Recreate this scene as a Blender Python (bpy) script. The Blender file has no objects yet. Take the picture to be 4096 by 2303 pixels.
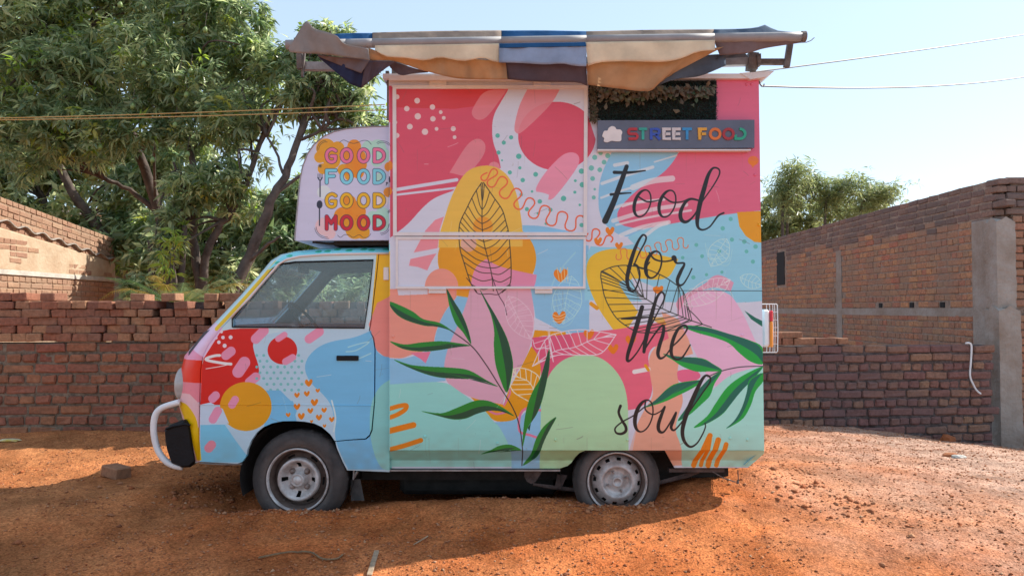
import bpy, bmesh, math, random
import numpy as np
from mathutils import Vector, Matrix, Euler
from mathutils.geometry import tessellate_polygon
random.seed(7); RS = np.random.RandomState(11)
R = math.radians
SC = bpy.context.scene
COL = SC.collection
# ------------------------------------------------------------------ camera, sky, sun, exposure
CAMZ, FPX, TILT = 1.13, 3036.0, R(1.6)
cd = bpy.data.cameras.new('camera'); cam = bpy.data.objects.new('camera', cd); COL.objects.link(cam)
cam.location = (0, 0, CAMZ); cam.rotation_euler = (R(90) + TILT, 0, 0)
cd.sensor_width = 36; cd.lens = 36 * FPX / 4096; cd.clip_start = .05; cd.clip_end = 1500
SC.camera = cam
SUN = Vector((1.0, .42, .93)).normalized()           # towards the sun
elev = math.asin(SUN.z); az = math.atan2(SUN.x, SUN.y)
w = bpy.data.worlds.new('World'); SC.world = w; w.use_nodes = True
nt = w.node_tree; bg = nt.nodes['Background']
sky = nt.nodes.new('ShaderNodeTexSky'); sky.sky_type = 'NISHITA'; sky.sun_disc = False
sky.sun_elevation = elev; sky.sun_rotation = az
sky.air_density = 1.0; sky.dust_density = .6; sky.ozone_density = 1.6
mxs = nt.nodes.new('ShaderNodeMix'); mxs.data_type = 'RGBA'; mxs.inputs[0].default_value = .58   # thin even veil of haze over the blue
mxs.inputs[7].default_value = (2.45, 2.95, 3.35, 1); nt.links.new(sky.outputs[0], mxs.inputs[6]); nt.links.new(mxs.outputs[2], bg.inputs[0]); bg.inputs[1].default_value = .14
sd = bpy.data.lights.new('sun', 'SUN'); sd.energy = 3.6; sd.angle = R(.55); sd.color = (1, .93, .82)
so = bpy.data.objects.new('sun', sd); COL.objects.link(so); so.location = (4, 3, 9)
so.rotation_euler = SUN.to_track_quat('Z', 'Y').to_euler()
SC.view_settings.view_transform = 'Standard'; SC.view_settings.look = 'None'
SC.view_settings.gamma = 1; SC.view_settings.use_curve_mapping = False
SC.view_settings.exposure = 1.05
SC.render.engine = 'CYCLES'
SC.cycles.max_bounces = 8; SC.cycles.transparent_max_bounces = 12; SC.cycles.diffuse_bounces = 4

# ------------------------------------------------------------------ helpers
def W(px, py, Y):
    """point of the place seen at photo pixel px,py when it stands at distance Y"""
    rx = (px - 2048) / FPX; ry = (1151.5 - py) / FPX
    d = Vector((rx, math.cos(TILT) - ry * math.sin(TILT), math.sin(TILT) + ry * math.cos(TILT)))
    p = d * (Y / d.y); p.z += CAMZ
    return p
def crop(ox, oy, s): return lambda x, y: (ox + x / s, oy + y / s)
c1 = crop(550, 900, 1.2064); c3 = crop(1500, 280, 1.574); c4 = crop(2300, 280, 1.574)
c5 = crop(1500, 1100, 1.7035); c6 = crop(2300, 1100, 1.7035); c8 = crop(1100, 450, 2.54)
cb = crop(600, 1500, 3.2175); a1 = crop(1130, 60, 2.576); a2 = crop(2100, 60, 2.147)
cl = crop(2950, 1150, 4.828); cu = crop(2080, 1750, 2.862); cf = crop(960, 1680, 3.62)
def mp(f, pts): return [f(p[0], p[1]) + tuple(p[2:]) for p in pts]

def obj(name, me, parent=None, mat=None, label=None, cat=None, group=None, kind=None, loc=None, rot=None):
    if mat is not None:
        for m in (mat if isinstance(mat, (list, tuple)) else [mat]): me.materials.append(m)
    o = bpy.data.objects.new(name, me); COL.objects.link(o)
    if parent is not None: o.parent = parent
    if label: o['label'] = label
    if cat: o['category'] = cat
    if group: o['group'] = group
    if kind: o['kind'] = kind
    if loc is not None: o.location = loc
    if rot is not None: o.rotation_euler = rot
    return o
def empty(name, loc, label, cat, group=None, rot=(0, 0, 0)):
    return obj(name, None, None, None, label, cat, group, None, loc, rot)
def mesh(name, v, f, smooth=False):
    me = bpy.data.meshes.new(name); me.from_pydata([tuple(p) for p in v], [], [tuple(q) for q in f]); me.update()
    if smooth: me.polygons.foreach_set('use_smooth', [True] * len(me.polygons))
    return me
def nmesh(name, v, f, smooth=False):
    """fast mesh from numpy: v (N,3), f (M,k) with k = 3 or 4"""
    v = np.asarray(v, np.float32); f = np.asarray(f, np.int32); k = f.shape[1]
    me = bpy.data.meshes.new(name); me.vertices.add(len(v)); me.vertices.foreach_set('co', v.ravel())
    me.loops.add(f.size); me.loops.foreach_set('vertex_index', f.ravel())
    me.polygons.add(len(f)); me.polygons.foreach_set('loop_start', np.arange(0, f.size, k, dtype=np.int32))
    try: me.polygons.foreach_set('loop_total', np.full(len(f), k, np.int32))
    except Exception: pass
    me.update(calc_edges=True)
    if smooth: me.polygons.foreach_set('use_smooth', np.ones(len(f), bool))
    return me
class MB:
    def __init__(s): s.v = []; s.f = []; s.mi = []
    def add(s, v, f, mi=0):
        n = len(s.v); s.v += [Vector(p) for p in v]; s.f += [tuple(i + n for i in q) for q in f]; s.mi += [mi] * len(f); return s
    def box(s, a, b, mi=0, ch=0.0):
        (x0, y0, z0), (x1, y1, z1) = a, b
        if x0 > x1: x0, x1 = x1, x0
        if y0 > y1: y0, y1 = y1, y0
        if z0 > z1: z0, z1 = z1, z0
        if ch:
            v, f = chbox(x1 - x0, y1 - y0, z1 - z0, ch); c = Vector(((x0 + x1) / 2, (y0 + y1) / 2, (z0 + z1) / 2))
            return s.add([Vector(p) + c for p in v], f, mi)
        v = [(x0, y0, z0), (x1, y0, z0), (x1, y1, z0), (x0, y1, z0), (x0, y0, z1), (x1, y0, z1), (x1, y1, z1), (x0, y1, z1)]
        return s.add(v, [(0, 3, 2, 1), (4, 5, 6, 7), (0, 1, 5, 4), (1, 2, 6, 5), (2, 3, 7, 6), (3, 0, 4, 7)], mi)
    def tube(s, pts, rad, n=8, mi=0, cap=True):
        pts = [Vector(p) for p in pts]; m = len(pts)
        rad = rad if isinstance(rad, (list, tuple)) else [rad] * m
        base = len(s.v); up = None
        for i, p in enumerate(pts):
            t = (pts[min(i + 1, m - 1)] - pts[max(i - 1, 0)]).normalized()
            if up is None: up = t.orthogonal().normalized()
            up = (up - t * up.dot(t)); up = up.normalized() if up.length > 1e-6 else t.orthogonal().normalized()
            sd_ = t.cross(up)
            for k in range(n):
                a = 2 * math.pi * k / n; s.v.append(p + (up * math.cos(a) + sd_ * math.sin(a)) * rad[i])
        for i in range(m - 1):
            for k in range(n):
                q = base + i * n; k2 = (k + 1) % n
                s.f.append((q + k, q + k2, q + n + k2, q + n + k)); s.mi.append(mi)
        if cap:
            s.f.append(tuple(base + k for k in reversed(range(n)))); s.mi.append(mi)
            s.f.append(tuple(base + (m - 1) * n + k for k in range(n))); s.mi.append(mi)
        return s
    def lathe(s, prof, n, origin, axis='Y', mi=0, skip=None):
        """prof: list of (r, h). turned about axis through origin"""
        base = len(s.v); m = len(prof)
        for (r, h) in prof:
            for k in range(n):
                a = 2 * math.pi * k / n; c_, s_ = r * math.cos(a), r * math.sin(a)
                p = (c_, h, s_) if axis == 'Y' else ((h, c_, s_) if axis == 'X' else (c_, s_, h))
                s.v.append(Vector(p) + Vector(origin))
        for i in range(m - 1):
            for k in range(n):
                if skip and skip((prof[i][0] + prof[i + 1][0]) / 2, 2 * math.pi * (k + .5) / n): continue
                k2 = (k + 1) % n
                s.f.append((base + i * n + k, base + i * n + k2, base + (i + 1) * n + k2, base + (i + 1) * n + k)); s.mi.append(mi)
        return s
    def me(s, name, smooth=False):
        m_ = mesh(name, s.v, s.f, smooth)
        if any(s.mi): m_.polygons.foreach_set('material_index', s.mi)
        return m_
    def build(s, name, mat, parent=None, smooth=False, **k):
        return obj(name, s.me(name, smooth), parent, mat, **k)
def chbox(a, b, c, h):
    """box with chamfered edges, centred: 24 corners, 44 triangles"""
    v = []; idx = {}
    for sx in (-1, 1):
        for sy in (-1, 1):
            for sz in (-1, 1):
                for k in range(3):
                    q = [sx * (a / 2 - h), sy * (b / 2 - h), sz * (c / 2 - h)]; q[k] += h * (sx, sy, sz)[k]
                    idx[(sx, sy, sz, k)] = len(v); v.append(tuple(q))
    f = []
    S = (-1, 1)
    for k in range(3):
        o1, o2 = [i for i in range(3) if i != k]
        for s_ in S:
            q = []
            for (u, w_) in ((-1, -1), (1, -1), (1, 1), (-1, 1)):
                t = [0, 0, 0]; t[k] = s_; t[o1] = u; t[o2] = w_; q.append(idx[(*t, k)])
            f.append(q)
    for k in range(3):                       # edges running along k
        o1, o2 = [i for i in range(3) if i != k]
        for u in S:
            for w_ in S:
                t0 = [0, 0, 0]; t0[o1] = u; t0[o2] = w_; t1 = list(t0); t0[k] = -1; t1[k] = 1
                f.append([idx[(*t0, o1)], idx[(*t1, o1)], idx[(*t1, o2)], idx[(*t0, o2)]])
    for sx in S:
        for sy in S:
            for sz in S: f.append([idx[(sx, sy, sz, k)] for k in range(3)])
    out = []
    for q in f:
        P = [Vector(v[i]) for i in q]; n = (P[1] - P[0]).cross(P[2] - P[0]); cc = sum(P, Vector()) / len(P)
        out.append(tuple(q) if n.dot(cc) > 0 else tuple(reversed(q)))
    return v, out
def catmull(P, n=6, closed=False):
    P = [tuple(map(float, p)) for p in P]; out = []; m = len(P)
    rng = range(m if closed else m - 1)
    for i in rng:
        g = (lambda j: P[j % m]) if closed else (lambda j: P[min(max(j, 0), m - 1)])
        p0, p1, p2, p3 = g(i - 1), g(i), g(i + 1), g(i + 2)
        for k in range(n):
            t = k / n; t2 = t * t; t3 = t2 * t
            out.append(tuple(.5 * (2 * b + (c - a) * t + (2 * a - 5 * b + 4 * c - d) * t2 + (3 * b - a - 3 * c + d) * t3) for a, b, c, d in zip(p0, p1, p2, p3)))
    if not closed: out.append(P[-1])
    return out
def plate(name, rings, thick, mat, parent=None, yside=-1, **k):
    """flat plate from 3D rings (outer, hole, ...): given front face and thickness in +Y (yside -1 = faces the camera)"""
    rings = [[Vector(p) for p in r] for r in rings]
    flat = [p for r in rings for p in r]
    tris = tessellate_polygon(rings); v = list(flat); n = len(v); f = []
    v += [p + Vector((0, thick, 0)) for p in flat]
    for t in tris:
        a, b, c = t; nn = (flat[b] - flat[a]).cross(flat[c] - flat[a])
        if nn.y > 0: t = (a, c, b)
        f.append(tuple(t)); f.append(tuple(n + i for i in reversed(t)))
    o = 0; side = []
    for r in rings:
        m = len(r)
        for i in range(m):
            side.append((o + i, o + (i + 1) % m, n + o + (i + 1) % m, n + o + i))
        o += m
    me_ = mesh(name, v, f + side)
    bm = bmesh.new(); bm.from_mesh(me_); bmesh.ops.recalc_face_normals(bm, faces=bm.faces); bm.to_mesh(me_); bm.free()
    return obj(name, me_, parent, mat, **k)
def uvxz(me_):
    """side-on unwrap: the mural canvas lies in metres on the truck's flank"""
    if not me_.uv_layers: me_.uv_layers.new(name='UVMap')
    uv = me_.uv_layers.active.data; n = len(me_.loops)
    vi = np.empty(n, np.int32); me_.loops.foreach_get('vertex_index', vi)
    co = np.empty(len(me_.vertices) * 3, np.float32); me_.vertices.foreach_get('co', co); co = co.reshape(-1, 3)
    u = (co[vi, 0] - X0) * S / CW; v = 1 - (Z1 - co[vi, 2]) * S / CH
    uv.foreach_set('uv', np.stack([u, v], 1).astype(np.float32).ravel())
# value noise
def vnoise(x, y, seed=0):
    xi = np.floor(x).astype(np.int64); yi = np.floor(y).astype(np.int64); xf = x - xi; yf = y - yi
    def h(a, b):
        n = (a * 374761393 + b * 668265263 + seed * 974711) & 0xffffffff
        n = ((n ^ (n >> 13)) * 1274126177) & 0xffffffff
        return ((n ^ (n >> 16)) & 0xffff) / 65535.0
    u = xf * xf * (3 - 2 * xf); v = yf * yf * (3 - 2 * yf)
    return (h(xi, yi) * (1 - u) + h(xi + 1, yi) * u) * (1 - v) + (h(xi, yi + 1) * (1 - u) + h(xi + 1, yi + 1) * u) * v
def fbm(x, y, o=4, seed=0):
    t = 0; a = 1; s_ = 0
    for i in range(o): t = t + a * (vnoise(x * 2 ** i, y * 2 ** i, seed + i) - .5); s_ += a; a *= .55
    return t / s_ * 2

# ------------------------------------------------------------------ materials
def lin(c): return tuple(((x / 255) / 12.92 if x / 255 <= .04045 else ((x / 255 + .055) / 1.055) ** 2.4) for x in c[:3])
def mat(name, col, rough=.6, noise=0, scale=20, bump=0, bscale=60, metal=0, spec=.5, col2=None, coords='Object', detail=4, coat=0):
    m = bpy.data.materials.new(name); m.use_nodes = True; n = m.node_tree.nodes; l = m.node_tree.links
    b = n['Principled BSDF']; b.inputs['Base Color'].default_value = (*col, 1); b.inputs['Roughness'].default_value = rough
    b.inputs['Metallic'].default_value = metal; b.inputs['Specular IOR Level'].default_value = spec
    if coat: b.inputs['Coat Weight'].default_value = coat; b.inputs['Coat Roughness'].default_value = .15
    tc = n.new('ShaderNodeTexCoord')
    if noise or col2:
        t = n.new('ShaderNodeTexNoise'); t.inputs['Scale'].default_value = scale; t.inputs['Detail'].default_value = detail
        t.inputs['Roughness'].default_value = .65
        l.new(tc.outputs[coords], t.inputs['Vector'])
        r = n.new('ShaderNodeValToRGB'); r.color_ramp.elements[0].position = .35; r.color_ramp.elements[1].position = .65
        c2 = col2 or tuple(x * (1 + noise) for x in col); c1_ = col if col2 else tuple(x * (1 - noise) for x in col)
        r.color_ramp.elements[0].color = (*c1_, 1); r.color_ramp.elements[1].color = (*c2, 1)
        l.new(t.outputs[0], r.inputs[0]); l.new(r.outputs[0], b.inputs['Base Color'])
    if bump:
        t2 = n.new('ShaderNodeTexNoise'); t2.inputs['Scale'].default_value = bscale; t2.inputs['Detail'].default_value = 5
        l.new(tc.outputs[coords], t2.inputs['Vector'])
        bp = n.new('ShaderNodeBump'); bp.inputs['Strength'].default_value = bump; bp.inputs['Distance'].default_value = .01
        l.new(t2.outputs[0], bp.inputs['Height']); l.new(bp.outputs[0], b.inputs['Normal'])
    return m
def brickmat(name, cols, dark=.5, moss=None, stain=0.5):
    m = bpy.data.materials.new(name); m.use_nodes = True; n = m.node_tree.nodes; l = m.node_tree.links
    b = n['Principled BSDF']; b.inputs['Roughness'].default_value = .9; b.inputs['Specular IOR Level'].default_value = .2
    oi = n.new('ShaderNodeObjectInfo'); at = n.new('ShaderNodeAttribute'); at.attribute_name = 'rnd'
    ad = n.new('ShaderNodeMath'); ad.operation = 'ADD'; fr = n.new('ShaderNodeMath'); fr.operation = 'FRACT'
    l.new(oi.outputs['Random'], ad.inputs[0]); l.new(at.outputs['Fac'], ad.inputs[1]); l.new(ad.outputs[0], fr.inputs[0])
    r = n.new('ShaderNodeValToRGB'); r.color_ramp.interpolation = 'LINEAR'
    e = r.color_ramp.elements; e[0].position = 0; e[0].color = (*cols[0], 1); e[1].position = 1; e[1].color = (*cols[-1], 1)
    for i in range(1, len(cols) - 1):
        q = e.new(i / (len(cols) - 1)); q.color = (*cols[i], 1)
    l.new(fr.outputs[0], r.inputs[0])
    ge = n.new('ShaderNodeNewGeometry')
    t = n.new('ShaderNodeTexNoise'); t.inputs['Scale'].default_value = 34; t.inputs['Detail'].default_value = 6; t.inputs['Roughness'].default_value = .7
    l.new(ge.outputs['Position'], t.inputs['Vector'])
    mr = n.new('ShaderNodeMapRange'); mr.inputs[1].default_value = .3; mr.inputs[2].default_value = .7
    mr.inputs[3].default_value = dark; mr.inputs[4].default_value = 1.25; l.new(t.outputs[0], mr.inputs[0])
    mx = n.new('ShaderNodeMix'); mx.data_type = 'RGBA'; mx.blend_type = 'MULTIPLY'; mx.inputs[0].default_value = 1
    l.new(r.outputs[0], mx.inputs[6]); l.new(mr.outputs[0], mx.inputs[7])
    t3 = n.new('ShaderNodeTexNoise'); t3.inputs['Scale'].default_value = 1.7; t3.inputs['Detail'].default_value = 5
    l.new(ge.outputs['Position'], t3.inputs['Vector'])
    m3 = n.new('ShaderNodeMapRange'); m3.inputs[1].default_value = .42; m3.inputs[2].default_value = .66; m3.inputs[3].default_value = 0; m3.inputs[4].default_value = stain
    l.new(t3.outputs[0], m3.inputs[0])
    mz = n.new('ShaderNodeMix'); mz.data_type = 'RGBA'; l.new(m3.outputs[0], mz.inputs[0]); l.new(mx.outputs[2], mz.inputs[6])
    mz.inputs[7].default_value = (*(moss or (.1, .085, .07)), 1)
    l.new(mz.outputs[2], b.inputs['Base Color'])
    t2 = n.new('ShaderNodeTexNoise'); t2.inputs['Scale'].default_value = 90; t2.inputs['Detail'].default_value = 5
    l.new(ge.outputs['Position'], t2.inputs['Vector'])
    bp = n.new('ShaderNodeBump'); bp.inputs['Strength'].default_value = .8; bp.inputs['Distance'].default_value = .008
    l.new(t2.outputs[0], bp.inputs['Height']); l.new(bp.outputs[0], b.inputs['Normal'])
    return m
M = {}
M['white'] = mat('white_paint', (.72, .71, .72), .45, .06, 9, .08, 40)
M['bar'] = mat('bar_paint', (.78, .78, .8), .3, .05, 9)
M['black'] = mat('black_plastic', (.005, .006, .009), .5, .3, 14, .15, 60, spec=.25)
M['under'] = mat('underbody', (.02, .017, .016), .85, .4, 9, .4, 40)
M['frame'] = mat('chassis_steel', (.08, .055, .05), .8, .4, 18, .4, 60)
M['rubber'] = mat('rubber', (.035, .033, .033), .8, 0, 5, .3, 90, col2=(.12, .1, .09))
M['tyre'] = mat('dusty_tyre', (.022, .02, .021), .8, 0, 3.2, .35, 80, col2=(.08, .065, .06))
M['rim'] = mat('rim_paint', (.14, .09, .07), .6, 0, 9, .2, 60, metal=.1, col2=(.38, .31, .285), detail=8)
M['cap'] = mat('rim_silver', (.32, .27, .25), .45, 0, 14, .1, 60, metal=.15, col2=(.62, .59, .58), detail=8)
M['steel'] = mat('steel', (.3, .29, .29), .45, .2, 14, .1, 60, metal=.5)
M['rust'] = mat('aged_steel', (.14, .12, .11), .7, .35, 24, .3, 60, metal=.2)
M['interior'] = mat('interior_plastic', (.2, .235, .28), .7, .1, 12)
M['dash'] = mat('dashboard_plastic', (.07, .08, .095), .6, .1, 12)
M['wood'] = mat('grey_wood', (.33, .24, .16), .85, .25, 30, .4, 80)
M['concrete'] = mat('concrete', (.37, .33, .3), .9, 0, 2.6, .9, 30, col2=(.25, .19, .15), detail=9)
M['plaster'] = mat('lime_plaster', (.52, .42, .3), .9, 0, 3.4, .9, 22, col2=(.42, .29, .19), detail=12)
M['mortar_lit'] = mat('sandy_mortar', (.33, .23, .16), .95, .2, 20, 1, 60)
M['band'] = mat('cement_band', (.5, .47, .42), .9, .2, 5, .5, 40)
M['sheet'] = mat('cement_sheet', (.34, .31, .28), .9, .3, 8, .4, 50)
M['mortar_dark'] = mat('old_mortar', (.17, .135, .1), .95, .4, 26, 1, 70, coords='Object')
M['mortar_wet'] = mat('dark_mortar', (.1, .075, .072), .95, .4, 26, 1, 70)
M['mortar_pale'] = mat('pale_mortar', (.28, .21, .17), .95, .3, 20, 1, 60)
M['brick_dry'] = brickmat('fired_brick', [(.38, .17, .1), (.27, .12, .08), (.42, .23, .13), (.23, .11, .08), (.34, .135, .08)], .6, (.2, .12, .08), .3)
M['brick_old'] = brickmat('weathered_brick', [(.36, .13, .085), (.25, .095, .065), (.39, .17, .09), (.31, .115, .08)], .55, (.17, .12, .08), .5)
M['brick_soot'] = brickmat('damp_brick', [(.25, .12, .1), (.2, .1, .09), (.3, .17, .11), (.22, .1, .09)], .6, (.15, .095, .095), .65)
M['brick_tall'] = brickmat('orange_brick', [(.48, .22, .13), (.4, .2, .13), (.54, .27, .14), (.38, .23, .15), (.46, .17, .11)], .55, (.28, .19, .14), .75)
M['brick_top'] = brickmat('sooty_brick', [(.24, .155, .125), (.19, .13, .12), (.28, .17, .13)], .65, (.15, .12, .11), .7)
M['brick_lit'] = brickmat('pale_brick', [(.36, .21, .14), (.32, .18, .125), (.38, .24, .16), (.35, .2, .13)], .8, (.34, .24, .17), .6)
M['bark'] = mat('bark', (.13, .1, .085), .95, 0, 7, 1, 30, col2=(.05, .038, .032), detail=8)
M['bark_pale'] = mat('pale_bark', (.24, .19, .15), .95, 0, 9, 1, 30, col2=(.12, .09, .07), detail=8)
M['wire'] = mat('wire_yellow', (.5, .33, .12), .6)
M['wire_grey'] = mat('wire_grey', (.1, .1, .11), .6)
M['twig'] = mat('dry_twig', (.2, .13, .07), .9, .3, 30)
M['red_lens'] = mat('red_lens', (.6, .02, .04), .2)
M['orange_lens'] = mat('orange_lens', (.75, .26, .03), .25)
M['lens'] = mat('headlamp_lens', (.42, .41, .4), .25, .1, 20)
M['mango'] = mat('mango_skin', (.17, .25, .08), .45, .15, 14)
M['house'] = mat('white_wall', (.7, .72, .76), .85, .08, 2)
M['dark'] = mat('dark_void', (.012, .012, .014), .9)
M['signface'] = mat('sign_board', (.1, .115, .17), .3, .12, 5, .05, 20)
M['rubbish'] = mat('litter', (.6, .58, .5), .7, .2, 10, col2=(.6, .5, .1))
def leafmat(name, cols, trans=.35, rough=.38):
    m = bpy.data.materials.new(name); m.use_nodes = True; n = m.node_tree.nodes; l = m.node_tree.links
    b = n['Principled BSDF']; b.inputs['Roughness'].default_value = rough; b.inputs['Specular IOR Level'].default_value = .55
    at = n.new('ShaderNodeAttribute'); at.attribute_name = 'rnd'
    r = n.new('ShaderNodeValToRGB'); e = r.color_ramp.elements; e[0].color = (*cols[0], 1); e[1].color = (*cols[-1], 1)
    for i in range(1, len(cols) - 1):
        q = e.new(i / (len(cols) - 1)); q.color = (*cols[i], 1)
    l.new(at.outputs['Fac'], r.inputs[0]); l.new(r.outputs[0], b.inputs['Base Color'])
    tr = n.new('ShaderNodeBsdfTranslucent'); hs = n.new('ShaderNodeHueSaturation'); hs.inputs['Value'].default_value = 2.1; hs.inputs['Saturation'].default_value = 1.05; hs.inputs['Hue'].default_value = .495
    l.new(r.outputs[0], hs.inputs['Color']); l.new(hs.outputs[0], tr.inputs[0])
    mx = n.new('ShaderNodeMixShader'); mx.inputs[0].default_value = trans
    l.new(b.outputs[0], mx.inputs[1]); l.new(tr.outputs[0], mx.inputs[2]); l.new(mx.outputs[0], n['Material Output'].inputs[0])
    return m
M['leaf'] = leafmat('mango_leaf', [(.07, .12, .045), (.13, .185, .08), (.28, .33, .18), (.1, .165, .09), (.36, .42, .2), (.48, .52, .3)], .48, .3)
M['leaf_young'] = leafmat('young_leaf', [(.16, .26, .04), (.24, .33, .06), (.38, .36, .08)], .5)
M['leaf_far'] = leafmat('hazy_leaf', [(.12, .16, .07), (.18, .22, .09), (.24, .26, .1), (.15, .19, .12)], .45)
M['frond'] = leafmat('frond_leaf', [(.06, .12, .04), (.1, .17, .06), (.2, .24, .1), (.3, .22, .05)], .35)
M['dead'] = leafmat('dried_leaf', [(.16, .12, .08), (.1, .08, .06), (.2, .17, .12), (.05, .1, .05)], .2, .8)
M['turf'] = leafmat('plastic_turf', [(.01, .03, .028), (.012, .04, .035), (.02, .05, .04)], .1, .6)
def clothmat(name, col, tr=.25):
    m = mat(name, col, .9, .16, 7, .5, 16, spec=.2); n = m.node_tree.nodes; l = m.node_tree.links
    t = n.new('ShaderNodeBsdfTranslucent'); t.inputs[0].default_value = (*col, 1); mx = n.new('ShaderNodeMixShader'); mx.inputs[0].default_value = tr
    l.new(n['Principled BSDF'].outputs[0], mx.inputs[1]); l.new(t.outputs[0], mx.inputs[2]); l.new(mx.outputs[0], n['Material Output'].inputs[0])
    return m
M['cream'] = clothmat('cream_canvas', (.84, .72, .54), .4); M['blue'] = clothmat('blue_canvas', (.025, .11, .27))
M['tan'] = clothmat('shade_tan_canvas', (.52, .34, .2), .4); M['grey'] = clothmat('grey_canvas', (.3, .28, .27)); M['navy'] = clothmat('navy_canvas', (.035, .05, .12))  # tan: beige canvas underside, its shade and ground bounce put into the colour
M['plum'] = clothmat('plum_canvas', (.12, .1, .13)); M['slate'] = clothmat('slate_canvas', (.36, .45, .6), .35)
def glassmat():
    m = bpy.data.materials.new('dusty_glass'); m.use_nodes = True; n = m.node_tree.nodes; l = m.node_tree.links
    tr = n.new('ShaderNodeBsdfTransparent'); tr.inputs[0].default_value = (.86, .92, .955, 1)
    gl = n.new('ShaderNodeBsdfGlossy'); gl.inputs['Roughness'].default_value = .04; gl.inputs[0].default_value = (.9, .95, 1, 1)
    df = n.new('ShaderNodeBsdfDiffuse'); df.inputs[0].default_value = (.36, .46, .56, 1)
    lw = n.new('ShaderNodeLayerWeight'); lw.inputs[0].default_value = .35
    ma = n.new('ShaderNodeMath'); ma.operation = 'MULTIPLY_ADD'; ma.inputs[1].default_value = .45; ma.inputs[2].default_value = .03; l.new(lw.outputs['Fresnel'], ma.inputs[0])
    tc = n.new('ShaderNodeTexCoord'); ns = n.new('ShaderNodeTexNoise'); ns.inputs['Scale'].default_value = 5; ns.inputs['Detail'].default_value = 6
    l.new(tc.outputs['Object'], ns.inputs['Vector'])
    mr = n.new('ShaderNodeMapRange'); mr.inputs[1].default_value = .3; mr.inputs[2].default_value = .7; mr.inputs[3].default_value = .03; mr.inputs[4].default_value = .085; l.new(ns.outputs[0], mr.inputs[0])
    x1 = n.new('ShaderNodeMixShader'); x2 = n.new('ShaderNodeMixShader')
    l.new(mr.outputs[0], x1.inputs[0]); l.new(tr.outputs[0], x1.inputs[1]); l.new(df.outputs[0], x1.inputs[2])
    l.new(ma.outputs[0], x2.inputs[0]); l.new(x1.outputs[0], x2.inputs[1]); l.new(gl.outputs[0], x2.inputs[2])
    l.new(x2.outputs[0], n['Material Output'].inputs[0]); return m
M['glass'] = glassmat()

def dustring(m, r0, r1, dust):
    """road dust that has settled towards the rim of a tyre (distance from its own axle)"""
    n = m.node_tree.nodes; l = m.node_tree.links; b = n['Principled BSDF']; old = b.inputs['Base Color'].links[0].from_socket
    tc = n.new('ShaderNodeTexCoord'); mu = n.new('ShaderNodeVectorMath'); mu.operation = 'MULTIPLY'; mu.inputs[1].default_value = (1, 0, 1); l.new(tc.outputs['Object'], mu.inputs[0])
    ln = n.new('ShaderNodeVectorMath'); ln.operation = 'LENGTH'; l.new(mu.outputs[0], ln.inputs[0])
    ns = n.new('ShaderNodeTexNoise'); ns.inputs['Scale'].default_value = 6; ns.inputs['Detail'].default_value = 6; l.new(tc.outputs['Object'], ns.inputs['Vector'])
    ad = n.new('ShaderNodeMath'); ad.operation = 'MULTIPLY_ADD'; ad.inputs[1].default_value = .12; l.new(ns.outputs[0], ad.inputs[0]); l.new(ln.outputs['Value'], ad.inputs[2])
    mr = n.new('ShaderNodeMapRange'); mr.inputs[1].default_value = r1; mr.inputs[2].default_value = r0; mr.inputs[3].default_value = 0; mr.inputs[4].default_value = .8; l.new(ad.outputs[0], mr.inputs[0])
    mx = n.new('ShaderNodeMix'); mx.data_type = 'RGBA'; l.new(mr.outputs[0], mx.inputs[0]); l.new(old, mx.inputs[6]); mx.inputs[7].default_value = (*dust, 1); l.new(mx.outputs[2], b.inputs['Base Color'])
dustring(M['tyre'], .225, .285, (.2, .165, .15))
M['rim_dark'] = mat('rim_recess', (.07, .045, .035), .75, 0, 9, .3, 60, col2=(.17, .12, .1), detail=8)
# ------------------------------------------------------------------ the mural: paint on the flank, computed from its outlines
YB, YC = 4.36, 4.40                                   # flank of the box, flank of the cab
S, X0, X1, Z0, Z1 = 700.0, -2.12, 1.52, .14, 2.52
CW, CH = int((X1 - X0) * S), int((Z1 - Z0) * S)
CV = np.zeros((CH, CW, 3), np.float32); CV[:] = (.86, .85, .87)
WHITE = (194, 182, 188)
def paint(c):
    """paint colour from a reading in the open shade, scaled by a reference white that leaves some skylight blue in"""
    a = [min(.84, x / y * .7) for x, y in zip(lin(c), lin(WHITE))]
    g = .3 * a[0] + .6 * a[1] + .1 * a[2]; a = [max(0, min(.84, g + (x - g) * 1.08)) for x in a]
    return tuple((12.92 * x if x <= .0031308 else 1.055 * x ** (1 / 2.4) - .055) for x in a)
def TX(p):
    q = W(p[0], p[1], YB); return ((q.x - X0) * S, (Z1 - q.z) * S)
def soften(P):
    """round the gentle corners of an outline, keep the sharp ones"""
    out = []; m = len(P)
    for i in range(m):
        a, b, c = P[i - 1], P[i], P[(i + 1) % m]; u = (b[0] - a[0], b[1] - a[1]); v = (c[0] - b[0], c[1] - b[1])
        lu, lv = math.hypot(*u) + 1e-9, math.hypot(*v) + 1e-9
        if (u[0] * v[0] + u[1] * v[1]) / lu / lv < .5: out.append(b)
        else: out += [(b[0] - u[0] * .25, b[1] - u[1] * .25), (b[0] + v[0] * .25, b[1] + v[1] * .25)]
    return out
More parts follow.
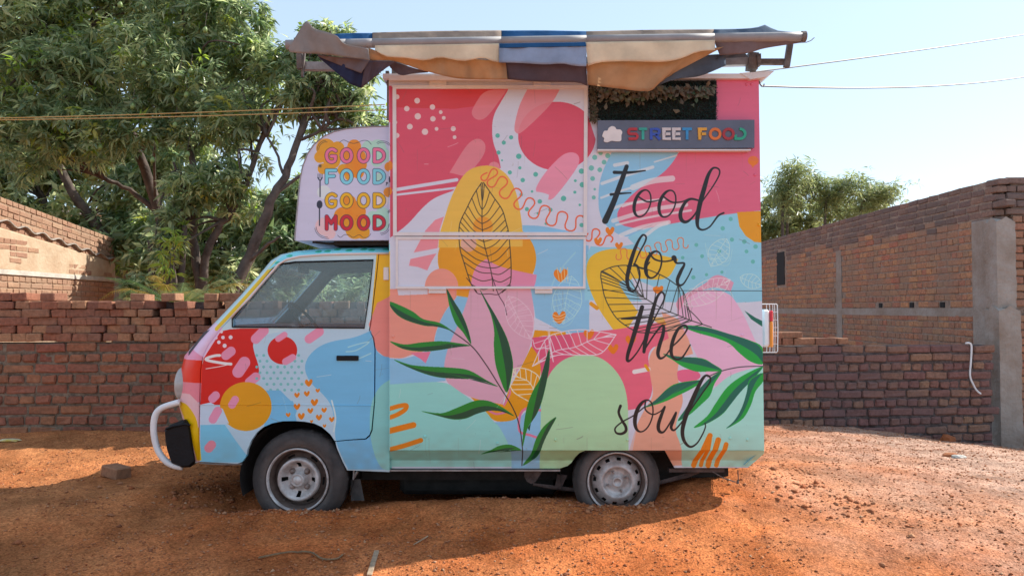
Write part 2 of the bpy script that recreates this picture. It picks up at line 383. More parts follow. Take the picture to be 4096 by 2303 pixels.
def poly(pts, col, f=None, smooth=0, alpha=1.0, closed=True):
    P = [f(*p) for p in pts] if f else pts
    if smooth: P = catmull(P, smooth, True)
    elif len(P) >= 7: P = soften(soften(P))
    P = np.array([TX(p) for p in P]); col = np.array(paint(col), np.float32)
    y0 = max(0, int(P[:, 1].min())); y1 = min(CH - 1, int(P[:, 1].max()) + 1)
    xa, ya = P[:, 0], P[:, 1]; xb, yb = np.roll(xa, -1), np.roll(ya, -1)
    for y in range(y0, y1 + 1):
        yy = y + .5; k = (ya <= yy) != (yb <= yy)
        if not k.any(): continue
        xs = np.sort(xa[k] + (yy - ya[k]) / (yb[k] - ya[k]) * (xb[k] - xa[k]))
        for i in range(0, len(xs) - 1, 2):
            a, b = max(0, int(xs[i] + .5)), min(CW, int(xs[i + 1] + .5))
            if b > a: CV[y, a:b] = CV[y, a:b] * (1 - alpha) + col * alpha
def ell(cx, cy, rx, ry, col, f=None, alpha=1.0):
    poly([(cx + rx * math.cos(a), cy + ry * math.sin(a)) for a in np.linspace(0, 2 * math.pi, 40)[:-1]], col, f, 0, alpha)
def stroke(pts, wd, col, f=None, sc=1.0, n=6, alpha=1.0, flat=False):
    """brush line; pts (x, y[, width]) in f's units"""
    Q = [tuple(p) if len(p) > 2 else (p[0], p[1], wd) for p in pts]
    if len(Q) > 2 and n > 1: Q = catmull(Q, n)
    P = []
    for x, y, w_ in Q:
        a = TX(f(x, y) if f else (x, y)); P.append((a[0], a[1], max(.8, w_ / sc * .5)))
    col = np.array(paint(col) if col != 'K' else (.07, .075, .1), np.float32)
    mr = max(p[2] for p in P) + 2
    bx0, bx1 = int(max(0, min(p[0] for p in P) - mr)), int(min(CW, max(p[0] for p in P) + mr)); by0, by1 = int(max(0, min(p[1] for p in P) - mr)), int(min(CH, max(p[1] for p in P) + mr))
    if bx1 <= bx0 or by1 <= by0: return
    msk = np.zeros((by1 - by0, bx1 - bx0), np.float32)
    for (xa, ya, ra), (xb, yb, rb) in zip(P[:-1], P[1:]):
        r = max(ra, rb) + 1.5
        x0, x1_ = int(max(bx0, min(xa, xb) - r)), int(min(bx1, max(xa, xb) + r + 1)); y0, y1_ = int(max(by0, min(ya, yb) - r)), int(min(by1, max(ya, yb) + r + 1))
        if x1_ <= x0 or y1_ <= y0: continue
        gx, gy = np.meshgrid(np.arange(x0, x1_) + .5, np.arange(y0, y1_) + .5)
        dx, dy = xb - xa, yb - ya; L = dx * dx + dy * dy + 1e-9
        t = np.clip(((gx - xa) * dx + (gy - ya) * dy) / L, 0, 1)
        d = np.hypot(gx - xa - t * dx, gy - ya - t * dy) - (ra + (rb - ra) * t)
        q = msk[y0 - by0:y1_ - by0, x0 - bx0:x1_ - bx0]; np.maximum(q, np.clip(.5 - d, 0, 1), out=q)
    a = (msk * alpha)[..., None]
    CV[by0:by1, bx0:bx1] = CV[by0:by1, bx0:bx1] * (1 - a) + col * a
K = 'K'; s3 = 1.574; s5 = 1.7035; s1 = 1.2064; s8 = 2.54
CR = (190, 70, 92); PK = (200, 118, 130); DP = (196, 146, 168); SAL = (214, 132, 122); GOLD = (214, 165, 62); AMB = (202, 134, 4)
LB = (128, 168, 204); WH = (190, 184, 210); TEAL = (88, 156, 148); ORG = (206, 112, 30); MINT = (136, 186, 184); PGR = (160, 190, 156)
RED = (186, 26, 16); LBC = (108, 162, 208)
GA = (28, 112, 42); GD = (8, 62, 42)
def leaf(pts, f, side=0, a=GA, b=GD):
    """leaf outline from tip round to tip; the second tone fills one half"""
    poly(pts, a, f, 4); n = len(pts); h = n // 2
    A = pts[:h + 1]; B = list(reversed(pts[h:])) + [pts[0]]
    B = B[:len(A)] if len(B) >= len(A) else B + [B[-1]] * (len(A) - len(B))
    mid = [((p[0] + q[0]) / 2, (p[1] + q[1]) / 2) for p, q in zip(A, B)]
    e = A if side == 0 else B
    poly(list(e) + list(reversed(mid)), b, f, 0)
def heart(x, y, s_, f, col=ORG):
    poly([(x, y + s_), (x - s_ * .9, y + .1 * s_), (x - s_ * .8, y - .6 * s_), (x - .35 * s_, y - .7 * s_), (x, y - .2 * s_), (x + .4 * s_, y - .8 * s_), (x + .9 * s_, y - .6 * s_), (x + .8 * s_, y + .15 * s_)], col, f, 3)
def serp(P, amp, cyc, wd, col, f, sc):
    """serpentine brush line along a path"""
    Q = catmull(P, 24); n = len(Q); out = []
    for i, p in enumerate(Q):
        q = Q[min(i + 1, n - 1)]; o = Q[max(i - 1, 0)]; dx, dy = q[0] - o[0], q[1] - o[1]; L = math.hypot(dx, dy) + 1e-6
        ph = 2 * math.pi * cyc * i / n; s_ = math.sin(ph) * amp; t_ = -math.sin(2 * ph) * amp * .28
        out.append((p[0] - dy / L * s_ + dx / L * t_, p[1] + dx / L * s_ + dy / L * t_))
    stroke(out, wd, col, f, sc, 1)
def veins(mid, left, right, n, wd, col, f, sc, sag=18):
    """ribs of a line-drawn leaf between midrib and edges, all given base to tip"""
    def at(P, t):
        x = t * (len(P) - 1); i = min(int(x), len(P) - 2); u = x - i
        return tuple(a + (b - a) * u for a, b in zip(P[i], P[i + 1]))
    M_, Lf, Rt = catmull(mid, 8), catmull(left, 8), catmull(right, 8)
    for k in range(1, n):
        t = k / n
        for E in (Lf, Rt):
            a = at(M_, t * .93); b = at(E, min(1, t + .05)); c = ((a[0] + b[0]) / 2, (a[1] + b[1]) / 2)
            c = (c[0] + (a[0] - b[0]) * .05, c[1] + sag)
            stroke([a, c, b], wd, col, f, sc, 5)
    stroke(mid, wd * 1.1, col, f, sc); stroke(left, wd * 1.2, col, f, sc); stroke(right, wd * 1.2, col, f, sc)

# ---- box flank
poly([(1550, 290), (3080, 290), (3080, 1890), (1380, 1890), (1380, 1130), (1550, 1130)], WH)
# hatch and flap
poly([(88, 100), (104, 100), (104, 106), (840, 106), (840, 128), (790, 210), (745, 290), (735, 380), (745, 470), (778, 545), (792, 620), (700, 650), (560, 660), (520, 750), (440, 778), (360, 815), (290, 880), (230, 950), (170, 1005), (88, 1060)], CR, c3)
poly([(120, 128), (830, 128), (770, 215), (500, 250), (120, 240)], (182, 48, 52), c3, 0, .75)  # deeper red along the top paints in the shade of the awning
stroke([(120, 758), (515, 694)], 22, WH, c3, s3); stroke([(120, 790), (515, 744)], 14, WH, c3, s3)
poly([(120, 806), (300, 785), (500, 762), (440, 780), (360, 815), (290, 880), (230, 950), (170, 1005), (120, 1020)], CR, c3)
for x, y, r in [(140, 174, 16), (267, 198, 18), (202, 248, 17), (363, 238, 17), (415, 270, 12), (271, 296, 20), (366, 312, 17), (434, 306, 12), (221, 361, 18), (389, 375, 12), (494, 374, 16), (316, 393, 20), (502, 427, 12), (126, 334, 16), (140, 416, 16)]: ell(x, y, r, r, (205, 175, 180), c3)
poly([(690, 128), (832, 128), (790, 190), (720, 285), (680, 318), (635, 318), (605, 280), (620, 235)], PK, c3, 0, .85)
poly([(470, 650), (560, 500), (610, 445), (660, 432), (700, 470), (690, 540), (600, 650), (560, 670), (530, 665), (500, 655)], PK, c3, 0, .9)
ell(750, 615, 36, 34, PK, c3)
ell(1145, 420, 245, 216, CR, c3)
poly([(958, 128), (1162, 128), (1115, 215), (1000, 330), (915, 405), (890, 405), (872, 375), (905, 230)], PK, c3, 0, .9)
poly([(1010, 745), (1060, 660), (1150, 560), (1210, 520), (1270, 525), (1292, 570), (1260, 640), (1120, 820), (1090, 818), (1095, 788), (1060, 775), (1015, 768)], (214, 128, 152), c3)
for x, y, r in [(772, 417, 14), (857, 428, 13), (811, 461, 13), (778, 523, 13), (905, 547, 17), (800, 572, 6), (912, 619, 10), (849, 648, 13), (1011, 660, 15), (930, 696, 14), (988, 767, 8), (921, 787, 11), (1037, 830, 14), (1104, 882, 13), (956, 878, 13), (1186, 811, 17), (1299, 640, 17), (1304, 725, 17), (1260, 700, 9), (1257, 772, 10), (1288, 851, 8), (1025, 905, 8), (1077, 968, 10), (1300, 978, 14), (1312, 925, 10)]: ell(x, y, r, r, TEAL, c3)
poly([(920, 978), (1050, 982), (1200, 1012), (1345, 1045), (1345, 1400), (990, 1400), (1010, 1290)], LB, c3)
poly([(435, 925), (380, 945), (320, 1010), (245, 1150), (395, 1122), (410, 1000)], (212, 126, 140), c3)
poly([(388, 1155), (225, 1190), (215, 1232), (270, 1240), (330, 1262), (360, 1200)], (212, 126, 140), c3)
ell(705, 1190, 310, 255, AMB, c3)
poly([(400, 1120), (405, 1040), (430, 960), (480, 800), (540, 685), (600, 622), (700, 600), (780, 618), (850, 680), (900, 800), (930, 1000), (930, 1112)], (212, 162, 78), c3)
ell(680, 985, 62, 60, ORG, c3, .55); ell(590, 1095, 50, 50, DP, c3, .7)
ell(420, 1370, 106, 120, SAL, c3)
poly([(600, 1400), (610, 1300), (640, 1230), (700, 1190), (780, 1240), (1018, 1290), (1010, 1345), (985, 1400)], (200, 122, 152), c3)
stroke([(1090, 1420), (1150, 1280), (1260, 1150)], 10, (150, 185, 215), c3, s3, alpha=.6)
heart(1168, 1290, 46, c3)
for k in range(4): stroke([(1145 + 22 * k, 1245), (1160 + 18 * k, 1330)], 4, (220, 180, 140), c3, s3)
# lower left
poly([(88, 95), (560, 95), (530, 180), (480, 240), (440, 320), (410, 400), (400, 470), (340, 520), (250, 540), (180, 570), (88, 560)], SAL, c5)
poly([(150, 88), (360, 88), (360, 130), (160, 138)], WH, c5)
poly([(560, 140), (645, 90), (640, 200), (620, 230), (560, 420), (500, 540), (480, 720), (88, 760), (88, 566), (200, 572), (340, 526), (402, 470), (412, 400), (440, 320), (480, 240), (535, 180)], LB, c5)
poly([(240, 530), (380, 520), (345, 600), (310, 570)], (205, 110, 140), c5)
poly([(555, 88), (645, 88), (636, 152), (555, 140)], AMB, c5)
poly([(650, 88), (1060, 88), (1080, 200), (1088, 330), (1062, 480), (1000, 620), (930, 700), (880, 830), (870, 885), (750, 862), (650, 832), (550, 780), (480, 722), (466, 620), (500, 480), (570, 330), (620, 200)], DP, c5)
poly([(1060, 88), (1460, 88), (1460, 400), (1250, 390), (1100, 345), (1088, 250)], LB, c5)
poly([(1082, 285), (1170, 330), (1290, 392), (1190, 382), (1088, 374)], WH, c5)
poly([(1088, 374), (1300, 388), (1300, 410), (1150, 412), (1075, 430)], AMB, c5)
poly([(1072, 425), (1300, 404), (1460, 390), (1460, 700), (1130, 720), (1130, 600), (1065, 500)], (196, 78, 112), c5)
poly([(1065, 485), (1110, 540), (1135, 640), (1110, 760), (1060, 880), (1030, 900), (980, 960), (940, 992), (810, 1000), (760, 930), (650, 830), (720, 852), (880, 882), (900, 800), (1000, 620)], AMB, c5)
poly([(88, 745), (300, 730), (485, 725), (560, 780), (650, 842), (760, 932), (812, 1002), (850, 1020), (930, 1190), (930, 1320), (-200, 1320), (-200, 760)], MINT, c5)
poly([(812, 1000), (960, 992), (1060, 900), (1135, 880), (1135, 1330), (930, 1330), (930, 1190), (850, 1030)], LB, c5)
stroke([(880, 885), (920, 800), (900, 760)], 14, (200, 110, 140), c5, s5)
stroke([(780, 925), (830, 945), (900, 930)], 14, (200, 110, 140), c5, s5)
stroke([(1130, 920), (1040, 905), (990, 950), (985, 1060), (1060, 1090), (1125, 1112)], 16, (205, 110, 140), c5, s5)
# right: upper
poly([(85, 960), (320, 960), (380, 1095), (250, 1120), (100, 1110), (60, 1100)], WH, c4)
poly([(880, 40), (1240, 40), (1240, 905), (1010, 902), (850, 927), (650, 962), (430, 1002), (290, 982), (262, 930), (270, 878), (350, 790), (450, 710), (540, 660), (600, 600), (655, 500), (880, 490)], (194, 88, 116), c4)
poly([(85, 40), (890, 40), (890, 500), (655, 510), (150, 500), (85, 300)], WH, c4)
poly([(240, 500), (658, 500), (640, 545), (600, 602), (540, 662), (450, 712), (350, 792), (270, 880), (264, 930), (290, 982), (430, 1002), (330, 1062), (230, 1012), (170, 950), (145, 860), (150, 720), (180, 620)], LB, c4)
poly([(330, 1055), (430, 1000), (650, 960), (850, 925), (1020, 900), (1240, 878), (1240, 1448), (1000, 1470), (60, 1448), (60, 1180), (100, 1110), (250, 1120), (372, 1095)], (134, 178, 214), c4)
ell(1145, 420, 245, 216, CR, c3) if False else None
poly([(1020, 895), (1240, 885), (1240, 1092), (1130, 1082), (1075, 1045), (1035, 985)], AMB, c4)
ell(1122, 572, 34, 30, ORG, c4, .6); poly([(1095, 570), (1150, 575), (1118, 618)], ORG, c4, 0, .6)
for x, y, r in [(161, 524, 14), (206, 540, 16), (124, 551, 16), (183, 581, 15), (103, 618, 17), (156, 629, 15), (111, 684, 15), (124, 751, 8), (118, 803, 13), (980, 938, 13), (930, 997, 14), (764, 1101, 12), (988, 1068, 13), (1066, 1080, 14), (907, 1141, 12), (800, 1172, 12), (1080, 1142, 12), (1137, 1112, 14), (1120, 1206, 13), (925, 1272, 10), (745, 1305, 13), (828, 1288, 10), (678, 1181, 11)]: ell(x, y, r, r, TEAL, c4, .8)
for P, w_ in [([(170, 715), (300, 670), (490, 612)], 20), ([(365, 740), (480, 700), (612, 684)], 38), ([(205, 890), (320, 845), (560, 815)], 18), ([(240, 950), (480, 880), (700, 848)], 26), ([(260, 975), (480, 925), (730, 884)], 14), ([(290, 1040), (420, 990), (590, 958)], 26), ([(440, 1045), (520, 985), (580, 965)], 22), ([(250, 600), (330, 585)], 22), ([(500, 580), (640, 538)], 9), ([(165, 805), (260, 770), (345, 745)], 14), ([(300, 860), (400, 830), (520, 825)], 12)]: stroke(P, w_, (206, 196, 216), c4, s3, alpha=.75)
# gold C and its leaf
poly([c4(75, 1210), c4(110, 1160), c4(200, 1127), c4(330, 1122), c4(470, 1150), c4(650, 1190), c4(630, 1240), c4(590, 1310), c4(500, 1322), c4(400, 1310), c4(280, 1330), c4(275, 1390), c6(300, 60), c6(340, 130), c6(430, 250), c6(362, 362), c6(300, 427), c6(230, 330), c6(160, 230), c6(100, 100), c6(75, 0)], GOLD)
poly([(385, 18), (540, 80), (600, 110), (615, 170), (600, 235), (560, 240), (450, 180), (415, 110)], WH, c6)
stroke([(110, 195), (150, 225)], 26, AMB, c6, s5)
# lower right fields
poly([(-20, 395), (270, 372), (420, 345), (560, 325), (700, 300), (760, 400), (800, 530), (560, 470), (500, 520), (500, 600), (540, 820), (430, 915), (362, 922), (350, 790), (280, 660), (180, 580), (90, 545), (-20, 560)], (206, 92, 116), c6)
poly([(360, 920), (440, 905), (420, 1010), (370, 1200), (350, 1200)], WH, c6)
poly([(690, 540), (840, 530), (900, 660), (900, 820), (790, 1000), (690, 1000)], WH, c6)
poly([(590, 250), (650, 275), (740, 320), (775, 440), (805, 535), (720, 560), (700, 620), (700, 720), (745, 850), (700, 960), (680, 1060), (720, 1150), (752, 1310), (560, 1320), (370, 1190), (420, 1020), (470, 920), (540, 820), (512, 690), (497, 560), (560, 470), (640, 430)], (226, 146, 130), c6)
poly([(745, 150), (900, 90), (1050, 120), (1110, 200), (1160, 290), (1200, 385), (1245, 480), (1290, 610), (1180, 640), (1050, 680), (960, 760), (900, 690), (850, 590), (800, 490), (745, 380), (700, 290), (690, 220)], (222, 160, 190), c6)
poly([(690, 180), (720, 140), (800, 105), (900, 50), (925, 15), (975, -5), (1040, 20), (1082, 52), (1060, 112), (980, 80), (900, 90), (760, 150), (712, 240), (690, 220)], (218, 130, 156), c6, 0, .85)
poly([(960, 760), (1050, 682), (1180, 640), (1320, 620), (1320, 1320), (750, 1320), (722, 1150), (680, 1060), (700, 960), (800, 900)], (154, 206, 192), c6)
poly([(705, 650), (800, 642), (850, 670), (850, 700), (810, 722), (760, 735), (710, 720), (698, 690)], (216, 96, 130), c6, 3)
stroke([(405, 658), (500, 640)], 30, (214, 205, 220), c6, s5); stroke([(480, 615), (500, 645)], 20, AMB, c6, s5)
poly([(500, 290), (600, 285), (625, 340), (600, 345)], AMB, c6, 0, .6)
for x, y in [(95, 400), (260, 500), (380, 440)]: heart(x, y, 38, c6, (220, 110, 40))
poly([(2163, 1640), (2166, 1590), (2180, 1530), (2210, 1475), (2255, 1435), (2310, 1418), (2360, 1418), (2410, 1432), (2460, 1475), (2495, 1530), (2511, 1600), (2514, 1700), (2514, 1890), (2160, 1890)], PGR)
poly([(2514, 1640), (2560, 1640), (2530, 1800), (2514, 1890)], WH, None, 0, .5)
heart(555, 100, 26, c6, ORG)
# line-drawn leaves
veins([(745, 1390), (735, 1290), (715, 1200), (685, 1080), (675, 980), (675, 860), (678, 715)],
      [(640, 1395), (605, 1345), (560, 1210), (535, 1120), (530, 1000), (545, 940), (575, 880), (620, 790), (672, 712)],
      [(800, 1400), (850, 1345), (857, 1240), (850, 1120), (840, 1020), (825, 960), (800, 880), (745, 800), (684, 712)], 15, 5, (54, 44, 30), c3, s3, 26)
stroke([(625, 20), (660, 65), (700, 125), (780, 128), (838, 132), (880, 100), (925, 70)], 5, (60, 20, 40), c5, s5)
stroke([(795, 0), (840, 130), (880, 200), (898, 272)], 5, (50, 20, 40), c5, s5)
A = lambda *q: [c4(*p) if i else None for i, p in q]
mid2 = [c6(930, 355), c6(780, 305), c6(720, 280), c6(600, 230), c6(480, 160), c4(420, 1420), c4(300, 1340), c4(165, 1268)]
lf2 = [c6(780, 305), c6(600, 385), c6(440, 390), c6(380, 365), c6(290, 300), c6(235, 220), c6(200, 140), c6(182, 50), c4(162, 1300), c4(165, 1268)]
rt2 = [c6(780, 305), c6(765, 230), c6(745, 130), c6(700, 60), c4(650, 1360), c4(560, 1300), c4(440, 1250), c4(330, 1230), c4(240, 1238), c4(165, 1268)]
veins(mid2, lf2, rt2, 15, 3.2, (42, 46, 44), None, 1, 0)
# white line-drawn leaves
veins([(-290, 620), (-140, 520), (0, 490), (120, 440), (280, 405)], [(-290, 620), (-200, 440), (-100, 390), (60, 372), (280, 405)], [(-290, 620), (-120, 545), (40, 545), (180, 530), (280, 405)], 11, 5, (226, 190, 206), c6, s5, 0)
veins([(1060, 830), (1080, 780), (1040, 720), (970, 690), (940, 640)], [(1050, 860), (950, 800), (920, 740), (935, 690), (940, 640)], [(1100, 780), (1120, 700), (1060, 650), (990, 632), (940, 640)], 7, 6, (226, 196, 180), c5, s5, 0)
veins([(1215, 590), (1190, 490), (1180, 380)], [(1215, 590), (1190, 500), (1100, 500), (1075, 440)], [(1215, 590), (1195, 460), (1190, 380)], 5, 4, (226, 190, 206), c5, s5, 0)
def wleaf(cx, cy, L_, wd_, ang, f, sc, col, n=9, w_=4):
    ca, sa = math.cos(R(ang)), math.sin(R(ang)); T_ = lambda t, o: (cx + ca * (t - .5) * L_ - sa * o * wd_, cy + sa * (t - .5) * L_ + ca * o * wd_)
    veins([T_(0, 0), T_(.5, .04), T_(1, 0)], [T_(0, 0), T_(.15, .3), T_(.5, .5), T_(.8, .33), T_(1, 0)], [T_(0, 0), T_(.15, -.3), T_(.5, -.5), T_(.8, -.33), T_(1, 0)], n, w_, col, f, sc, 0)
wleaf(1310, 170, 330, 200, 100, c5, s5, (168, 202, 226), 10, 3)
wleaf(985, 290, 330, 170, 62, c5, s5, (216, 178, 194), 10, 3)
wleaf(900, 115, 360, 150, -28, c6, s5, (236, 204, 218), 11, 3)
wleaf(905, 1150, 200, 130, 120, c4, s3, (176, 208, 230), 8, 3)
wleaf(1110, 1330, 150, 90, 20, c4, s3, (176, 208, 230), 7, 3)
for k in range(5):
    stroke([(740 + 70 * k, 150 - 26 * k), (800 + 55 * k, 90 - 10 * k), (880 + 50 * k, 150)], 3, (236, 200, 214), c6, s5, alpha=.8)
    stroke([(820 + 14 * k, 1090 + 30 * k), (850 + 10 * k, 1190), (960, 1230 - 25 * k), (990 - 18 * k, 1130 + 12 * k)], 3, (170, 205, 228), c4, s3, alpha=.7)
    stroke([(1200 + 14 * k, 190 - 20 * k), (1230 + 20 * k, 340 - 30 * k), (1330, 330 - 40 * k), (1400 - 10 * k, 190)], 3, (160, 196, 220), c5, s5, alpha=.7)
    stroke([(890 + 20 * k, 190 + 20 * k), (960, 240 + 22 * k), (1040 - 5 * k, 210 + 40 * k)], 3, (214, 174, 190), c5, s5, alpha=.7)
heart(1255, 285, 48, c5)
for k in range(3): stroke([(1212, 268 + 22 * k), (1250, 282 + 18 * k), (1298, 262 + 20 * k)], 4, (226, 190, 170), c5, s5)
# serpentines
serp([(705, 650), (760, 700), (880, 800), (1000, 880), (1150, 940), (1300, 975)], 54, 7.0, 9, (208, 88, 60), c3, s3)
serp([(1340, 1030), (1400, 1050), (1475, 1090)], 44, 2, 9, (208, 88, 60), c3, s3)
serp([(262, 1160), (420, 1150), (560, 1110), (700, 1085)], 36, 6.5, 6, (200, 106, 70), c4, s3)
heart(220, 1012, 30, c4); heart(277, 1105, 26, c4); heart(145, 1075, 26, c4); heart(528, 1382, 30, c4)
# orange fingers
stroke([(92, 912), (160, 892), (212, 886), (205, 915), (150, 950), (92, 972)], 30, ORG, c5, s5); stroke([(92, 1062), (180, 1040), (262, 1020)], 40, ORG, c5, s5); stroke([(90, 1190), (200, 1160), (312, 1124)], 32, ORG, c5, s5)
stroke([(828, 1310), (870, 1200), (920, 1092)], 36, ORG, c6, s5); stroke([(878, 1310), (905, 1200), (920, 1110)], 28, ORG, c6, s5)
stroke([(928, 1310), (950, 1210), (976, 1122)], 38, ORG, c6, s5); stroke([(985, 1310), (1005, 1240), (1030, 1152)], 32, ORG, c6, s5)
# green sprays
st = (70, 40, 45)
stroke([(510, 372), (655, 480), (750, 600), (850, 758), (940, 905), (985, 1030), (1005, 1190), (1002, 1312)], 7, (40, 34, 38), c5, s5)
leaf([(100, 180), (180, 210), (260, 250), (330, 300), (440, 325), (520, 378), (430, 350), (340, 345), (220, 310), (150, 270), (105, 215)], c5, 1)
leaf([(490, 95), (540, 180), (590, 260), (635, 370), (655, 470), (600, 390), (550, 330), (515, 240), (498, 165)], c5, 0)
leaf([(715, 100), (770, 190), (830, 290), (900, 430), (935, 560), (938, 650), (900, 800), (850, 700), (820, 600), (810, 480), (812, 380), (790, 270), (750, 180)], c5, 0)
leaf([(100, 450), (200, 472), (320, 458), (450, 450), (560, 462), (650, 480), (560, 490), (440, 510), (320, 520), (190, 502)], c5, 1)
leaf([(130, 575), (240, 610), (360, 622), (520, 630), (640, 648), (760, 715), (840, 760), (700, 710), (560, 705), (430, 695), (320, 665), (200, 615)], c5, 1)
leaf([(315, 925), (450, 940), (560, 902), (680, 855), (770, 855), (860, 895), (950, 960), (860, 925), (780, 920), (700, 940), (620, 975), (530, 982), (420, 955)], c5, 1)
leaf([(1185, 505), (1190, 600), (1175, 700), (1140, 850), (1100, 950), (1040, 1040), (1005, 1170), (1015, 1010), (1040, 880), (1080, 780), (1130, 690)], c5, 0)
leaf([(1235, 965), (1195, 1045), (1155, 1120), (1120, 1220), (1080, 1270), (1008, 1312), (1060, 1230), (1095, 1120), (1150, 1030)], c5, 0)
leaf([(720, 1225), (790, 1190), (850, 1160), (930, 1155), (998, 1192), (920, 1190), (850, 1200), (790, 1210)], c5, 1)
stroke([(905, 692), (1000, 652), (1130, 625), (1285, 620)], 7, (60, 62, 70), c6, s5)
G2, D2 = (34, 140, 62), (12, 88, 76)
leaf([(728, 345), (880, 352), (1050, 400), (1180, 440), (1275, 490), (1285, 602), (1200, 590), (1120, 530), (1050, 465), (950, 425), (820, 388)], c6, 0, G2, D2)
leaf([(600, 535), (700, 555), (860, 565), (940, 605), (1002, 650), (900, 656), (820, 655), (730, 620), (670, 580)], c6, 0, G2, D2)
poly([(1155, 242), (1230, 290), (1275, 312), (1275, 350), (1200, 300)], D2, c6)
leaf([(460, 905), (540, 860), (620, 780), (700, 735), (870, 715), (800, 770), (700, 820), (600, 865)], c6, 0, G2, D2)
leaf([(700, 992), (760, 900), (800, 830), (860, 760), (920, 700), (1000, 655), (950, 740), (920, 820), (860, 880), (780, 950)], c6, 0, G2, D2)
leaf([(808, 1038), (900, 960), (960, 870), (1040, 760), (1150, 680), (1280, 622), (1220, 700), (1130, 790), (1060, 880), (1000, 950), (900, 1010)], c6, 1, G2, D2)
leaf([(1030, 1042), (1090, 990), (1140, 900), (1170, 800), (1190, 710), (1282, 665), (1282, 722), (1230, 790), (1200, 880), (1150, 970), (1080, 1020)], c6, 0, G2, D2)
# brush lettering
def L4(P): stroke([(q[0], q[1], (q[2] if len(q) > 2 else 8) * 1.12 + 1.2) for q in P], 8, K, c4, s3, 8)
def L6(P): stroke([(q[0], q[1], (q[2] if len(q) > 2 else 8) * 1.12 + 1.2) for q in P], 8, K, c6, s5, 8)
L4([(325, 608, 22), (285, 720, 28), (240, 840, 30), (190, 950, 34)]); L4([(248, 645, 18), (340, 646, 14), (442, 634, 6)]); L4([(226, 784, 14), (290, 778, 10), (352, 774, 5)])
def o4(cx, cy, rx, ry):
    pts = []
    for i in range(17):
        a = -.6 - 2 * math.pi * i / 16; x = math.cos(a) * rx; y = math.sin(a) * ry
        pts.append((cx + x - y * .22, cy + y, 7 + 11 * max(0, -math.cos(a))))
    L4(pts)
o4(425, 840, 50, 84); L4([(402, 800, 8), (450, 828, 8), (500, 826, 6), (545, 815, 5)]); o4(582, 842, 50, 84); L4([(560, 800, 8), (610, 832, 8), (670, 830, 6), (715, 812, 6)])
L4([(792, 826, 8), (730, 812, 12), (690, 840, 16), (664, 900, 20), (672, 945, 20), (705, 955, 14), (750, 915, 8), (800, 830, 6), (870, 730, 6), (908, 660, 7), (905, 625, 8), (870, 618, 10), (840, 660, 18), (815, 740, 24), (785, 850, 25), (770, 940, 22), (775, 990, 14), (805, 1006, 9), (850, 985, 7), (900, 920, 9), (936, 900, 9)])
L4([(370, 1232, 7), (405, 1150, 7), (440, 1085, 8), (447, 1050, 9), (425, 1040, 10), (395, 1085, 14), (365, 1160, 20), (340, 1250, 22), (328, 1320, 20), (340, 1378, 16), (368, 1392, 10), (392, 1355, 8), (408, 1290, 8), (395, 1235, 8), (372, 1222, 8), (430, 1250, 7), (470, 1210, 6)])
pts = [(495 + math.cos(-.6 - 2 * math.pi * i / 16) * 48 - math.sin(-.6 - 2 * math.pi * i / 16) * 16, 1225 + math.sin(-.6 - 2 * math.pi * i / 16) * 84, 8 + 12 * max(0, -math.cos(-.6 - 2 * math.pi * i / 16))) for i in range(17)]; L4(pts)
L4([(468, 1150, 8), (500, 1190, 9), (560, 1205, 7), (615, 1195, 9), (622, 1182, 26), (628, 1190, 22), (640, 1215, 10), (688, 1218, 10), (665, 1270, 18), (645, 1320, 18), (652, 1352, 14), (680, 1348, 8), (712, 1300, 6), (736, 1250, 6)])
L6([(457, 218, 24), (425, 330, 27), (385, 460, 24), (360, 540, 20), (358, 582, 16), (385, 572, 9), (440, 500, 7), (500, 380, 7), (565, 250, 7), (605, 170, 8), (606, 130, 10), (585, 118, 11), (555, 160, 16), (525, 260, 24), (500, 360, 26), (478, 460, 24), (470, 522, 18)])
L6([(318, 296, 9), (400, 294, 14), (480, 288, 9), (545, 284, 6)])
L6([(478, 500, 8), (530, 420, 9), (575, 360, 10), (602, 345, 14), (600, 400, 20), (575, 480, 22), (565, 535, 20), (580, 566, 14), (615, 550, 8), (660, 490, 7), (700, 452, 8), (745, 400, 8), (765, 360, 10), (745, 342, 12), (705, 365, 16), (672, 430, 20), (655, 505, 20), (664, 555, 16), (695, 574, 12), (735, 555, 9), (785, 475, 7)])
L6([(310, 890, 16), (298, 935, 14), (318, 985, 14), (345, 1030, 16), (345, 1062, 16), (315, 1080, 14), (280, 1072, 10), (275, 1040, 8), (320, 1000, 7), (400, 955, 6), (470, 900, 6)])
pts = [(470 + math.cos(-.6 - 2 * math.pi * i / 16) * 58 - math.sin(-.6 - 2 * math.pi * i / 16) * 22, 958 + math.sin(-.6 - 2 * math.pi * i / 16) * 108, 7 + 16 * max(0, -math.cos(-.6 - 2 * math.pi * i / 16))) for i in range(17)]; L6(pts)
L6([(480, 862, 8), (480, 915, 8), (530, 948, 7), (585, 925, 6), (612, 895, 10), (590, 950, 18), (568, 1020, 20), (575, 1062, 18), (605, 1066, 10), (645, 1010, 8), (688, 935, 10), (670, 990, 16), (655, 1035, 16), (675, 1055, 10), (720, 1010, 7), (800, 900, 7), (870, 800, 7), (918, 730, 8), (920, 695, 9), (890, 684, 12), (855, 730, 20), (800, 850, 26), (755, 960, 26), (732, 1060, 22), (745, 1130, 18), (785, 1168, 12), (830, 1145, 8), (868, 1085, 7), (888, 1035, 6), (886, 1008, 5)])
